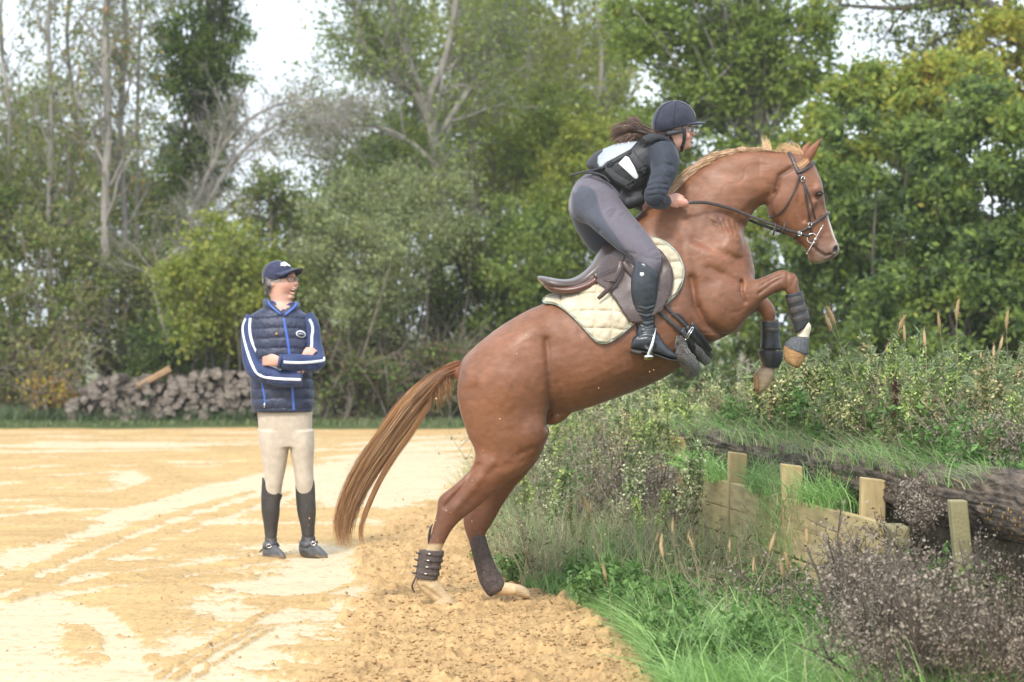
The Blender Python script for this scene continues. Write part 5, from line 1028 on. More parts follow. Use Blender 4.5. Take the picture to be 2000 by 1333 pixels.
af_ = tube([P(1298,308,YH+.165), P(1265,350,YH+.25), P(1245,388,YH+.28), P(1262,402,YH+.20), P(1278,402,YH+.14)], [.055,.045,.04,.034,.026], 5, 16)
ln_ = tube([P(1160,400,YH-.05), P(1190,425,YH-.13), P(1256,500,YH-.26), P(1260,560,YH-.28), P(1261,640,YH-.29), P(1275,672,YH-.29)], [.06,.055,.04,.035,.022,.02], 5, 18)
lf_ = tube([P(1160,400,YH+.05), P(1185,430,YH+.13), P(1256,500,YH+.26), P(1260,560,YH+.28), P(1261,640,YH+.29), P(1275,672,YH+.29)], [.06,.055,.04,.035,.022,.02], 5, 18)
palm = tube([P(1303,393,YH-.195), P(1312,392,YH-.19), P(1322,393,YH-.185), P(1329,396,YH-.182)], [(.014,.026),(.015,.034),(.014,.036),(.012,.032)], 5, 18)
palf = tube([P(1277,402,YH+.14), P(1292,402,YH+.13), P(1304,402,YH+.13)], [(.014,.026),(.016,.036),(.013,.034)], 5, 18)
rb = [hd_, nk_, to_, an_, af_, ln_, lf_, palm, palf]
lo_, hi_ = bounds(rb, .05); FR = Field(lo_, hi_, .005)
for q_, k_ in zip(rb, (.03, .04, .05, .05, .05, .03, .03, .015, .015)): FR.add(q_, k_)
fing = []
for i, (dy, ln, dep) in enumerate([(-7.5, 10, 0), (-2.5, 14, -.005), (2.5, 12, -.003), (7, 6, .004)]):
    fing.append([P(1323, 394 + dy, YH - .188 + dep), P(1331, 395 + dy * .9, YH - .194 + dep), P(1336 + ln * .3, 397 + dy * .7, YH - .188 + dep), P(1338 + ln * .45, 400 + dy * .55, YH - .172 + dep)])
for f_ in fing: FR.add(tube(f_, [.0088, .0086, .0080, .0068], 4, 10), .0025)
FR.add(tube([P(1308,386,YH-.185), P(1318,381,YH-.17), P(1328,383,YH-.165), P(1336,388,YH-.17)], [.012,.011,.010,.008], 4, 10), .010)
for dy in (-7, -2, 3, 8): FR.add(tube([P(1300,402+dy*.8,YH+.12), P(1310,402+dy,YH+.11), P(1314,405+dy,YH+.10), P(1310,408+dy,YH+.10)], [.0095,.009,.0085,.0075], 4, 10), .004)
FR.add(ellp(1352, 259, YH, .018, .010, .012, -60), .010)       # nose
FR.add(ellp(1355.5, 263, YH, .0085, .0075, .012), .006)
FR.add(ellp(1351, 270.5, YH, .008, .005, .021), .004)           # lips
FR.add(ellp(1350, 276, YH, .008, .005, .018), .004)
FR.add(ellp(1346, 286, YH, .012, .011, .018), .010)            # chin
FR.add(ellp(1348, 245, YH, .010, .012, .055), .012)            # brow
FR.add(ellp(1312, 262, YH - .068, .011, .017, .008, 10), .006); FR.add(ellp(1312, 262, YH + .068, .011, .017, .008, 10), .006)
for s_ in (-1, 1):
    FR.add(ellp(1341, 266, YH + s_ * .042, .018, .016, .014), .015)
    FR.cut(ellp(1350, 253, YH + s_ * .036, .010, .009, .018), .008)
FR.cut(ellp(1355, 273.2, YH, .014, .0022, .02), .003)
def skcol(V):
    x, y = px_of(V); c = np.tile(np.array((.60, .33, .25)), (len(V), 1))
    m = np.exp(-(((x - 1342) / 8) ** 2 + ((y - 267) / 7) ** 2)) * .5; m = np.maximum(m, .45 * np.exp(-(((x - 1334) / 12) ** 2 + ((y - 398) / 10) ** 2)) * (x > 1310))
    c = c * (1 - m[:, None]) + np.array((.66, .25, .19)) * m[:, None]
    l = np.exp(-(((x - 1353) / 4) ** 2 + ((y - 273.5) / 4.5) ** 2)) * (np.abs(V[:, 1] - YH) < .03); c = c * (1 - .8 * l[:, None]) + np.array((.50, .14, .12)) * .8 * l[:, None]
    return c
m_skin2 = mat("skin_tone", (.92, .92, .92), (1.08, 1.05, 1.05), rough=.48, nscale=25, sss=.06, bump=.05, attr=True)
fsk("rider_body", FR, m_skin2, rider, skcol)
m_white_eye = mat("eye_white", (.7, .68, .65), rough=.2)
m_iris = mat("iris", (.03, .02, .015), rough=.15, coat=1)
for s_ in (-1, 1):
    mobj("eye", *polys(ellp(1347.5, 253, YH + s_ * .034, .011, .010, .011)), m_white_eye, rider)
    mobj("iris", *polys(ellp(1349.6, 253, YH + s_ * .036, .0055, .006, .0065)), m_iris, rider)
    mobj("eyebrow", *polys(tube([P(1350.5, 247.5, YH + s_ * .02), P(1350, 246.5, YH + s_ * .036), P(1346, 248, YH + s_ * .055)], [.002, .0028, .0015], 3, 6)), m_iris, rider)
# ---- breeches
m_breech = mat("grey_breeches", (.92, .92, .92), (1.08, 1.08, 1.08), rough=.85, nscale=40, bump=.12, bscale=400, attr=True, sheen=.25)
pv = sloft([(1147,340, 1192,352, .125,0,0,2.2), (1138,345, 1206,366, .145,0,0,2.3), (1124,358, 1216,384, .170,0,0,2.4), (1115,378, 1222,400, .180,0,0,2.4), (1114,400, 1214,424, .165,0,0,2.3), (1122,422, 1196,442, .13,0,0,2.2)], YH, 5, 32)
tn = sloft([(1196,368, 1122,382, .085,-.085,0,2.1), (1217,396, 1127,416, .10,-.11,0,2.2), (1238,424, 1152,442, .100,-.16,0,2.2), (1258,447, 1180,466, .092,-.205,0,2.2), (1275,470, 1206,488, .083,-.24,0,2.2), (1288,492, 1230,504, .074,-.265,0,2.2), (1292,511, 1241,519, .068,-.28,0,2.2), (1287,530, 1240,536, .062,-.288,0,2.1), (1284,552, 1240,552, .056,-.29,0,2.1)], YH, 6, 28)
tf = sloft([(1190,380, 1116,392, .085,.085,0,2.1), (1200,415, 1114,415, .10,.11,0,2.2), (1206,438, 1121,440, .100,.15,0,2.2), (1216,460, 1134,464, .092,.19,0,2.2), (1236,478, 1154,490, .083,.225,0,2.2), (1262,496, 1190,508, .074,.26,0,2.2), (1285,512, 1235,520, .068,.28,0,2.2), (1284,552, 1240,552, .056,.29,0,2.1)], YH, 6, 28)
lo_, hi_ = bounds([pv, tn, tf], .05); FB = Field(lo_, hi_, .005)
FB.add(pv, .05); FB.add(tn, .045); FB.add(tf, .045)
FB.add(ellp(1150, 396, YH - .095, .105, .085, .085, 65), .03); FB.add(ellp(1146, 398, YH + .10, .10, .08, .08, 65), .03)
# folds
def relief(fd, strokes, Y0, near_only=False, thin=.03):
    gx, gy, gz = fd.grid(); X, Z = np.meshgrid(gx, gz, indexing='ij'); R = np.zeros_like(X)
    for pl, r, a in strokes:
        q = [tuple(P(u, v, Y0)[[0, 2]]) for u, v in pl]; R += a * np.exp(-(segdist(X, Z, q) / r) ** 2)
    m = (gy < Y0 - .01) if near_only else np.ones(len(gy), bool)
    fd.D -= (R[:, None, :] * m[None, :, None]).astype(np.float32)
relief(FB, [([(1200,386),(1186,396),(1176,410)], .010, -.006), ([(1207,393),(1196,404),(1184,414)], .008, .005), ([(1216,400),(1204,410),(1194,424)], .009, -.006), ([(1222,408),(1208,420)], .007, .004),
 ([(1190,378),(1200,382),(1214,382)], .007, -.005), ([(1258,440),(1246,448)], .008, -.003), ([(1128,380),(1130,400),(1138,420),(1152,437),(1170,452)], .008, -.008),
 ([(1282,486),(1268,492)], .006, -.003), ([(1289,498),(1276,503)], .006, -.003), ([(1290,506),(1277,512)], .006, -.003), ([(1250,500),(1262,506),(1280,508)], .007, -.003), ([(1225,494),(1240,498)], .006, -.004)], YH - .2, True)
relief(FB, [([(1143,349),(1165,346),(1190,352),(1204,366)], .004, -.004)], YH - .15)
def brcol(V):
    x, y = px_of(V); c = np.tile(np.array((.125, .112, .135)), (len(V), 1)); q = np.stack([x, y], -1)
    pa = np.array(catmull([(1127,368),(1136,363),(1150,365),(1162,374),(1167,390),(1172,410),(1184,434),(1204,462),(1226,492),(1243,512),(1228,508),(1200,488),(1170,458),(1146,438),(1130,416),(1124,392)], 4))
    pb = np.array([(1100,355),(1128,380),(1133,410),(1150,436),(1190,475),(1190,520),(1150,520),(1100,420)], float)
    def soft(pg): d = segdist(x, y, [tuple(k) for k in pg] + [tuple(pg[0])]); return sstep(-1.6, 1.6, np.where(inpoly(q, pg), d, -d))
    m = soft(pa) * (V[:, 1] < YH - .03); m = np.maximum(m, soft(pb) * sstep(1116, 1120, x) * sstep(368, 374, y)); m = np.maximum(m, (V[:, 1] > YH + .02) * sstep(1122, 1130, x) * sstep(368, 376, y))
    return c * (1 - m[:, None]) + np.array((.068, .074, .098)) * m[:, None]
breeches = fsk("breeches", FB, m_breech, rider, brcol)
# ---- tall boots
m_bootl = mat("riding_boot_leather", (.014, .018, .024), (.030, .037, .046), rough=.30, nscale=18, bump=.25, bscale=45, coat=.25)
m_sole_b = mat("boot_sole", (.03, .024, .018), (.06, .05, .04), rough=.7)
def tallboot(s_):
    y = s_ * .29
    sh = sloft([(1246,508, 1284,527, .058,y,0,2.2), (1240,513, 1288,534, .064,y,0,2.2), (1236,528, 1288,544, .067,y,0,2.2), (1232,550, 1286,556, .068,y,0,2.2), (1232,575, 1284,577, .066,y,0,2.2), (1235,602, 1282,602, .058,y,0,2.2), (1240,627, 1280,626, .048,y - .004 * s_,0,2.2), (1243,644, 1281,642, .043,y,0,2.2), (1240,660, 1288,655, .043,y + .01 * s_,0,2.2), (1238,672, 1290,668, .040,y + .01 * s_,0,2.2)], YH, 5, 28)
    ft = sloft([(1236,662, 1232,680, .026,y + .01 * s_,0,2.2), (1242,656, 1238,683, .034,y + .01 * s_,0,2.3), (1258,652, 1252,685, .038,y + .01 * s_,0,2.3), (1276,652, 1270,689, .039,y + .01 * s_,0,2.3), (1292,664, 1286,694, .043,y + .01 * s_,0,2.3), (1306,680, 1300,699, .044,y + .01 * s_,0,2.4), (1317,689, 1312,702, .038,y + .01 * s_,0,2.3), (1324,695, 1321,703, .02,y + .01 * s_,0,2)], YH, 5, 24)
    lo_, hi_ = bounds([sh, ft], .04); f = Field(lo_, hi_, .0045); f.add(sh, .02); f.add(ft, .025)
    st = []
    for i in range(7): st.append(([(1243 + i, 596 + i * 7.2), (1262, 600 + i * 7.2 + (i % 2) * 3), (1281, 594 + i * 7.6)], .0045, -.0035 - .0012 * (i % 3)))
    st += [([(1240,655),(1262,648),(1284,652)], .006, -.005), ([(1246,660),(1264,658),(1290,668)], .005, -.003), ([(1264,510),(1264,560),(1262,600)], .002, -.001)]
    relief(f, st, YH - .29 if s_ < 0 else YH + .29)
    b = fsk("tall_boot", f, m_bootl, rider)
    so_ = sloft([(1232,680, 1230,688, .030,y + .01 * s_,0,2.6), (1240,683, 1239,692, .036,y + .01 * s_,0,2.8), (1252,685, 1251,693, .036,y + .01 * s_,0,2.8), (1254,686, 1254,689, .036,y + .01 * s_,0,2.8), (1270,689, 1270,692, .038,y + .01 * s_,0,2.8), (1290,695, 1289,699, .045,y + .01 * s_,0,2.8), (1310,702, 1309,705, .043,y + .01 * s_,0,2.8), (1324,703, 1323,706, .022,y + .01 * s_,0,2.4)], YH, 4, 20)
    mobj("boot_sole", *polys(so_), m_sole_b, b); return f, b
FTB, bnear = tallboot(-1); tallboot(1)
patch("boot_badge", [(1250,533),(1257,533),(1258,537),(1254,541),(1250,538)], FTB, YH - .29, .0015, mat("white_enamel", (.75, .76, .78), rough=.3), bnear, step=3, thick=.001)
# ---- jacket, with both sleeves
m_jacket = mat("navy_jacket", (.013, .017, .027), (.026, .033, .048), rough=.75, nscale=20, bump=.25, bscale=90, sheen=.15)
jt = sloft([(1148,330, 1205,384, .13,0,0,2.2), (1168,302, 1230,398, .150,0,0,2.3), (1200,290, 1258,392, .160,0,0,2.3), (1235,280, 1288,372, .168,0,0,2.3), (1262,275, 1312,345, .168,0,0,2.3), (1285,275, 1322,320, .13,0,0,2.2), (1301,278, 1322,300, .07,0,0,2), (1309,282,1322,293,.05,0,0,2)], YH, 5, 32)
sn = tube([P(1293,300,YH-.13), P(1299,318,YH-.19), P(1296,340,YH-.235), P(1287,362,YH-.28), P(1279,382,YH-.315), P(1283,391,YH-.285), P(1293,394,YH-.24), P(1300,394,YH-.205)], [.080,.074,.064,.057,.054,.047,.041,.035], 5, 22)
sf_ = tube([P(1293,300,YH+.13), P(1290,318,YH+.19), P(1262,350,YH+.25), P(1246,384,YH+.28), P(1256,398,YH+.22), P(1264,401,YH+.19)], [.085,.078,.062,.055,.042,.034], 5, 18)
lo_, hi_ = bounds([jt, sn, sf_], .05); FJ = Field(lo_, hi_, .005); FJ.add(jt, .04); FJ.add(sn, .035); FJ.add(sf_, .035)
FJ.add(tube([P(1311,272,YH-.052), P(1318,287,YH-.04), P(1320,292,YH), P(1318,287,YH+.04), P(1311,272,YH+.052), P(1304,262,YH)], [.012]*6, 4, 10), .012)
relief(FJ, [([(1262,366),(1280,360),(1300,362)], .006, -.006), ([(1264,374),(1282,371),(1300,372)], .005, -.006), ([(1268,384),(1284,382),(1296,385)], .005, -.005), ([(1270,352),(1290,344),(1308,348)], .007, -.005), ([(1275,330),(1290,322),(1312,324)], .008, -.005), ([(1290,308),(1300,320),(1318,328)], .007, -.004), ([(1288,336),(1304,334),(1320,338)], .005, .003), ([(1272,396),(1284,394),(1294,400)], .004, -.004)], YH - .25, True)
jacket = fsk("jacket", FJ, m_jacket, rider)
mobj("collar", *polys(tube([P(1309,267,YH-.056), P(1316,276,YH-.052), P(1322,289,YH-.035), P(1323,294,YH), P(1322,289,YH+.035), P(1316,276,YH+.052), P(1309,267,YH+.056)], [(.006,.009)] * 7, 4, 10)), mat("maroon_collar", (.035, .012, .022), (.06, .02, .035), rough=.8), jacket)
# ---- body protector
m_vest = mat("black_vest", (.011, .011, .013), (.022, .022, .025), rough=.55, nscale=25, bump=.2, bscale=80)
vt = sloft([(1144,322, 1160,342, .10,0,0,2.2), (1149,312, 1186,366, .15,0,0,2.3), (1166,296, 1226,390, .170,0,0,2.4), (1198,284, 1246,392, .178,0,0,2.4), (1232,275, 1270,370, .182,0,0,2.4), (1258,269, 1290,330, .165,0,0,2.4), (1280,268, 1304,300, .12,0,0,2.2), (1292,272,1306,288,.08,0,0,2)], YH, 5, 34)
lo_, hi_ = bounds([vt], .06); FV = Field(lo_, hi_, .005); FV.add(vt, .02)
FV.add(tube([P(1256,278,YH-.17), P(1270,271,YH-.12), P(1276,267,YH-.03), P(1276,267,YH+.03), P(1270,271,YH+.12)], [.022,.026,.024,.024,.022], 5, 16), .02)
FV.add(tube([P(1262,276,YH-.15), P(1285,270,YH-.135), P(1303,276,YH-.115), P(1318,292,YH-.10), P(1324,306,YH-.09)], [(.02,.022),(.022,.022),(.02,.018),(.015,.014),(.012,.01)], 5, 16), .02)
FV.add(tube([P(1206,384,YH-.12), P(1224,396,YH-.12), P(1240,392,YH-.13), P(1254,388,YH-.12)], [.035,.034,.034,.035], 4, 16), .03)
FV.cut(tube([P(1300,305,YH-.26), P(1292,330,YH-.26), P(1275,352,YH-.28)], [.06,.07,.06], 3, 14), .02)
relief(FV, [([(1196,386),(1215,376),(1245,396)], .004, -.004), ([(1170,326),(1196,360),(1222,392)], .003, -.003)], YH - .2, True)
vest = fsk("body_protector", FV, m_vest, rider)
m_silver = mat("silver_panel", (.28, .31, .33), (.38, .41, .43), rough=.45, nscale=10)
m_whitep = mat("white_panel", (.60, .61, .63), rough=.5)
patch("back_panel", [(1167,318),(1168,306),(1177,297),(1178,292),(1200,283),(1226,278),(1245,277),(1240,283),(1232,292),(1214,302),(1200,310),(1186,317),(1174,329),(1170,326)], FV, YH, .002, m_silver, vest, step=3, thick=.002)
patch("side_panel", [(1208,320),(1222,305),(1228,308),(1238,324),(1247,345),(1245,350),(1240,350),(1225,336)], FV, YH, .003, m_whitep, vest, step=3, thick=.002)
m_web = mat("webbing", (.018, .019, .022), (.035, .036, .04), rough=.5, nscale=60, bump=.3, bscale=200)
for path, wd in (([(1176,330),(1192,320),(1214,308),(1230,297)], .010), ([(1182,325),(1200,345),(1222,358),(1236,368)], .020), ([(1230,296),(1240,312),(1254,330),(1262,334)], .022)):
    strap("side_strap", path, FV, YH, .004, wd, .004, m_web, vest)
for (cx_, cy_, ux, uz, vx_, vz) in ((1232, 360, .026, .020, -.010, .013), (1256, 328, .026, .018, -.010, .013), (1191, 321, .018, .012, -.005, .009), (1231, 298, .006, .014, .004, -.003)):
    c_ = surf(FV, cx_, cy_, YH, .010)[0]; frame(c_, np.array((ux, 0, uz)) * .8, np.array((vx_, 0, vz)) * .6, .0026, m_web, vest)
for px_, py_ in ((1208, 280), (1216, 279), (1228, 277)): mobj("snap", *polys(ell(surf(FV, px_, py_ + 2, YH, .003)[0], (.005, .004, .005), k=10)), m_steel, vest)
mobj("waist_edge", *polys(tube([P(1146,338,YH-.12), P(1160,338,YH-.165), P(1180,345,YH-.175), P(1192,358,YH-.175)], [(.006,.006)] * 4, 3, 8)), m_web, vest)
# ---- helmet
hf_ = ellp(1317.5, 236, YH, .1105, .104, .098, 8, 36); lo_, hi_ = bounds([hf_], .04); FHm = Field(lo_, hi_, .004); FHm.add(hf_, .01)
FHm.add(ellp(1297, 245, YH, .056, .056, .085, -80, 24), .03)
cz = P(1278, 263, YH); cx2 = P(1362, 243, YH); dd = (cx2 - cz); ang = math.degrees(math.atan2(dd[2], dd[0])); mid = (cz + cx2) / 2
bxV = np.array([(x, y, z) for x in (-.3, .3) for y in (-.3, .3) for z in (-.3, 0)]); bxV = bxV @ rotm('Y', -ang).T + mid
bxQ = np.array([(0, 1, 3, 2), (4, 6, 7, 5), (0, 4, 5, 1), (2, 3, 7, 6), (0, 2, 6, 4), (1, 5, 7, 3)])
FHm.cut((bxV, bxQ, np.zeros((0, 3), int)), .006)
FHm.cut(ellp(1319, 240, YH, .098, .094, .086, 8, 30), .004)
m_helm = mat("navy_helmet_cover", (.014, .016, .032), (.028, .031, .052), rough=.8, nscale=40, bump=.15, bscale=300, sheen=.35)
helmet = fsk("helmet", FHm, m_helm, rider)
pk = []
for i in range(9):
    t = -1 + 2 * i / 8; yy = t * .078; ex = math.sqrt(max(0, 1 - t * t)); pk.append((P(1352 - 10 * t * t, 240 + 3 * t * t, YH + yy), P(1352 - 8 * t * t + 26 * ex ** .8, 242.5 + 2 * t * t - 1.5 * ex, YH + yy)))
V_ = []; F_ = []
for a_, b_ in pk:
    for u_ in np.linspace(0, 1, 6): V_.append(a_ * (1 - u_) + b_ * u_ + np.array((0, 0, .004 * math.sin(math.pi * u_))))
for i in range(8):
    for j in range(5): q = i * 6 + j; F_.append((q, q + 1, q + 7, q + 6))
pko = mobj("helmet_peak", V_, F_, m_helm, helmet); md = pko.modifiers.new("s", 'SOLIDIFY'); md.thickness = .006; md.offset = 0
m_seam = mat("helmet_seam", (.006, .007, .014), rough=.8)
for path in ([(1320,197),(1318,215),(1316,240),(1317,256)], [(1322,197),(1345,208),(1356,225),(1360,241)], [(1314,197),(1292,210),(1281,235),(1281,258)]):
    q_ = catmull(path, 5); V_ = surf(FHm, q_[:, 0], q_[:, 1], YH, .0015); mobj("helmet_seam", *polys(tube(V_, [.0014] * len(V_), 1, 6)), m_seam, helmet)
mobj("helmet_button", *polys(ellp(1303, 199, YH, .012, .005, .012, 20)), m_helm, helmet)
for s_ in (-1, 1):
    mobj("chin_strap", *polys(tube([P(1336,248,YH+s_*.078), P(1337,262,YH+s_*.074), P(1336,276,YH+s_*.060), P(1332,289,YH+s_*.040), P(1331,296,YH)], [(.003,.009)]*5, 4, 8, up=(0,1,.01))), m_web, helmet)
    mobj("chin_strap", *polys(tube([P(1302,262,YH+s_*.080), P(1318,259,YH+s_*.082), P(1334,257,YH+s_*.078)], [(.005,.013),(.005,.012),(.003,.008)], 4, 8, up=(0,1,0))), m_web, helmet)
# spectacles
m_lens = mat("wire_rim", (.25, .24, .25), rough=.3, metal=.8)
for s_ in (-1, 1):
    c_ = P(1354, 253, YH + s_ * .033); rr_ = [c_ + np.array((-.012 * abs(math.cos(t)) * (1 if s_ * math.cos(t) > 0 else 0), s_ * 0 + .024 * math.cos(t), .017 * math.sin(t))) for t in np.linspace(0, 2 * math.pi, 20)]
    mobj("glasses_rim", *polys(tube(rr_, [.0013] * 20, 1, 6)), m_lens, rider)
    mobj("glasses_arm", *polys(tube([P(1352, 251, YH + s_ * .058), P(1335, 252, YH + s_ * .072), P(1314, 254, YH + s_ * .075)], [.0014] * 3, 2, 6)), m_lens, rider)
# ---- long brown hair flying back
rng = np.random.default_rng(5); paths = []; cols = []
for i in range(2400):
    a = rng.uniform(0, 1); st_ = np.array((1278 + rng.uniform(-4, 6), 257 + a * 12)); u = rng.uniform(0, 1)
    if u < .25: end = np.array((rng.uniform(1222, 1245), rng.uniform(226, 240))); mid_ = np.array((1256, 246 + a * 6))
    else: end = np.array((1187 + rng.uniform(0, 40) + 12 * (a > .7), 246 + a * 40 + rng.uniform(-6, 6))); mid_ = np.array((1236 + rng.uniform(-8, 8), 240 + a * 26 + rng.uniform(-4, 4)))
    q = catmull([st_, (st_ + mid_) / 2 + (0, 2 * math.sin(i)), mid_, (mid_ + end) / 2 + (0, rng.uniform(-5, 5)), end], 4)
    if u > .25 and rng.random() < .5: q[-4:, 1] += np.array((.5, 1.5, 4, 8)) * rng.uniform(.3, 1.2); q[-4:, 0] += np.array((0, 1, 3, 6)) * rng.uniform(0, .8)
    y0 = rng.normal(0, .035); yy = y0 + .03 * np.sin(np.linspace(0, 4, len(q)) + a * 9)
    paths.append((np.array([P(x, y, YH + d) for (x, y), d in zip(q, yy)]), rng.uniform(.0014, .0032)))
    b = np.array((.055, .032, .022)) if rng.random() < .6 else np.array((.15, .092, .062)); cols.append(np.tile(b, (len(q), 1)) * np.linspace(.8, 1.35, len(q))[:, None])
for i in range(160):
    t = rng.uniform(0, 1); x0 = 1280 + t * 34; y0 = 262 - t * 6; q = catmull([(x0 - 6, y0 - 6), (x0, y0), (x0 - 4, y0 + 6), (x0 - 14, y0 + 6 - rng.uniform(0, 6))], 3)
    paths.append((np.array([P(x, y, YH - .075 + .02 * (1 - t)) for x, y in q]), .003)); cols.append(np.tile(np.array((.06, .032, .02)), (len(q), 1)))
m_hairh = mat("brown_hair", (.8, .8, .8), (1.2, 1.15, 1.1), rough=.38, nscale=150, attr=True, spec=.5)
strands("hair", paths, cols, m_hairh, rider, 8)
# ---- whip
whip = thing("riding_whip", "thin black riding whip sticking out behind the rider's waist", "whip", P(1145, 336, YH))
mobj("whip_shaft", *polys(tube([P(1134,338,YH-.10), P(1160,333,YH-.14), P(1180,327,YH-.178)], [.0055,.008,.009], 4, 10)), m_web, whip)
mobj("whip_handle", *polys(tube([P(1115,342.5,YH-.08), P(1118,342,YH-.083), P(1134,338,YH-.10), P(1138,337,YH-.105)], [.006,.0065,.006,.004], 3, 10)), m_gstrap, whip)
# ================================================================ THE MAN WATCHING
YM = 17.6
man = thing("person", "man in navy quilted vest, cap and beige breeches, arms folded, standing on the sand", "person", G(572, 1092))
def px_at(x, y): return x, y
bs = []
hs = sloft([(522,524, 568,524, .055,0,0,2.2), (516,535, 575,534, .072,0,0,2.2), (517,546, 577,545, .074,0,0,2.2), (520,556, 576,556, .070,0,0,2.2), (526,566, 574,566, .062,0,0,2.1), (533,575, 574,575, .052,.0,0,2.1), (543,583, 573,582, .040,-.005,0,2), (553,588, 569,587, .022,-.01,0,2)], YM, 5, 26)
ns = tube([P(541,562,YM+.01), P(546,580,YM), P(550,600,YM), P(550,620,YM)], [.060,.056,.062,.08], 4, 18)
ts = sloft([(520,600, 580,600, .07,0,0,2.2), (495,618, 598,618, .085,0,0,2.2), (494,650, 600,650, .10,0,0,2.2), (496,720, 604,720, .10,0,0,2.2), (512,790, 598,790, .085,0,0,2.2), (518,822, 594,824, .075,0,0,2.2), (524,842,590,844,.06,0,0,2.2)], YM, 4, 24)
la = tube([P(493,632,YM), P(496,680,YM-.03), P(502,722,YM-.07), P(530,735,YM-.14), P(570,738,YM-.20), P(588,722,YM-.20)], [.05,.042,.04,.036,.028,.024], 5, 14)
ra = tube([P(602,632,YM), P(614,672,YM-.04), P(620,706,YM-.08), P(590,709,YM-.18), P(548,706,YM-.235)], [.05,.042,.04,.034,.026], 5, 14)
lg = tube([P(538,850,YM), P(537,900,YM), P(529,950,YM), P(528,1040,YM+.01), P(530,1075,YM-.02)], [.055,.05,.04,.034,.03], 4, 14)
rg = tube([P(584,850,YM), P(590,900,YM), P(596,950,YM), P(600,1040,YM+.01), P(604,1072,YM-.02)], [.055,.05,.04,.034,.03], 4, 14)
bs = [hs, ns, ts, la, ra, lg, rg]; lo_, hi_ = bounds(bs, .08); FM = Field(lo_, hi_, .0055)
for q_, k_ in zip(bs, (.03, .04, .05, .04, .04, .05, .05)): FM.add(q_, k_)
# face: turned to its left (to the right in the photograph) and a little towards the camera
FM.add(ellp(563, 556, YM - .026, .054, .062, .058, 90), .025); FM.add(tube([P(574.5,544,YM-.048), P(577.5,550.5,YM-.062), P(578.6,556,YM-.074)], [(.009,.008),(.010,.010),(.013,.012)], 4, 12), .008)
FM.add(ellp(571, 537, YM - .040, .016, .014, .045), .015)
FM.add(ellp(573.5, 563.5, YM - .062, .020, .0055, .012, -8), .006); FM.add(ellp(571.5, 573.2, YM - .060, .018, .006, .012, -8), .006)
FM.add(ellp(569.5, 580.5, YM - .036, .018, .013, .020), .016)
FM.add(ellp(559, 556.5, YM - .064, .016, .014, .010), .020)
FM.cut(ellp(571.5, 568.2, YM - .074, .0145, .0075, .022, -10), .003)
FM.cut(ellp(567.5, 546, YM - .082, .014, .009, .012), .010); FM.cut(ellp(580, 546.5, YM - .055, .009, .009, .018), .008)
ear_ = ellp(530, 556, YM - .068, .014, .024, .010, 100, 18); FM.add(ear_, .005); FM.cut(ellp(531.5, 555, YM - .080, .006, .013, .007, 100, 14), .004)
FM.add(ellp(530, 556, YM + .068, .014, .024, .010, 100, 18), .005)
# hands: palms with separate fingers
FM.add(tube([P(548,706,YM-.235), P(538,705,YM-.235), P(526,704,YM-.215)], [(.016,.026),(.017,.034),(.015,.034)], 4, 14), .02)
for i, dy in enumerate((-6, -1.5, 3, 7.5)):
    FM.add(tube([P(528,704+dy,YM-.225), P(521,704+dy*1.05,YM-.205), P(516,705+dy*1.05,YM-.17), P(514,706+dy,YM-.14)], [.0098,.0095,.009,.008], 4, 10), .004)
FM.add(tube([P(540,698,YM-.235), P(532,695,YM-.225), P(526,695,YM-.205)], [.012,.011,.009], 4, 10), .006)
FM.add(tube([P(584,722,YM-.20), P(592,706,YM-.19), P(597,696,YM-.165)], [(.016,.026),(.017,.034),(.015,.034)], 4, 14), .02)
for i, (x0, y0, x1, y1) in enumerate([(591,693,600,681), (596,693,606,680), (601,694,611,682), (605,696,616,686)]):
    FM.add(tube([P(x0,y0+4,YM-.155), P((x0+x1)/2,(y0+y1)/2,YM-.15), P(x1,y1,YM-.125), P(x1+3,y1+2,YM-.09)], [.0105,.0105,.0098,.008], 4, 10), .004)
def mcol(V):
    x, y = px_of(V); c = np.tile(np.array((.62, .36, .27)), (len(V), 1))
    def bl(m, k):
        nonlocal c; m = m[:, None]; c = c * (1 - m) + np.array(k) * m
    bl(.5 * np.exp(-(((x - 563) / 9) ** 2 + ((y - 560) / 7) ** 2)), (.60, .22, .16)); bl(.4 * np.exp(-(((x - 583) / 5) ** 2 + ((y - 555) / 5) ** 2)), (.60, .24, .18))
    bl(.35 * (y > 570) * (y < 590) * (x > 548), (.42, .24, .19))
    bl(.9 * np.exp(-((np.abs(x - 571.5) / 4.6) ** 4 + ((y - 568.2) / 2.4) ** 4)), (.03, .008, .008))
    return c
mbody = fsk("man_body", FM, m_skin2, man, mcol)
mobj("teeth", *polys(ellp(572, 566.4, YM - .064, .010, .0024, .006, -8)), m_white_eye, man)
for ex_, ey_, dy_ in ((567.5, 546.3, -.074), (578.8, 546.6, -.050)):
    mobj("eye", *polys(ellp(ex_, ey_, YM + dy_ + .004, .011, .007, .010)), m_white_eye, man)
    mobj("iris", *polys(ellp(ex_ + .8, ey_, YM + dy_ - .004, .0048, .0055, .005)), m_iris, man)
    mobj("eyebrow", *polys(tube([P(ex_ - 4.2, 542.6, YM + dy_ - .006), P(ex_, 541.3, YM + dy_ - .010), P(ex_ + 3.4, 542.4, YM + dy_ - .004)], [.0018, .0028, .0018], 3, 6)), mat("grey_brow", (.25, .22, .19)), man)
m_rim = mat("dark_rim", (.02, .012, .01), rough=.35)
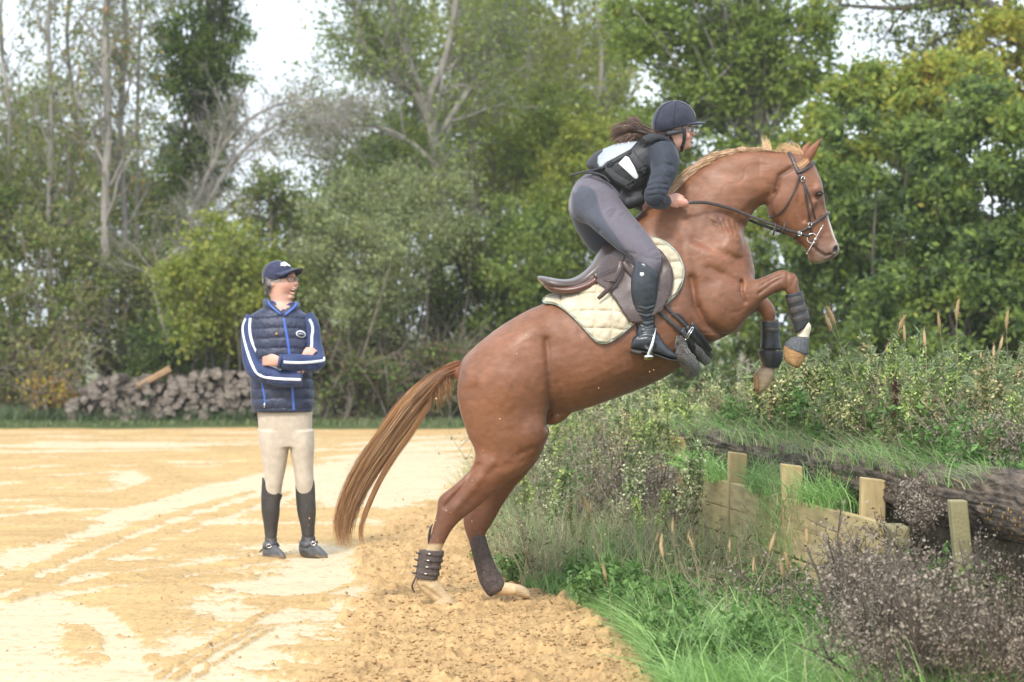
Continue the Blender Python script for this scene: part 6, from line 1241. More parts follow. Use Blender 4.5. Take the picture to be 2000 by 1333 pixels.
for cx_, dy_, a_ in ((568.2, -.098, .021), (580.2, -.074, .013)):
    c_ = P(cx_, 546, YM + dy_); rr_ = [c_ + np.array((a_ * math.cos(t), .35 * a_ * math.cos(t), .0155 * math.sin(t))) for t in np.linspace(0, 2 * math.pi, 22)]
    mobj("glasses_rim", *polys(tube(rr_, [.0018] * 22, 1, 6)), m_rim, man)
mobj("glasses_arm", *polys(tube([P(561.5, 544, YM - .104), P(553, 543.5, YM - .090), P(540, 545, YM - .082), P(530, 549, YM - .078)], [.0022] * 4, 3, 6)), m_rim, man)
mobj("glasses_arm", *polys(tube([P(584, 545, YM - .066), P(580, 545, YM + .02), P(552, 545, YM + .078)], [.002] * 3, 3, 6)), m_rim, man)
mobj("glasses_bridge", *polys(tube([P(574.6, 545, YM - .093), P(575.6, 544.2, YM - .092), P(576.6, 545, YM - .082)], [.0019] * 3, 2, 6)), m_rim, man)
# grey hair under the cap
rng = np.random.default_rng(9); paths = []; cols = []
for i in range(1400):
    s_ = -1 if rng.random() < .7 else 1; t = rng.uniform(0, 1)
    if t < .35: x0, y0 = rng.uniform(534, 549), rng.uniform(535, 545); dx, dy = rng.uniform(-4, 0), rng.uniform(5, 12)
    else: x0, y0 = rng.uniform(516, 528), rng.uniform(540, 566); dx, dy = rng.uniform(-1, 3), rng.uniform(6, 12)
    if x0 > 533 and y0 + dy > 553: dy = 6
    V_ = surf(FM, np.array([x0, x0 + dx * .5, x0 + dx]), np.array([y0, y0 + dy * .5, y0 + dy]), YM, .005, s_)
    paths.append((V_, .003)); g_ = rng.uniform(.25, .6) if t < .35 else rng.uniform(.10, .32); cols.append(np.tile(np.array((g_, g_ * .97, g_ * .93)), (3, 1)))
strands("hair", paths, cols, m_hairh, man, 8)
# cap
m_cap = mat("navy_cap", (.020, .024, .060), (.034, .039, .085), rough=.85, nscale=40, bump=.15, bscale=300, sheen=.3)
HF = np.array((.82, -.57, 0)); HS = np.array((.57, .82, 0)); HR = np.stack([HF, HS, (0, 0, 1.)], 1)
cpm = ell(P(541.5, 537, YM), (.100, .084, .088), HR, 34); lo_, hi_ = bounds([cpm], .03); FC = Field(lo_, hi_, .004); FC.add(cpm, .01)
FC.add(ell(P(541.5, 530, YM) + HF * .045, (.05, .055, .05), HR, 24), .02)
a_ = P(511, 556, YM); b_ = P(577, 540, YM); dd = b_ - a_; ang = math.degrees(math.atan2(dd[2], dd[0]))
bV = np.array([(x, y, z) for x in (-.3, .3) for y in (-.3, .3) for z in (-.3, 0)]) @ rotm('Y', -ang).T + (a_ + b_) / 2
FC.cut((bV, bxQ, np.zeros((0, 3), int)), .004); FC.cut(ell(P(541.5, 541, YM), (.092, .078, .080), HR, 30), .003)
cap = fsk("cap", FC, m_cap, man)
V_ = []; F_ = []; hc = P(541.5, 539, YM)
for i in range(17):
    t = math.radians(-72 + 9 * i); ct, st_ = math.cos(t), math.sin(t)
    for u_ in np.linspace(0, 1, 8):
        fw = ct * .094 + .098 * u_ * max(ct, 0) ** .55; sd_ = st_ * (.080 + .004 * u_)
        z = .012 + .016 * ct - .030 * (abs(st_) ** 2.2) * (.35 + .9 * u_) + .010 * math.sin(math.pi * u_ * .7) + .008 * u_ * ct
        V_.append(hc + HF * fw + HS * sd_ + np.array((0, 0, z)))
for i in range(16):
    for j in range(7): q = i * 8 + j; F_.append((q, q + 1, q + 9, q + 8))
o = mobj("cap_brim", V_, F_, m_cap, cap); md = o.modifiers.new("s", 'SOLIDIFY'); md.thickness = .004; md.offset = 0
patch("cap_emblem", [(548,514),(553,513),(555,511.5),(559,513),(563,516),(568,520),(566,521),(560,519),(556,521),(552,519),(547,520),(549,517)], FC, YM, .001, m_whitep, cap, step=2, thick=.001)
patch("cap_clasp", [(511.5,546),(514,545),(516,551),(514,554),(512.5,553)], FC, YM, .001, m_silver, cap, step=2, thick=.001)
mobj("cap_button", *polys(ellp(541, 510.5, YM, .008, .005, .008)), m_cap, cap)
for path in ([(541,511),(543,520),(546,535),(548,546)], [(541,511),(527,520),(518,536),(515,552)], [(541,511),(556,516),(568,527),(574,540)]):
    q_ = catmull(path, 4); V_ = surf(FC, q_[:, 0], q_[:, 1], YM, .0008); mobj("cap_seam", *polys(tube(V_, [.001] * len(V_), 1, 6)), m_seam, cap)
# shirt collar inside, jacket sleeves, vest
m_blue = mat("blue_jacket", (.018, .034, .105), (.030, .052, .145), rough=.7, nscale=25, bump=.2, bscale=60, sheen=.15)
js = sloft([(527,587, 575,592, .062,0,0,2.2), (522,598, 580,600, .075,0,0,2.2), (505,608, 592,610, .088,0,0,2.2), (497,630, 598,630, .105,0,0,2.2), (498,720, 600,720, .11,0,0,2.2), (502,780, 604,780, .11,0,0,2.2)], YM, 4, 26)
jl = tube([P(500,624,YM+.01), P(492,640,YM), P(491,675,YM-.03), P(494,706,YM-.06), P(503,724,YM-.095), P(524,731,YM-.15), P(552,739,YM-.19), P(580,741,YM-.20), P(590,741,YM-.20)], [.070,.066,.063,.062,.062,.060,.055,.048,.046], 5, 22)
jr = tube([P(594,622,YM+.01), P(605,640,YM-.005), P(611,672,YM-.03), P(617,695,YM-.06), P(617,708,YM-.11), P(600,710,YM-.17), P(575,708,YM-.225), P(549,707,YM-.245)], [.066,.062,.056,.055,.054,.054,.052,.045], 5, 22)
lo_, hi_ = bounds([js, jl, jr], .05); FK = Field(lo_, hi_, .005); FK.add(js, .03); FK.add(jl, .02); FK.add(jr, .02)
FK.cut(tube([P(551,600,YM-.02), P(551,575,YM-.02)], [.05,.056], 2, 16), .006)
relief(FK, [([(478,700),(492,712),(505,708)], .010, -.007), ([(480,690),(495,698),(508,692)], .008, .004), ([(500,742),(512,728),(520,716)], .010, -.006), ([(520,745),(530,734)], .008, -.005), ([(545,748),(556,738)], .008, -.004), ([(612,690),(622,700),(633,700)], .008, -.006), ([(596,722),(606,712),(618,716)], .009, -.006), ([(580,720),(588,712)], .008, -.004),
  ([(480,650),(492,656)], .010, -.004), ([(482,668),(496,674)], .010, -.004), ([(612,655),(622,662)], .009, -.004), ([(565,722),(572,716)], .007, -.004), ([(556,708),(557,698)], .006, -.003)], YM - .15, True)
jacket2 = fsk("jacket", FK, m_blue, man)
m_stripe = mat("white_stripe", (.68, .70, .72), (.74, .76, .78), rough=.6)
def stripe(path, wd=.0088): strap("sleeve_stripe", path, FK, YM, .001, wd, .0022, m_stripe, jacket2, n=6)
stripe([(480,623),(474.5,640),(477,662),(484,690),(492,712),(501,728),(514,736),(535,739.5),(560,741),(588,742)])
stripe([(489,622),(487.5,640),(490,660),(496,678),(503,694),(511,706),(522,713),(536,718),(549,723)])
stripe([(604,624),(609,634),(611,645),(609,658),(609,672),(608,680)])
stripe([(546,706),(560,708),(585,709),(605,708),(622,706),(632,704),(632,698)])
mobj("cuff", *polys(tube([P(549,707,YM-.243), P(543,706,YM-.245)], [.047,.045], 1, 20)), m_blue, jacket2)
m_puff = mat("navy_quilt", (.018, .024, .052), (.034, .043, .085), rough=.5, nscale=18, bump=.3, bscale=50, sheen=.1, dist=.012)
vs_ = sloft([(520,588, 580,592, .078,0,0,2.2), (516,600, 582,603, .088,0,0,2.2), (502,608, 594,611, .10,0,0,2.3), (490,618, 601,620, .115,0,0,2.4), (489,640, 604,640, .13,0,0,2.4), (489,680, 607,680, .14,0,0,2.4), (488,720, 609,720, .14,0,0,2.4), (489,760, 611,760, .14,0,0,2.4), (491,790, 612,790, .14,0,0,2.4), (493,802, 612,801, .135,0,0,2.4), (495,805, 610,804, .12,0,0,2.4)], YM, 5, 40)
lo_, hi_ = bounds([vs_], .05); FQ = Field(lo_, hi_, .005); FQ.add(vs_, .02)
FQ.add(tube([P(519,586,YM+.03), P(521,596,YM-.04), P(535,600,YM-.085), P(548,612,YM-.105)], [.016,.02,.02,.012], 4, 12), .015)
FQ.add(tube([P(580,592,YM+.03), P(579,600,YM-.04), P(568,604,YM-.085), P(555,614,YM-.105)], [.016,.02,.02,.012], 4, 12), .015)
FQ.cut(tube([P(551,622,YM-.055), P(551,600,YM-.05), P(550,570,YM-.03)], [.028,.062,.066], 3, 18), .006)
for xa, xb in ((484, 474), (613, 626)): FQ.cut(tube([P(xa, 640, YM), P(xa + (xb - xa) * .1, 675, YM), P(xa + (xb - xa) * .3, 690, YM)], [.062, .055, .03], 3, 18), .01)
gx, gy, gz = FQ.grid(); pyv = 666.5 - (gz - CH) / YM * FPX - 50.5; ph = (pyv - 622) / 19.5
waveA = np.abs(np.sin(np.pi * ph)) ** .6
X_, Zp = np.meshgrid(gx, ph, indexing='ij'); wob = Zp + .06 * np.sin(X_ * 21) + .03 * np.sin(X_ * 90 + 2); puff = np.abs(np.sin(np.pi * wob)) ** .38
puff = np.where(Zp < -.4, .8, puff)
FQ.D -= ((puff - .75) * .0095 + smooth_noise(X_.shape, 33, (40, 46)) * .002)[:, None, :].astype(np.float32)
mvest = fsk("quilted_vest", FQ, m_puff, man)
m_zip = mat("blue_zip", (.045, .11, .42), (.07, .15, .52), rough=.5)
m_zipd = mat("zip_tape", (.02, .05, .22), rough=.6)
strap("zip", [(554,622),(557,640),(561,660),(564,680),(566,700)], FQ, YM, .001, .0085, .003, m_zip, mvest)
strap("zip", [(570,750),(572,770),(573,790),(574,802)], FQ, YM, .001, .0085, .003, m_zip, mvest)
strap("pocket_zip", [(511,742),(513,756),(517,778),(518,794)], FQ, YM, .001, .0065, .003, m_zip, mvest)
strap("pocket_zip", [(607,742),(609,756),(610,776)], FQ, YM, .001, .0045, .003, m_zip, mvest)
mobj("zip_pull", *polys(ell(surf(FQ, 516.5, 792, YM, .005)[0], (.006, .004, .016), k=10)), m_steel, mvest)
strap("collar_lining", [(523,588),(529,598),(538,606),(549,615)], FQ, YM, .002, .006, .004, m_zip, mvest)
strap("collar_lining", [(579,592),(575,600),(566,608),(556,616)], FQ, YM, .002, .007, .004, m_zip, mvest)
oval = [(587.5 + 9.6 * math.cos(t), 653 + 7 * math.sin(t) + 1.2 * math.cos(t)) for t in np.linspace(0, 2 * math.pi, 18)[:-1]]
bd = patch("vest_badge", oval, FQ, YM, .004, m_stripe, mvest, step=3, thick=.002)
o2 = [(587.5 + 7.4 * math.cos(t), 653 + 5 * math.sin(t) + 1 * math.cos(t)) for t in np.linspace(0, 2 * math.pi, 16)[:-1]]
patch("badge_centre", o2, FQ, YM, .0065, m_cap, mvest, step=3, thick=.001)
patch("badge_motif", [(581.5,655),(583,651.5),(586,650.5),(590,651),(594,655),(590,654),(585,654)], FQ, YM, .008, m_silver, mvest, step=2, thick=.001)
patch("chest_motif", [(537,655),(539,650),(541,649),(542,653),(543.5,655),(540,654)], FQ, YM, .004, mat("amber_thread", (.45, .22, .05), rough=.6), mvest, step=2, thick=.001)
# breeches
m_beige = mat("beige_breeches", (.45, .385, .30), (.55, .475, .38), rough=.85, nscale=22, bump=.2, bscale=120, sheen=.2)
pb_ = sloft([(501,795, 611,795, .105,0,0,2.3), (503,812, 610,812, .108,0,0,2.4), (505,835, 609,836, .104,0,0,2.4), (509,860, 607,860, .095,0,0,2.3), (512,872,606,872,.09,0,0,2.2)], YM, 4, 30)
lL = sloft([(504,840, 560,846, .100,0,0,2.2), (507,865, 564,870, .105,0,0,2.2), (512,895, 561,898, .095,0,0,2.2), (515,920, 556,926, .08,-.005,0,2.2), (516,940, 552,944, .07,-.01,0,2.2), (513,965, 549,968, .062,-.005,0,2.2)], YM, 5, 26)
lR = sloft([(562,846, 613,840, .100,0,0,2.2), (566,870, 614,866, .105,0,0,2.2), (569,895, 613,893, .095,0,0,2.2), (574,920, 612,918, .08,-.005,0,2.2), (577,945, 613,942, .07,-.01,0,2.2), (580,968, 613,966, .062,-.005,0,2.2)], YM, 5, 26)
lo_, hi_ = bounds([pb_, lL, lR], .05); FN = Field(lo_, hi_, .005); FN.add(pb_, .03); FN.add(lL, .018); FN.add(lR, .018)
relief(FN, [([(560,812),(563,832),(562,850)], .006, -.006), ([(566,828),(580,822),(598,824)], .006, -.004), ([(568,838),(585,834)], .006, -.004), ([(558,850),(545,846),(530,850)], .008, -.004), ([(568,852),(582,858)], .008, -.004), ([(517,932),(530,938),(550,930)], .006, -.005), ([(520,942),(534,946),(550,940)], .005, -.004), ([(578,932),(592,938),(610,932)], .006, -.005), ([(580,942),(596,946),(612,940)], .005, -.004), ([(512,826),(524,834),(540,846)], .010, -.003), ([(604,828),(596,834),(582,846)], .010, -.003), ([(522,905),(536,912),(552,906)], .006, -.004), ([(574,908),(590,914),(608,906)], .006, -.004), ([(527,860),(530,890),(533,920)], .02, .004), ([(590,860),(592,890),(594,920)], .02, .004), ([(556,870),(552,900),(549,930)], .008, -.004)], YM - .1, True)
mobj_ = fsk("breeches", FN, m_beige, man)
# boots and spurs
m_half = mat("dusty_black_boot", (.020, .018, .017), (.045, .041, .038), rough=.6, nscale=16, bump=.3, bscale=60)
m_shoe = mat("dusty_grey_shoe", (.06, .065, .075), (.14, .14, .14), rough=.75, nscale=20, bump=.3)
def mboot(secs, foot, st, y0=0):
    a = sloft(secs, YM, 5, 26); b = sloft(foot, YM, 5, 24); lo_, hi_ = bounds([a, b], .04); f = Field(lo_, hi_, .005); f.add(a, .02); f.add(b, .03)
    relief(f, st, YM - .05); V, Q = f.skin(); x, y = px_of(V); c = np.tile(np.array((.044, .039, .036)), (len(V), 1)) * (1 + .35 * pnoise(V, 9, 5))[:, None]
    m = sstep(1052, 1064, y + 3 * pnoise(V, 30, 3))[:, None]; c = c * (1 - m) + np.array((.085, .088, .098)) * m
    m = (.8 * sstep(1082, 1094, y + 5 * pnoise(V, 25, 9)))[:, None]; c = c * (1 - m) + np.array((.48, .34, .20)) * m
    return mobj("tall_boot", V, Q, m_bt, man, col=c), f
m_bt = mat("dusty_boots", (.8, .8, .8), (1.3, 1.25, 1.2), rough=.58, nscale=22, bump=.3, bscale=60, attr=True)
b1, fb1 = mboot([(512,932, 552,968, .064,-.002,0,2.2), (511,950, 551,970, .068,0,0,2.2), (510,972, 547,984, .070,0,0,2.2), (511,1000, 546,1004, .068,0,0,2.2), (515,1025, 543,1026, .060,.005,0,2.2), (517,1048, 541,1049, .052,.005,0,2.2), (516,1066, 543,1064, .055,.0,0,2.2), (516,1080, 545,1080, .060,.0,0,2.2)],
  [(515,1062, 514,1090, .04,.03,0,2.2), (521,1060, 519,1094, .05,.01,0,2.4), (532,1062, 532,1094, .055,-.04,0,2.5), (544,1070, 545,1095, .055,-.09,0,2.5), (553,1079, 554,1095, .045,-.12,0,2.4), (558,1086, 558,1094, .02,-.13,0,2)], [([(515,1048),(528,1053),(542,1050)], .005, -.004), ([(516,1058),(530,1062),(543,1058)], .005, -.004), ([(512,968),(528,972),(546,980)], .004, -.002)])
b2, fb2 = mboot([(577,944, 613,936, .064,-.002,0,2.2), (577,952, 615,948, .068,0,0,2.2), (578,975, 616,975, .070,0,0,2.2), (581,1003, 617,1003, .068,0,0,2.2), (587,1028, 615,1028, .058,.005,0,2.2), (589,1046, 615,1046, .052,.005,0,2.2), (587,1060, 618,1060, .055,.0,0,2.2), (587,1074, 620,1074, .060,.0,0,2.2)],
  [(586,1058, 586,1084, .04,.03,0,2.2), (595,1056, 594,1088, .05,.01,0,2.4), (608,1058, 608,1089, .055,-.03,0,2.5), (622,1066, 622,1091, .055,-.07,0,2.5), (634,1077, 635,1092, .045,-.09,0,2.4), (640,1084, 640,1091, .02,-.10,0,2)], [([(588,1046),(600,1051),(616,1047)], .005, -.004), ([(587,1057),(602,1060),(618,1056)], .005, -.004)])
for f_, b_, path, cx_, cy_ in ((fb1, b1, [(514,1069),(522,1070),(530,1066),(540,1063),(545,1066)], 525, 1067), (fb2, b2, [(587,1064),(597,1068),(608,1064),(620,1059)], 612, 1062)):
    strap("spur_strap", path, f_, YM, .003, .009, .004, m_strap, b_)
    c_ = surf(f_, cx_, cy_, YM, .012)[0]
    rr_ = [c_ + np.array((math.cos(t) * .014, 0, math.sin(t) * .011)) for t in np.linspace(0, 2 * math.pi, 14)]
    mobj("spur_buckle", *polys(tube(rr_, [.0032] * 14, 1, 6)), m_steel, b_)
mobj("spur", *polys(tube([P(516,1071,YM+.01), P(511,1075,YM+.05), P(507,1079,YM+.06)], [.006,.005,.004], 3, 8)), m_strap, b1)
# ================================================================ GRASS AND WEEDS
def blades(X, Y, Z, hgt, wid, pal, rg, lean=.45, dirx=0.0, segs=3, clf=1.5, seed=0):
    n = len(X); a = rg.uniform(0, 2 * math.pi, n); l = np.abs(rg.normal(lean, lean * .5, n)); dx = np.cos(a) * l + dirx; dy = np.sin(a) * l; H = hgt * rg.uniform(.45, 1.2, n); wd = wid * rg.uniform(.6, 1.3, n)
    b = rg.uniform(0, math.pi, n); sx, sy = np.cos(b) * wd / 2, np.sin(b) * wd / 2; V = np.zeros((n, segs * 2 + 1, 3))
    for s in range(segs + 1):
        f = s / segs; cx = X + dx * H * f * f; cy = Y + dy * H * f * f; cz = Z + H * (f - .35 * l * f * f)
        w_ = (1 - f ** 1.5) if s < segs else 0
        if s < segs: V[:, 2 * s] = np.stack([cx - sx * w_, cy - sy * w_, cz], -1); V[:, 2 * s + 1] = np.stack([cx + sx * w_, cy + sy * w_, cz], -1)
        else: V[:, 2 * s] = np.stack([cx, cy, cz], -1)
    k = segs * 2 + 1; o = np.arange(n)[:, None] * k; Q = []
    for s in range(segs - 1): Q.append(np.stack([o[:, 0] + 2 * s, o[:, 0] + 2 * s + 1, o[:, 0] + 2 * s + 3, o[:, 0] + 2 * s + 2], -1))
    s = segs - 1; Q.append(np.stack([o[:, 0] + 2 * s, o[:, 0] + 2 * s + 1, o[:, 0] + 2 * s + 2, o[:, 0] + 2 * s + 2], -1)); Q = np.vstack(Q)
    cols = np.array([p[0] for p in pal]); wt = np.array([p[1] for p in pal], float); cs = np.cumsum(wt / wt.sum())
    u = np.clip(rg.uniform(0, 1, n) * .6 + (pnoise(np.stack([X, Y, 0 * X], -1), clf, seed + 11) * .5 + .5) * .4, 0, .999)
    C = cols[np.searchsorted(cs, u)] * rg.uniform(.75, 1.25, (n, 1)); return V.reshape(-1, 3), Q, np.repeat(C, k, 0)
def split_tri(Q):
    return Q
def grass_obj(name, label, parts):
    V = []; Fq = []; C = []; o = 0
    for v, q, c in parts: V.append(v); Fq.append(q + o); C.append(c); o += len(v)
    V = np.vstack(V); Fq = np.vstack(Fq); C = np.vstack(C); tri = Fq[:, 2] == Fq[:, 3]
    T = np.vstack([Fq[tri][:, :3], Fq[~tri][:, [0, 1, 2]], Fq[~tri][:, [0, 2, 3]]]); return tag(mobj(name, V, T, m_grass, smooth=False, col=C), label, kind="stuff")
rp = np.random.default_rng(101)
gw = np.array(gpath(gpoly))
def scatter(n, x0, x1, y0, y1, keep, rg=rp):
    X = rg.uniform(x0, x1, n); Y = rg.uniform(y0, y1, n); k = keep(X, Y); return X[k], Y[k]
LGc = (.22, .40, .11); LG2 = (.32, .50, .17); DGc = (.11, .23, .06); DRY = (.44, .40, .24); SG = (.25, .34, .15)
def ing(X, Y): return inpoly(np.stack([X, Y], -1), gw) & (X < JX(Y) - .10)
def left_edge(X, Y): return ing(X, Y)
X, Y = scatter(330000, -.5, 2.6, 10.2, 14.6, ing); m_ = pnoise(np.stack([X, Y, 0 * X], -1), 2.2, 9) > -.75; X, Y = X[m_], Y[m_]
if len(X) > 62000: X, Y = X[:62000], Y[:62000]
near = blades(X, Y, 0 * X, .17, .0065, [(DGc, 2), (LGc, 5), (LG2, 4), (DRY, .6)], rp, .8, -.25, 3, 2.5)
X, Y = scatter(90000, -.6, 1.6, 14.6, 25, ing); mid = blades(X[:26000], Y[:26000], 0 * X[:26000], .17, .006, [(DGc, 4), (LGc, 4), (SG, 3), (DRY, 2)], rp, .6, 0, 3, 2.5, 3)
X, Y = scatter(9000, -.6, 1.9, 10.3, 13.2, lambda a, b: ing(a, b)); tall = blades(X[:2600], Y[:2600], 0 * X[:2600], .34, .008, [(LGc, 4), (LG2, 5), (SG, 2), (DRY, 1)], rp, .9, -.3, 4, 2.5, 5)
X, Y = scatter(60000, -.6, 1.6, 15.0, 24, lambda a, b: ing(a, b) & (a < JX(b) + .3)); m_ = pnoise(np.stack([X, Y, 0 * X], -1), 1.6, 19) > -.15; X, Y = X[m_][:9000], Y[m_][:9000]; wild = blades(X, Y, bankz(X, Y) * .9, .46, .007, [(SG, 4), (DRY, 4), (LGc, 2), (DGc, 2)], rp, .5, 0, 4, 2, 13)
grass_obj("wild_grass", "tall mixed green and straw grass left of the board wall", [wild])
grass_obj("grass", "bright green long grass in front of the board wall", [near, mid, tall])
# tufts hanging over the boards
par = []
for (y0_, x_off, n, hh) in ((15.5, -.05, 190, .27), (15.2, -.07, 200, .27), (14.35, -.05, 190, .28), (14.1, -.03, 190, .26), (16.9, -.07, 200, .27), (17.3, -.06, 160, .25), (16.4, -.08, 120, .25), (13.9, -.04, 90, .24)):
    Y = y0_ + rp.normal(0, .10, n); X = JX(Y) + x_off + rp.normal(0, .04, n); par.append(blades(X, Y, np.full(n, .54), hh, .0065, [(DGc, 1), (LGc, 4), (LG2, 4), (DRY, 1)], rp, 1.2, -.15, 4, 3, 8))
n = 700; Y = 14.9 + rp.normal(0, .25, n); X = JX(Y) - .12 + rp.normal(0, .02, n); Z = rp.uniform(.1, .6, n); par.append(blades(X, Y, Z, .25, .005, [(LGc, 3), (SG, 3), (DRY, 3)], rp, 1.3, -.2, 3, 3, 9))
grass_obj("grass_tufts", "long grass tufts spilling over the boards between the posts", par)
n = 2600; Y = rp.uniform(12, 18.5, n); k_ = pnoise(np.stack([Y, 0 * Y, 0 * Y], -1), 2.5, 3) > -.1; Y = Y[k_]; n = len(Y); X = JX(Y) + .2 + rp.normal(0, .10, n); par = [blades(X, Y, np.full(n, .76), .20, .006, [(DGc, 2), (LGc, 3), (SG, 3), (DRY, 4)], rp, 1.2, -.6, 4, 3, 8)]; grass_obj('log_grass', 'dry and green grass drooping over the long log', par)
# bank grass
X, Y = scatter(70000, .3, 6.2, 10, 23, lambda a, b: (a > JX(b) + .30) & (a < b * .22 + .3)); n = 34000; X, Y = X[:n], Y[:n]
bk = blades(X, Y, bankz(X, Y), .20, .007, [(DGc, 3), (LGc, 5), (SG, 4), (DRY, 3)], rp, .7, -.1, 3, 2, 6)
grass_obj("bank_grass", "mixed green and dry grass growing on top of the bank", [bk])
# far strips of grass along the hedge
X, Y = scatter(26000, -9.5, 9.5, 37.6, 41.5, lambda a, b: b > 38.3 + .9 * pnoise(np.stack([a, b * 0, 0 * a], -1), .7, 4)); fg = blades(X, Y, 0 * X, .10, .02, [((.12, .17, .06), 3), ((.19, .23, .10), 3), ((.27, .25, .13), 2)], rp, .5, 0, 2, 1.2, 7)
fgl, fy = scatter(9000, -7.6, -3.6, 39.2, 40.4, lambda a, b: a > -99); fg2 = blades(fgl, fy, 0 * fgl, .26, .03, [((.10, .16, .07), 3), ((.17, .22, .11), 4), ((.24, .23, .13), 1)], rp, .6, 0, 2, 1.2, 7)
grass_obj("far_grass", "strip of grass and nettles along the far edge of the sand", [fg, fg2])
# ---- single plants, prototypes copied
m_stem = mat("weed_stem", (.16, .17, .08), (.28, .26, .15), rough=.9, nscale=20)
def plant_mesh(V, Q, C):
    return V, Q, C
def weed(rg, h=.6, kind="fleabane"):
    """an upright weed: (V, F(quads), C) around the origin"""
    Vs = []; Qs = []; Cs = []; o = 0
    def add(V, Q, c):
        nonlocal o
        Vs.append(V); Qs.append(Q + o); Cs.append(np.tile(np.array(c), (len(V), 1)) if np.ndim(c[0]) == 0 else c); o += len(V)
    if kind == "fleabane":
        fp = [((0.50, 0.56, 0.22), (0.67, 0.64, 0.34), (0.36, 0.46, 0.16)), ((0.41, 0.53, 0.16), (0.54, 0.64, 0.22), (0.29, 0.44, 0.10)), ((0.55, 0.46, 0.26), (0.70, 0.58, 0.34), (0.41, 0.39, 0.18)), ((0.48, 0.55, 0.25), (0.70, 0.70, 0.45), (0.31, 0.42, 0.16)), ((0.36, 0.28, 0.15), (0.50, 0.42, 0.22), (0.26, 0.30, 0.12))][rg.integers(0, 5)]; nf = int(rg.integers(220, 520)); fs_ = rg.uniform(.012, .02)
        for s in range(rg.integers(2, 4)):
            st = walk(np.array((rg.normal(0, .03), rg.normal(0, .03), 0.)), np.array((rg.normal(0, .12), rg.normal(0, .12), 1.)), h * rg.uniform(.75, 1.1), 8, rg, .06, .05)
            V, Q = tubes([(st, .005, .002, 4)]); add(V, Q, (.20, .21, .10)); ts = []
            for i in range(16):
                f = .45 + .5 * rg.random(); x = f * (len(st) - 1); k = min(int(x), len(st) - 2); p = st[k] + (st[k + 1] - st[k]) * (x - k); ts.append(walk(p, np.array((rg.normal(0, .7), rg.normal(0, .7), .9)), h * .25 * (1.15 - f), 3, rg, .1, .1))
            V, Q = tubes([(t_, .0022, .001, 3) for t_ in ts]); add(V, Q, (.22, .23, .12))
            A = st[(np.arange(len(st)) > 1)]; V, Q, C = leaves(A, 120, (.015, .015, .03), .06, [((.16, .22, .09), 3), ((.22, .27, .13), 3), ((.12, .17, .06), 2)], rg, aspect=.16, up=0); add(V, Q, C)
            A = np.vstack(ts); V, Q, C = leaves(A, nf, (.014, .014, .018), fs_, [(fp[0], 4), (fp[1], 3), (fp[2], 2)], rg, aspect=.6, up=0, clumpf=3); add(V, Q, C)
    elif kind == "dead":
        tb = []; tips = []
        for s in range(5):
            st = walk(np.array((rg.normal(0, .05), rg.normal(0, .05), 0.)), np.array((rg.normal(0, .35), rg.normal(0, .35), 1.)), h * rg.uniform(.6, 1.05), 6, rg, .10, .02); tb.append((st, .0045, .0018, 4))
            for i in range(13):
                x = (.3 + .68 * rg.random()) * (len(st) - 1); k = min(int(x), len(st) - 2); p = st[k]; b = walk(p, np.array((rg.normal(0, .8), rg.normal(0, .8), .7)), h * .28, 3, rg, .15, .05); tb.append((b, .002, .001, 3)); tips += list(b[1:])
        V, Q = tubes(tb); add(V, Q, (.17, .135, .105)); V, Q, C = leaves(np.array(tips), 760, (.022, .022, .018), .0125, [((.28, .225, .175), 4), ((.38, .32, .25), 4), ((.16, .13, .10), 2), ((.16, .18, .09), .6)], rg, aspect=.8, up=0, clumpf=4); add(V, Q, C)
    elif kind == "dry":
        tb = []; 
        for s in range(9):
            st = walk(np.array((rg.normal(0, .06), rg.normal(0, .06), 0.)), np.array((rg.normal(0, .4), rg.normal(0, .4), 1.)), h * rg.uniform(.5, 1.1), 7, rg, .12, -.01); tb.append((st, .0035, .0012, 3))
            for i in range(5): k = rg.integers(2, 6); tb.append((walk(st[k], np.array((rg.normal(0, .8), rg.normal(0, .8), .5)), h * .22, 3, rg, .2, 0), .0018, .001, 3))
        V, Q = tubes(tb); add(V, Q, (.42, .36, .25)); V, Q, C = leaves(np.vstack([t_[0][3:] for t_ in tb if len(t_[0]) > 5]), 160, (.03, .03, .03), .03, [((.24, .20, .12), 3), ((.15, .18, .08), 3), ((.33, .29, .20), 2)], rg, aspect=.3); add(V, Q, C)
    elif kind == "foxtail":
        st = walk(np.array((0., 0, 0)), np.array((rg.normal(0, .18), rg.normal(0, .15), 1.)), h, 10, rg, .05, .01); V, Q = tubes([(st, .0022, .0012, 4)]); add(V, Q, (.42, .38, .20))
        d = st[-1] - st[-2]; d /= np.linalg.norm(d); hd2 = [st[-1] + d * x for x in (0, .012, .035, .06, .08)]; hd2 = np.array(hd2) + np.array((.012, 0, -.006)) * np.linspace(0, 1, 5)[:, None] ** 2
        V, Q, T = tube(hd2, [.002, .0062, .0072, .005, .001], 3, 7); add(V, Q, (.58, .42, .22)); V, Q, C = leaves(hd2[1:4], 110, (.004, .004, .018), .014, [((.62, .48, .27), 3), ((.50, .36, .18), 2)], rg, aspect=.12, up=0); add(V, Q, C)
        for i in range(3): V, Q, C = blades(np.zeros(1), np.zeros(1), np.zeros(1), h * .55, .006, [((.22, .30, .10), 1)], rg, .5); add(V, Q, C)
    elif kind == "dock":
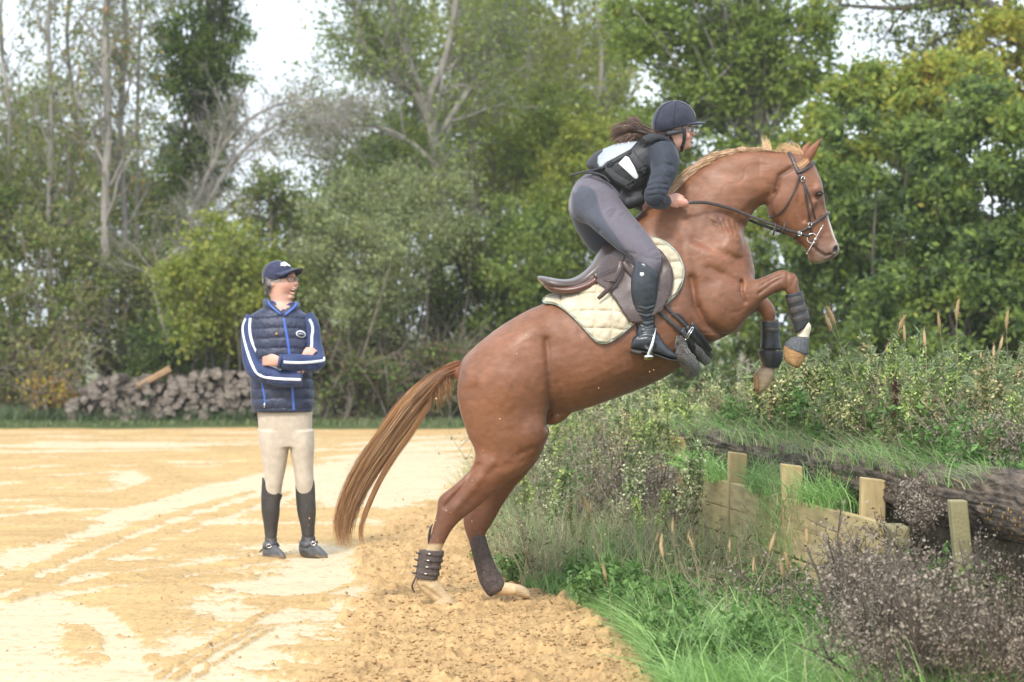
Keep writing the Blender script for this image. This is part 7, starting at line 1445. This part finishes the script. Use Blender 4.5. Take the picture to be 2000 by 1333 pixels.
        for i in range(9):
            a = rg.uniform(0, 6.28); L = h * rg.uniform(.6, 1.1); el = rg.uniform(.35, 1.15); n = 7; f = np.linspace(0, 1, n); dirn = np.array((math.cos(a), math.sin(a), 0)); side = np.array((-math.sin(a), math.cos(a), 0))
            mid_ = dirn * (L * np.cos(el) * f)[:, None] + np.array((0, 0, 1.)) * (L * (math.sin(el) * f - .5 * f ** 2.2 * math.sin(el)))[:, None]
            w_ = L * .17 * np.sin(np.pi * np.clip(f * .86 + .10, 0, 1)) ** .8 * (1 + .12 * np.sin(f * 26 + i)); w_[0] = .004; wv = .012 * np.sin(f * 20 + i)
            V = np.stack([mid_ - side * w_[:, None] + np.array((0, 0, 1)) * (.012 + wv)[:, None], mid_, mid_ + side * w_[:, None] + np.array((0, 0, 1)) * (.012 - wv)[:, None]], 1).reshape(-1, 3)
            q = [];
            for j in range(n - 1):
                for s in range(2): b = j * 3 + s; q.append((b, b + 1, b + 4, b + 3))
            c = [(.16, .34, .05), (.24, .42, .08), (.14, .22, .10), (.22, .27, .20)][rg.integers(0, 4)]; add(V, np.array(q), c)
    elif kind == "rust":
        st = walk(np.array((0., 0, 0)), np.array((rg.normal(0, .4), rg.normal(0, .3), 1.)), h, 9, rg, .05, -.02); V, Q = tubes([(st, .004, .002, 4)]); add(V, Q, (.18, .08, .05)); V, Q, C = leaves(st[3:], 420, (.014, .014, .03), .014, [((.15, .065, .045), 3), ((.10, .05, .035), 3), ((.22, .12, .08), 1)], rg, aspect=.9, up=0); add(V, Q, C)
    elif kind == "bushy":
        A = clumps((0, 0, h * .5), (h * .45, h * .45, h * .45), 30, rg, .3); tb = [(catmull([np.zeros(3), a * .5 + (0, 0, .02), a], 3), .003, .001, 3) for a in A]; V, Q = tubes(tb); add(V, Q, (.15, .17, .08)); V, Q, C = leaves(A, 520, (.035, .035, .03), .035, [((.10, .20, .05), 4), ((.15, .27, .07), 3), ((.20, .26, .12), 2)], rg, aspect=.45); add(V, Q, C)
    return np.vstack(Vs), np.vstack(Qs), np.vstack(Cs)
def plants(kind, name, label, cat, group, spots, hrange, nproto, rg):
    """spots: (x, y, z); a few prototypes, then copies that share their meshes"""
    pr = []
    for i, (x, y, z) in enumerate(spots):
        hh = rg.uniform(*hrange)
        if i < nproto:
            h0 = (hrange[0] + hrange[1]) / 2; V, Q, C = weed(rg, h0, kind); tri = Q[:, 2] == Q[:, 3]
            if tri.any(): Fc = np.vstack([Q[tri][:, :3], Q[~tri][:, [0, 1, 2]], Q[~tri][:, [0, 2, 3]]])
            else: Fc = Q
            org = np.array((x, y, z - .01)); o = mobj(name, V + org, Fc, m_grass, origin=org, smooth=False, col=C); pr.append((o, h0))
        else:
            s0, h0 = pr[i % nproto]; o = s0.copy(); S.collection.objects.link(o); o.location = (x, y, z - .01)
        k = hh / pr[i % nproto][1]; o.scale = (k * rg.uniform(.85, 1.15), k * rg.uniform(.85, 1.15), k); o.rotation_euler = (0, 0, rg.uniform(0, 6.28))
        tag(o, label + ((', tall' if hh > sum(hrange) / 2 else ', short') + ', ' + where(x, y, z) if len(spots) > 1 else ''), cat, group)
def where(x, y, z):
    px_ = 1000 + x / y * FPX; a = ("below the horse's belly", "below the horse's girth", "below the raised forelegs", "right of the forelegs", "near the right edge")[int(np.searchsorted([1180, 1380, 1560, 1780], px_))]
    return a + (", nearest row" if y < 12.6 else ", second row" if y < 14.2 else ", middle row" if y < 16 else ", far row")
def spots_px(n, pxr, Yr_, rg, zf=None, keep=None):
    out = []
    while len(out) < n:
        px_ = rg.uniform(*pxr); Y_ = rg.uniform(*Yr_); x = (px_ - 1000) * Y_ / FPX; z = float(bankz(np.array(x), np.array(Y_))) if zf is None else zf
        if keep and not keep(x, Y_, z): continue
        out.append((x, Y_, z))
    return out
onb = lambda x, y, z: z > .5 and x > JX(y) + .34
lowg = lambda x, y, z: x < JX(y) - .16
plants("fleabane", "fleabane_weed", "pale fleabane on the bank", "weed", "fleabane weeds on the bank", spots_px(105, (1080, 2010), (12.0, 21.0), rp, keep=onb), (.22, .66), 14, rp)
plants("fleabane", "fleabane_weed", "pale green weed left of the wall", "weed", "tall weeds left of the wall", spots_px(16, (1010, 1330), (15.8, 23.5), rp, 0.0, lambda x, y, z: x < JX(y) - .05 and x > .0), (.35, .8), 5, rp)
plants("dry", "dry_weed", "dry grey stalks left of wall", "weed", "dry stalks left of the wall", spots_px(66, (990, 1350), (15.2, 23), rp, 0.0, lowg), (.28, .75), 5, rp)
plants("dry", "dry_weed", "straw stalks on the bank", "weed", "dry stalks on the bank", spots_px(60, (1250, 2000), (12.5, 18.0), rp, keep=onb), (.30, .62), 5, rp)
plants("dead", "dead_weed", "dead purple brown weed before the wall", "weed", "dead brown weeds in front", spots_px(40, (1660, 2050), (10.5, 13.0), rp, 0.0, lambda x, y, z: x < JX(y) + .12), (.34, .66), 6, rp)
plants("dead", "dead_weed", "dead brown weed on the bank", "weed", "dead brown weeds on the bank", spots_px(16, (1780, 2000), (12.2, 15.0), rp, keep=onb), (.25, .45), 4, rp)
plants("dead", "dead_weed", "dead brown weed left of wall", "weed", "dead weeds at the log's left end", spots_px(13, (1200, 1340), (16.8, 18.6), rp, 0.0, lowg), (.4, .8), 4, rp)
plants("foxtail", "foxtail_grass", "golden foxtail on the bank", "grass stalk", "foxtail grasses on the bank", spots_px(24, (1480, 2020), (12.3, 15.8), rp, keep=onb), (.35, .78), 6, rp)
plants('dry', 'dry_weed', 'dry stalks before the boards', 'weed', 'dry stalks before the boards', spots_px(12, (1380, 1720), (13.0, 16), rp, 0.0, lowg), (.25, .5), 4, rp)
plants("foxtail", "foxtail_grass", "golden foxtail before the wall", "grass stalk", "foxtail grasses before the wall", spots_px(16, (1100, 1950), (11.6, 15.0), rp, 0.0, lowg), (.30, .5), 4, rp)
plants("dock", "dock_plant", "broad dock before the wall", "plant", "docks before the wall", spots_px(26, (1000, 2000), (10.9, 15.2), rp, 0.0, lambda x, y, z: x < JX(y) - .2 and bool(ing(np.array([x]), np.array([y]))[0])), (.14, .26), 5, rp)
plants("dock", "dock_plant", "broad dock on the bank", "plant", "docks on the bank", spots_px(16, (1450, 1950), (13.2, 16.5), rp, keep=onb), (.22, .34), 4, rp)
x_, y_ = G(975, 1105)[:2]; plants("dock", "dock_plant", "bright green broad leaved dock beside the horse's far hind hoof", "plant", None, [(x_, y_, 0)], (.34, .36), 1, rp)
x_, y_ = JX(16.9) - .1, 16.9; plants("dock", "dock_plant", "green dock hanging over the boards next to the leftmost post", "plant", None, [(x_, y_, .55)], (.30, .32), 1, rp)
plants("rust", "dock_stalk", "rust red dock stalk", "plant", "dried dock stalks", spots_px(7, (1380, 2000), (12.0, 16.5), rp, keep=onb) , (.25, .5), 4, rp)
plants("bushy", "leafy_weed", "leafy green weed before wall", "weed", "leafy weeds before the wall", spots_px(46, (960, 1960), (11.5, 15.8), rp, 0.0, lambda x, y, z: x < JX(y) - .15 and bool(ing(np.array([x]), np.array([y]))[0])), (.16, .30), 5, rp)
plants("bushy", "leafy_weed", "leafy green weed on the bank", "weed", "leafy weeds on the bank", spots_px(46, (1400, 2010), (12.2, 16.5), rp, keep=onb), (.22, .40), 5, rp)
gapk = lambda x, y, z: JX(y) - .15 < x < JX(y) + .12
plants('bushy', 'leafy_weed', 'leafy weed under the right log', 'weed', 'leafy weeds under the right log', spots_px(26, (1700, 2030), (11.4, 12.9), rp, 0.0, gapk), (.30, .52), 5, rp)
plants('dry', 'dry_weed', 'dry stalks under the right log', 'weed', 'dry stalks under the right log', spots_px(14, (1700, 2030), (11.4, 12.9), rp, 0.0, gapk), (.4, .65), 4, rp)
plants('dead', 'dead_weed', 'dead brown weed by the log', 'weed', 'dead weeds by the log', spots_px(2, (1790, 1900), (12.4, 12.9), rp, .55, gapk), (.18, .3), 4, rp)
plants('dead', 'dead_weed', 'grey brown weed in front of the leaning post', 'weed', 'weeds before the leaning post', spots_px(7, (1800, 1960), (11.3, 11.8), rp, 0.0), (.44, .56), 3, rp)
rowk = lambda x, y, z: z > .5 and JX(y) + .28 < x < JX(y) + .95
plants("bushy", "nettle_plant", "bright nettle just behind the log", "weed", "nettles behind the log", spots_px(60, (1300, 2010), (11.8, 18), rp, keep=rowk), (.14, .30), 5, rp)
plants("dock", "dock_plant", "broad dock just behind the log", "plant", "docks behind the log", spots_px(12, (1400, 1900), (13, 17), rp, keep=rowk), (.18, .3), 4, rp)
plants("fleabane", "fleabane_weed", "pale fleabane right behind the log", "weed", "fleabanes right behind the log", spots_px(56, (1180, 2010), (12.0, 21), rp, keep=rowk), (.22, .55), 7, rp)
plants("dry", "dry_weed", "dry stalks right behind the log", "weed", "dry stalks right behind the log", spots_px(48, (1200, 2010), (12.0, 20), rp, keep=rowk), (.2, .5), 5, rp)
beh = lambda x, y, z: x > .3
plants("fleabane", "fleabane_weed", "tall pale weed behind the wall's left end", "weed", "tall weeds behind the wall's left end", spots_px(52, (1060, 1440), (17.6, 23), rp, 0.0, beh), (.70, 1.08), 9, rp)
plants("dry", "dry_weed", "tall dry stalks behind the wall's left end", "weed", "dry stalks behind the wall's left end", spots_px(30, (1060, 1400), (17.4, 23), rp, 0.0, beh), (.6, 1.0), 5, rp)
plants("dead", "dead_weed", "tall dead brown weed behind wall's left end", "weed", "dead weeds behind the wall's left end", spots_px(12, (1120, 1330), (17.6, 21), rp, 0.0, beh), (.6, .9), 4, rp)
plants("bushy", "nettle_plant", "nettle behind the wall's left end", "weed", "nettles behind the wall's left end", spots_px(34, (1050, 1400), (18, 25), rp, 0.0, beh), (.4, .7), 5, rp)
# specks of sand thrown up by the hooves
sv = []; sf2 = []
for i in range(130):
    u = rp.random(); px_, py_ = (rp.normal(880, 110), rp.normal(1060, 120)) if u < .6 else (rp.uniform(600, 1300), rp.uniform(640, 1150)); c = P(px_, py_, 14.5 + rp.normal(0, .6)); r = rp.uniform(.0015, .005)
    if c[2] < .05: continue
    V, Q, T = ell(c, (r, r * rp.uniform(.6, 1.4), r * rp.uniform(.6, 1.3)), k=6); o = len(sv); sv += list(V); sf2 += [tuple(int(a) + o for a in q) for q in Q] + [tuple(int(a) + o for a in q) for q in T]
tag(mobj("flying_sand", np.array(sv), sf2, mat("flying_sand", (.5, .35, .18), rough=1)), "specks of sand thrown up behind the horse", kind="stuff")
# ================================================================ HAZE: damp autumn air
m_hz = bpy.data.materials.new("damp_air"); m_hz.use_nodes = True; t_ = m_hz.node_tree; t_.nodes.remove(t_.nodes["Principled BSDF"])
pv_ = t_.nodes.new("ShaderNodeVolumePrincipled"); pv_.inputs["Color"].default_value = (.93, .95, .97, 1); pv_.inputs["Density"].default_value = HAZE; pv_.inputs["Anisotropy"].default_value = .2
t_.links.new(pv_.outputs[0], [q for q in t_.nodes if q.type == 'OUTPUT_MATERIAL'][0].inputs["Volume"])
V_ = [(x, y, z) for x in (-151, 151) for y in (-9, 301) for z in (-1.1, 12.5)]
tag(mobj("haze", V_, [(0, 1, 3, 2), (4, 6, 7, 5), (0, 4, 5, 1), (2, 3, 7, 6), (0, 2, 6, 4), (1, 5, 7, 3)], m_hz, smooth=False), "thin haze in the air", kind="stuff")
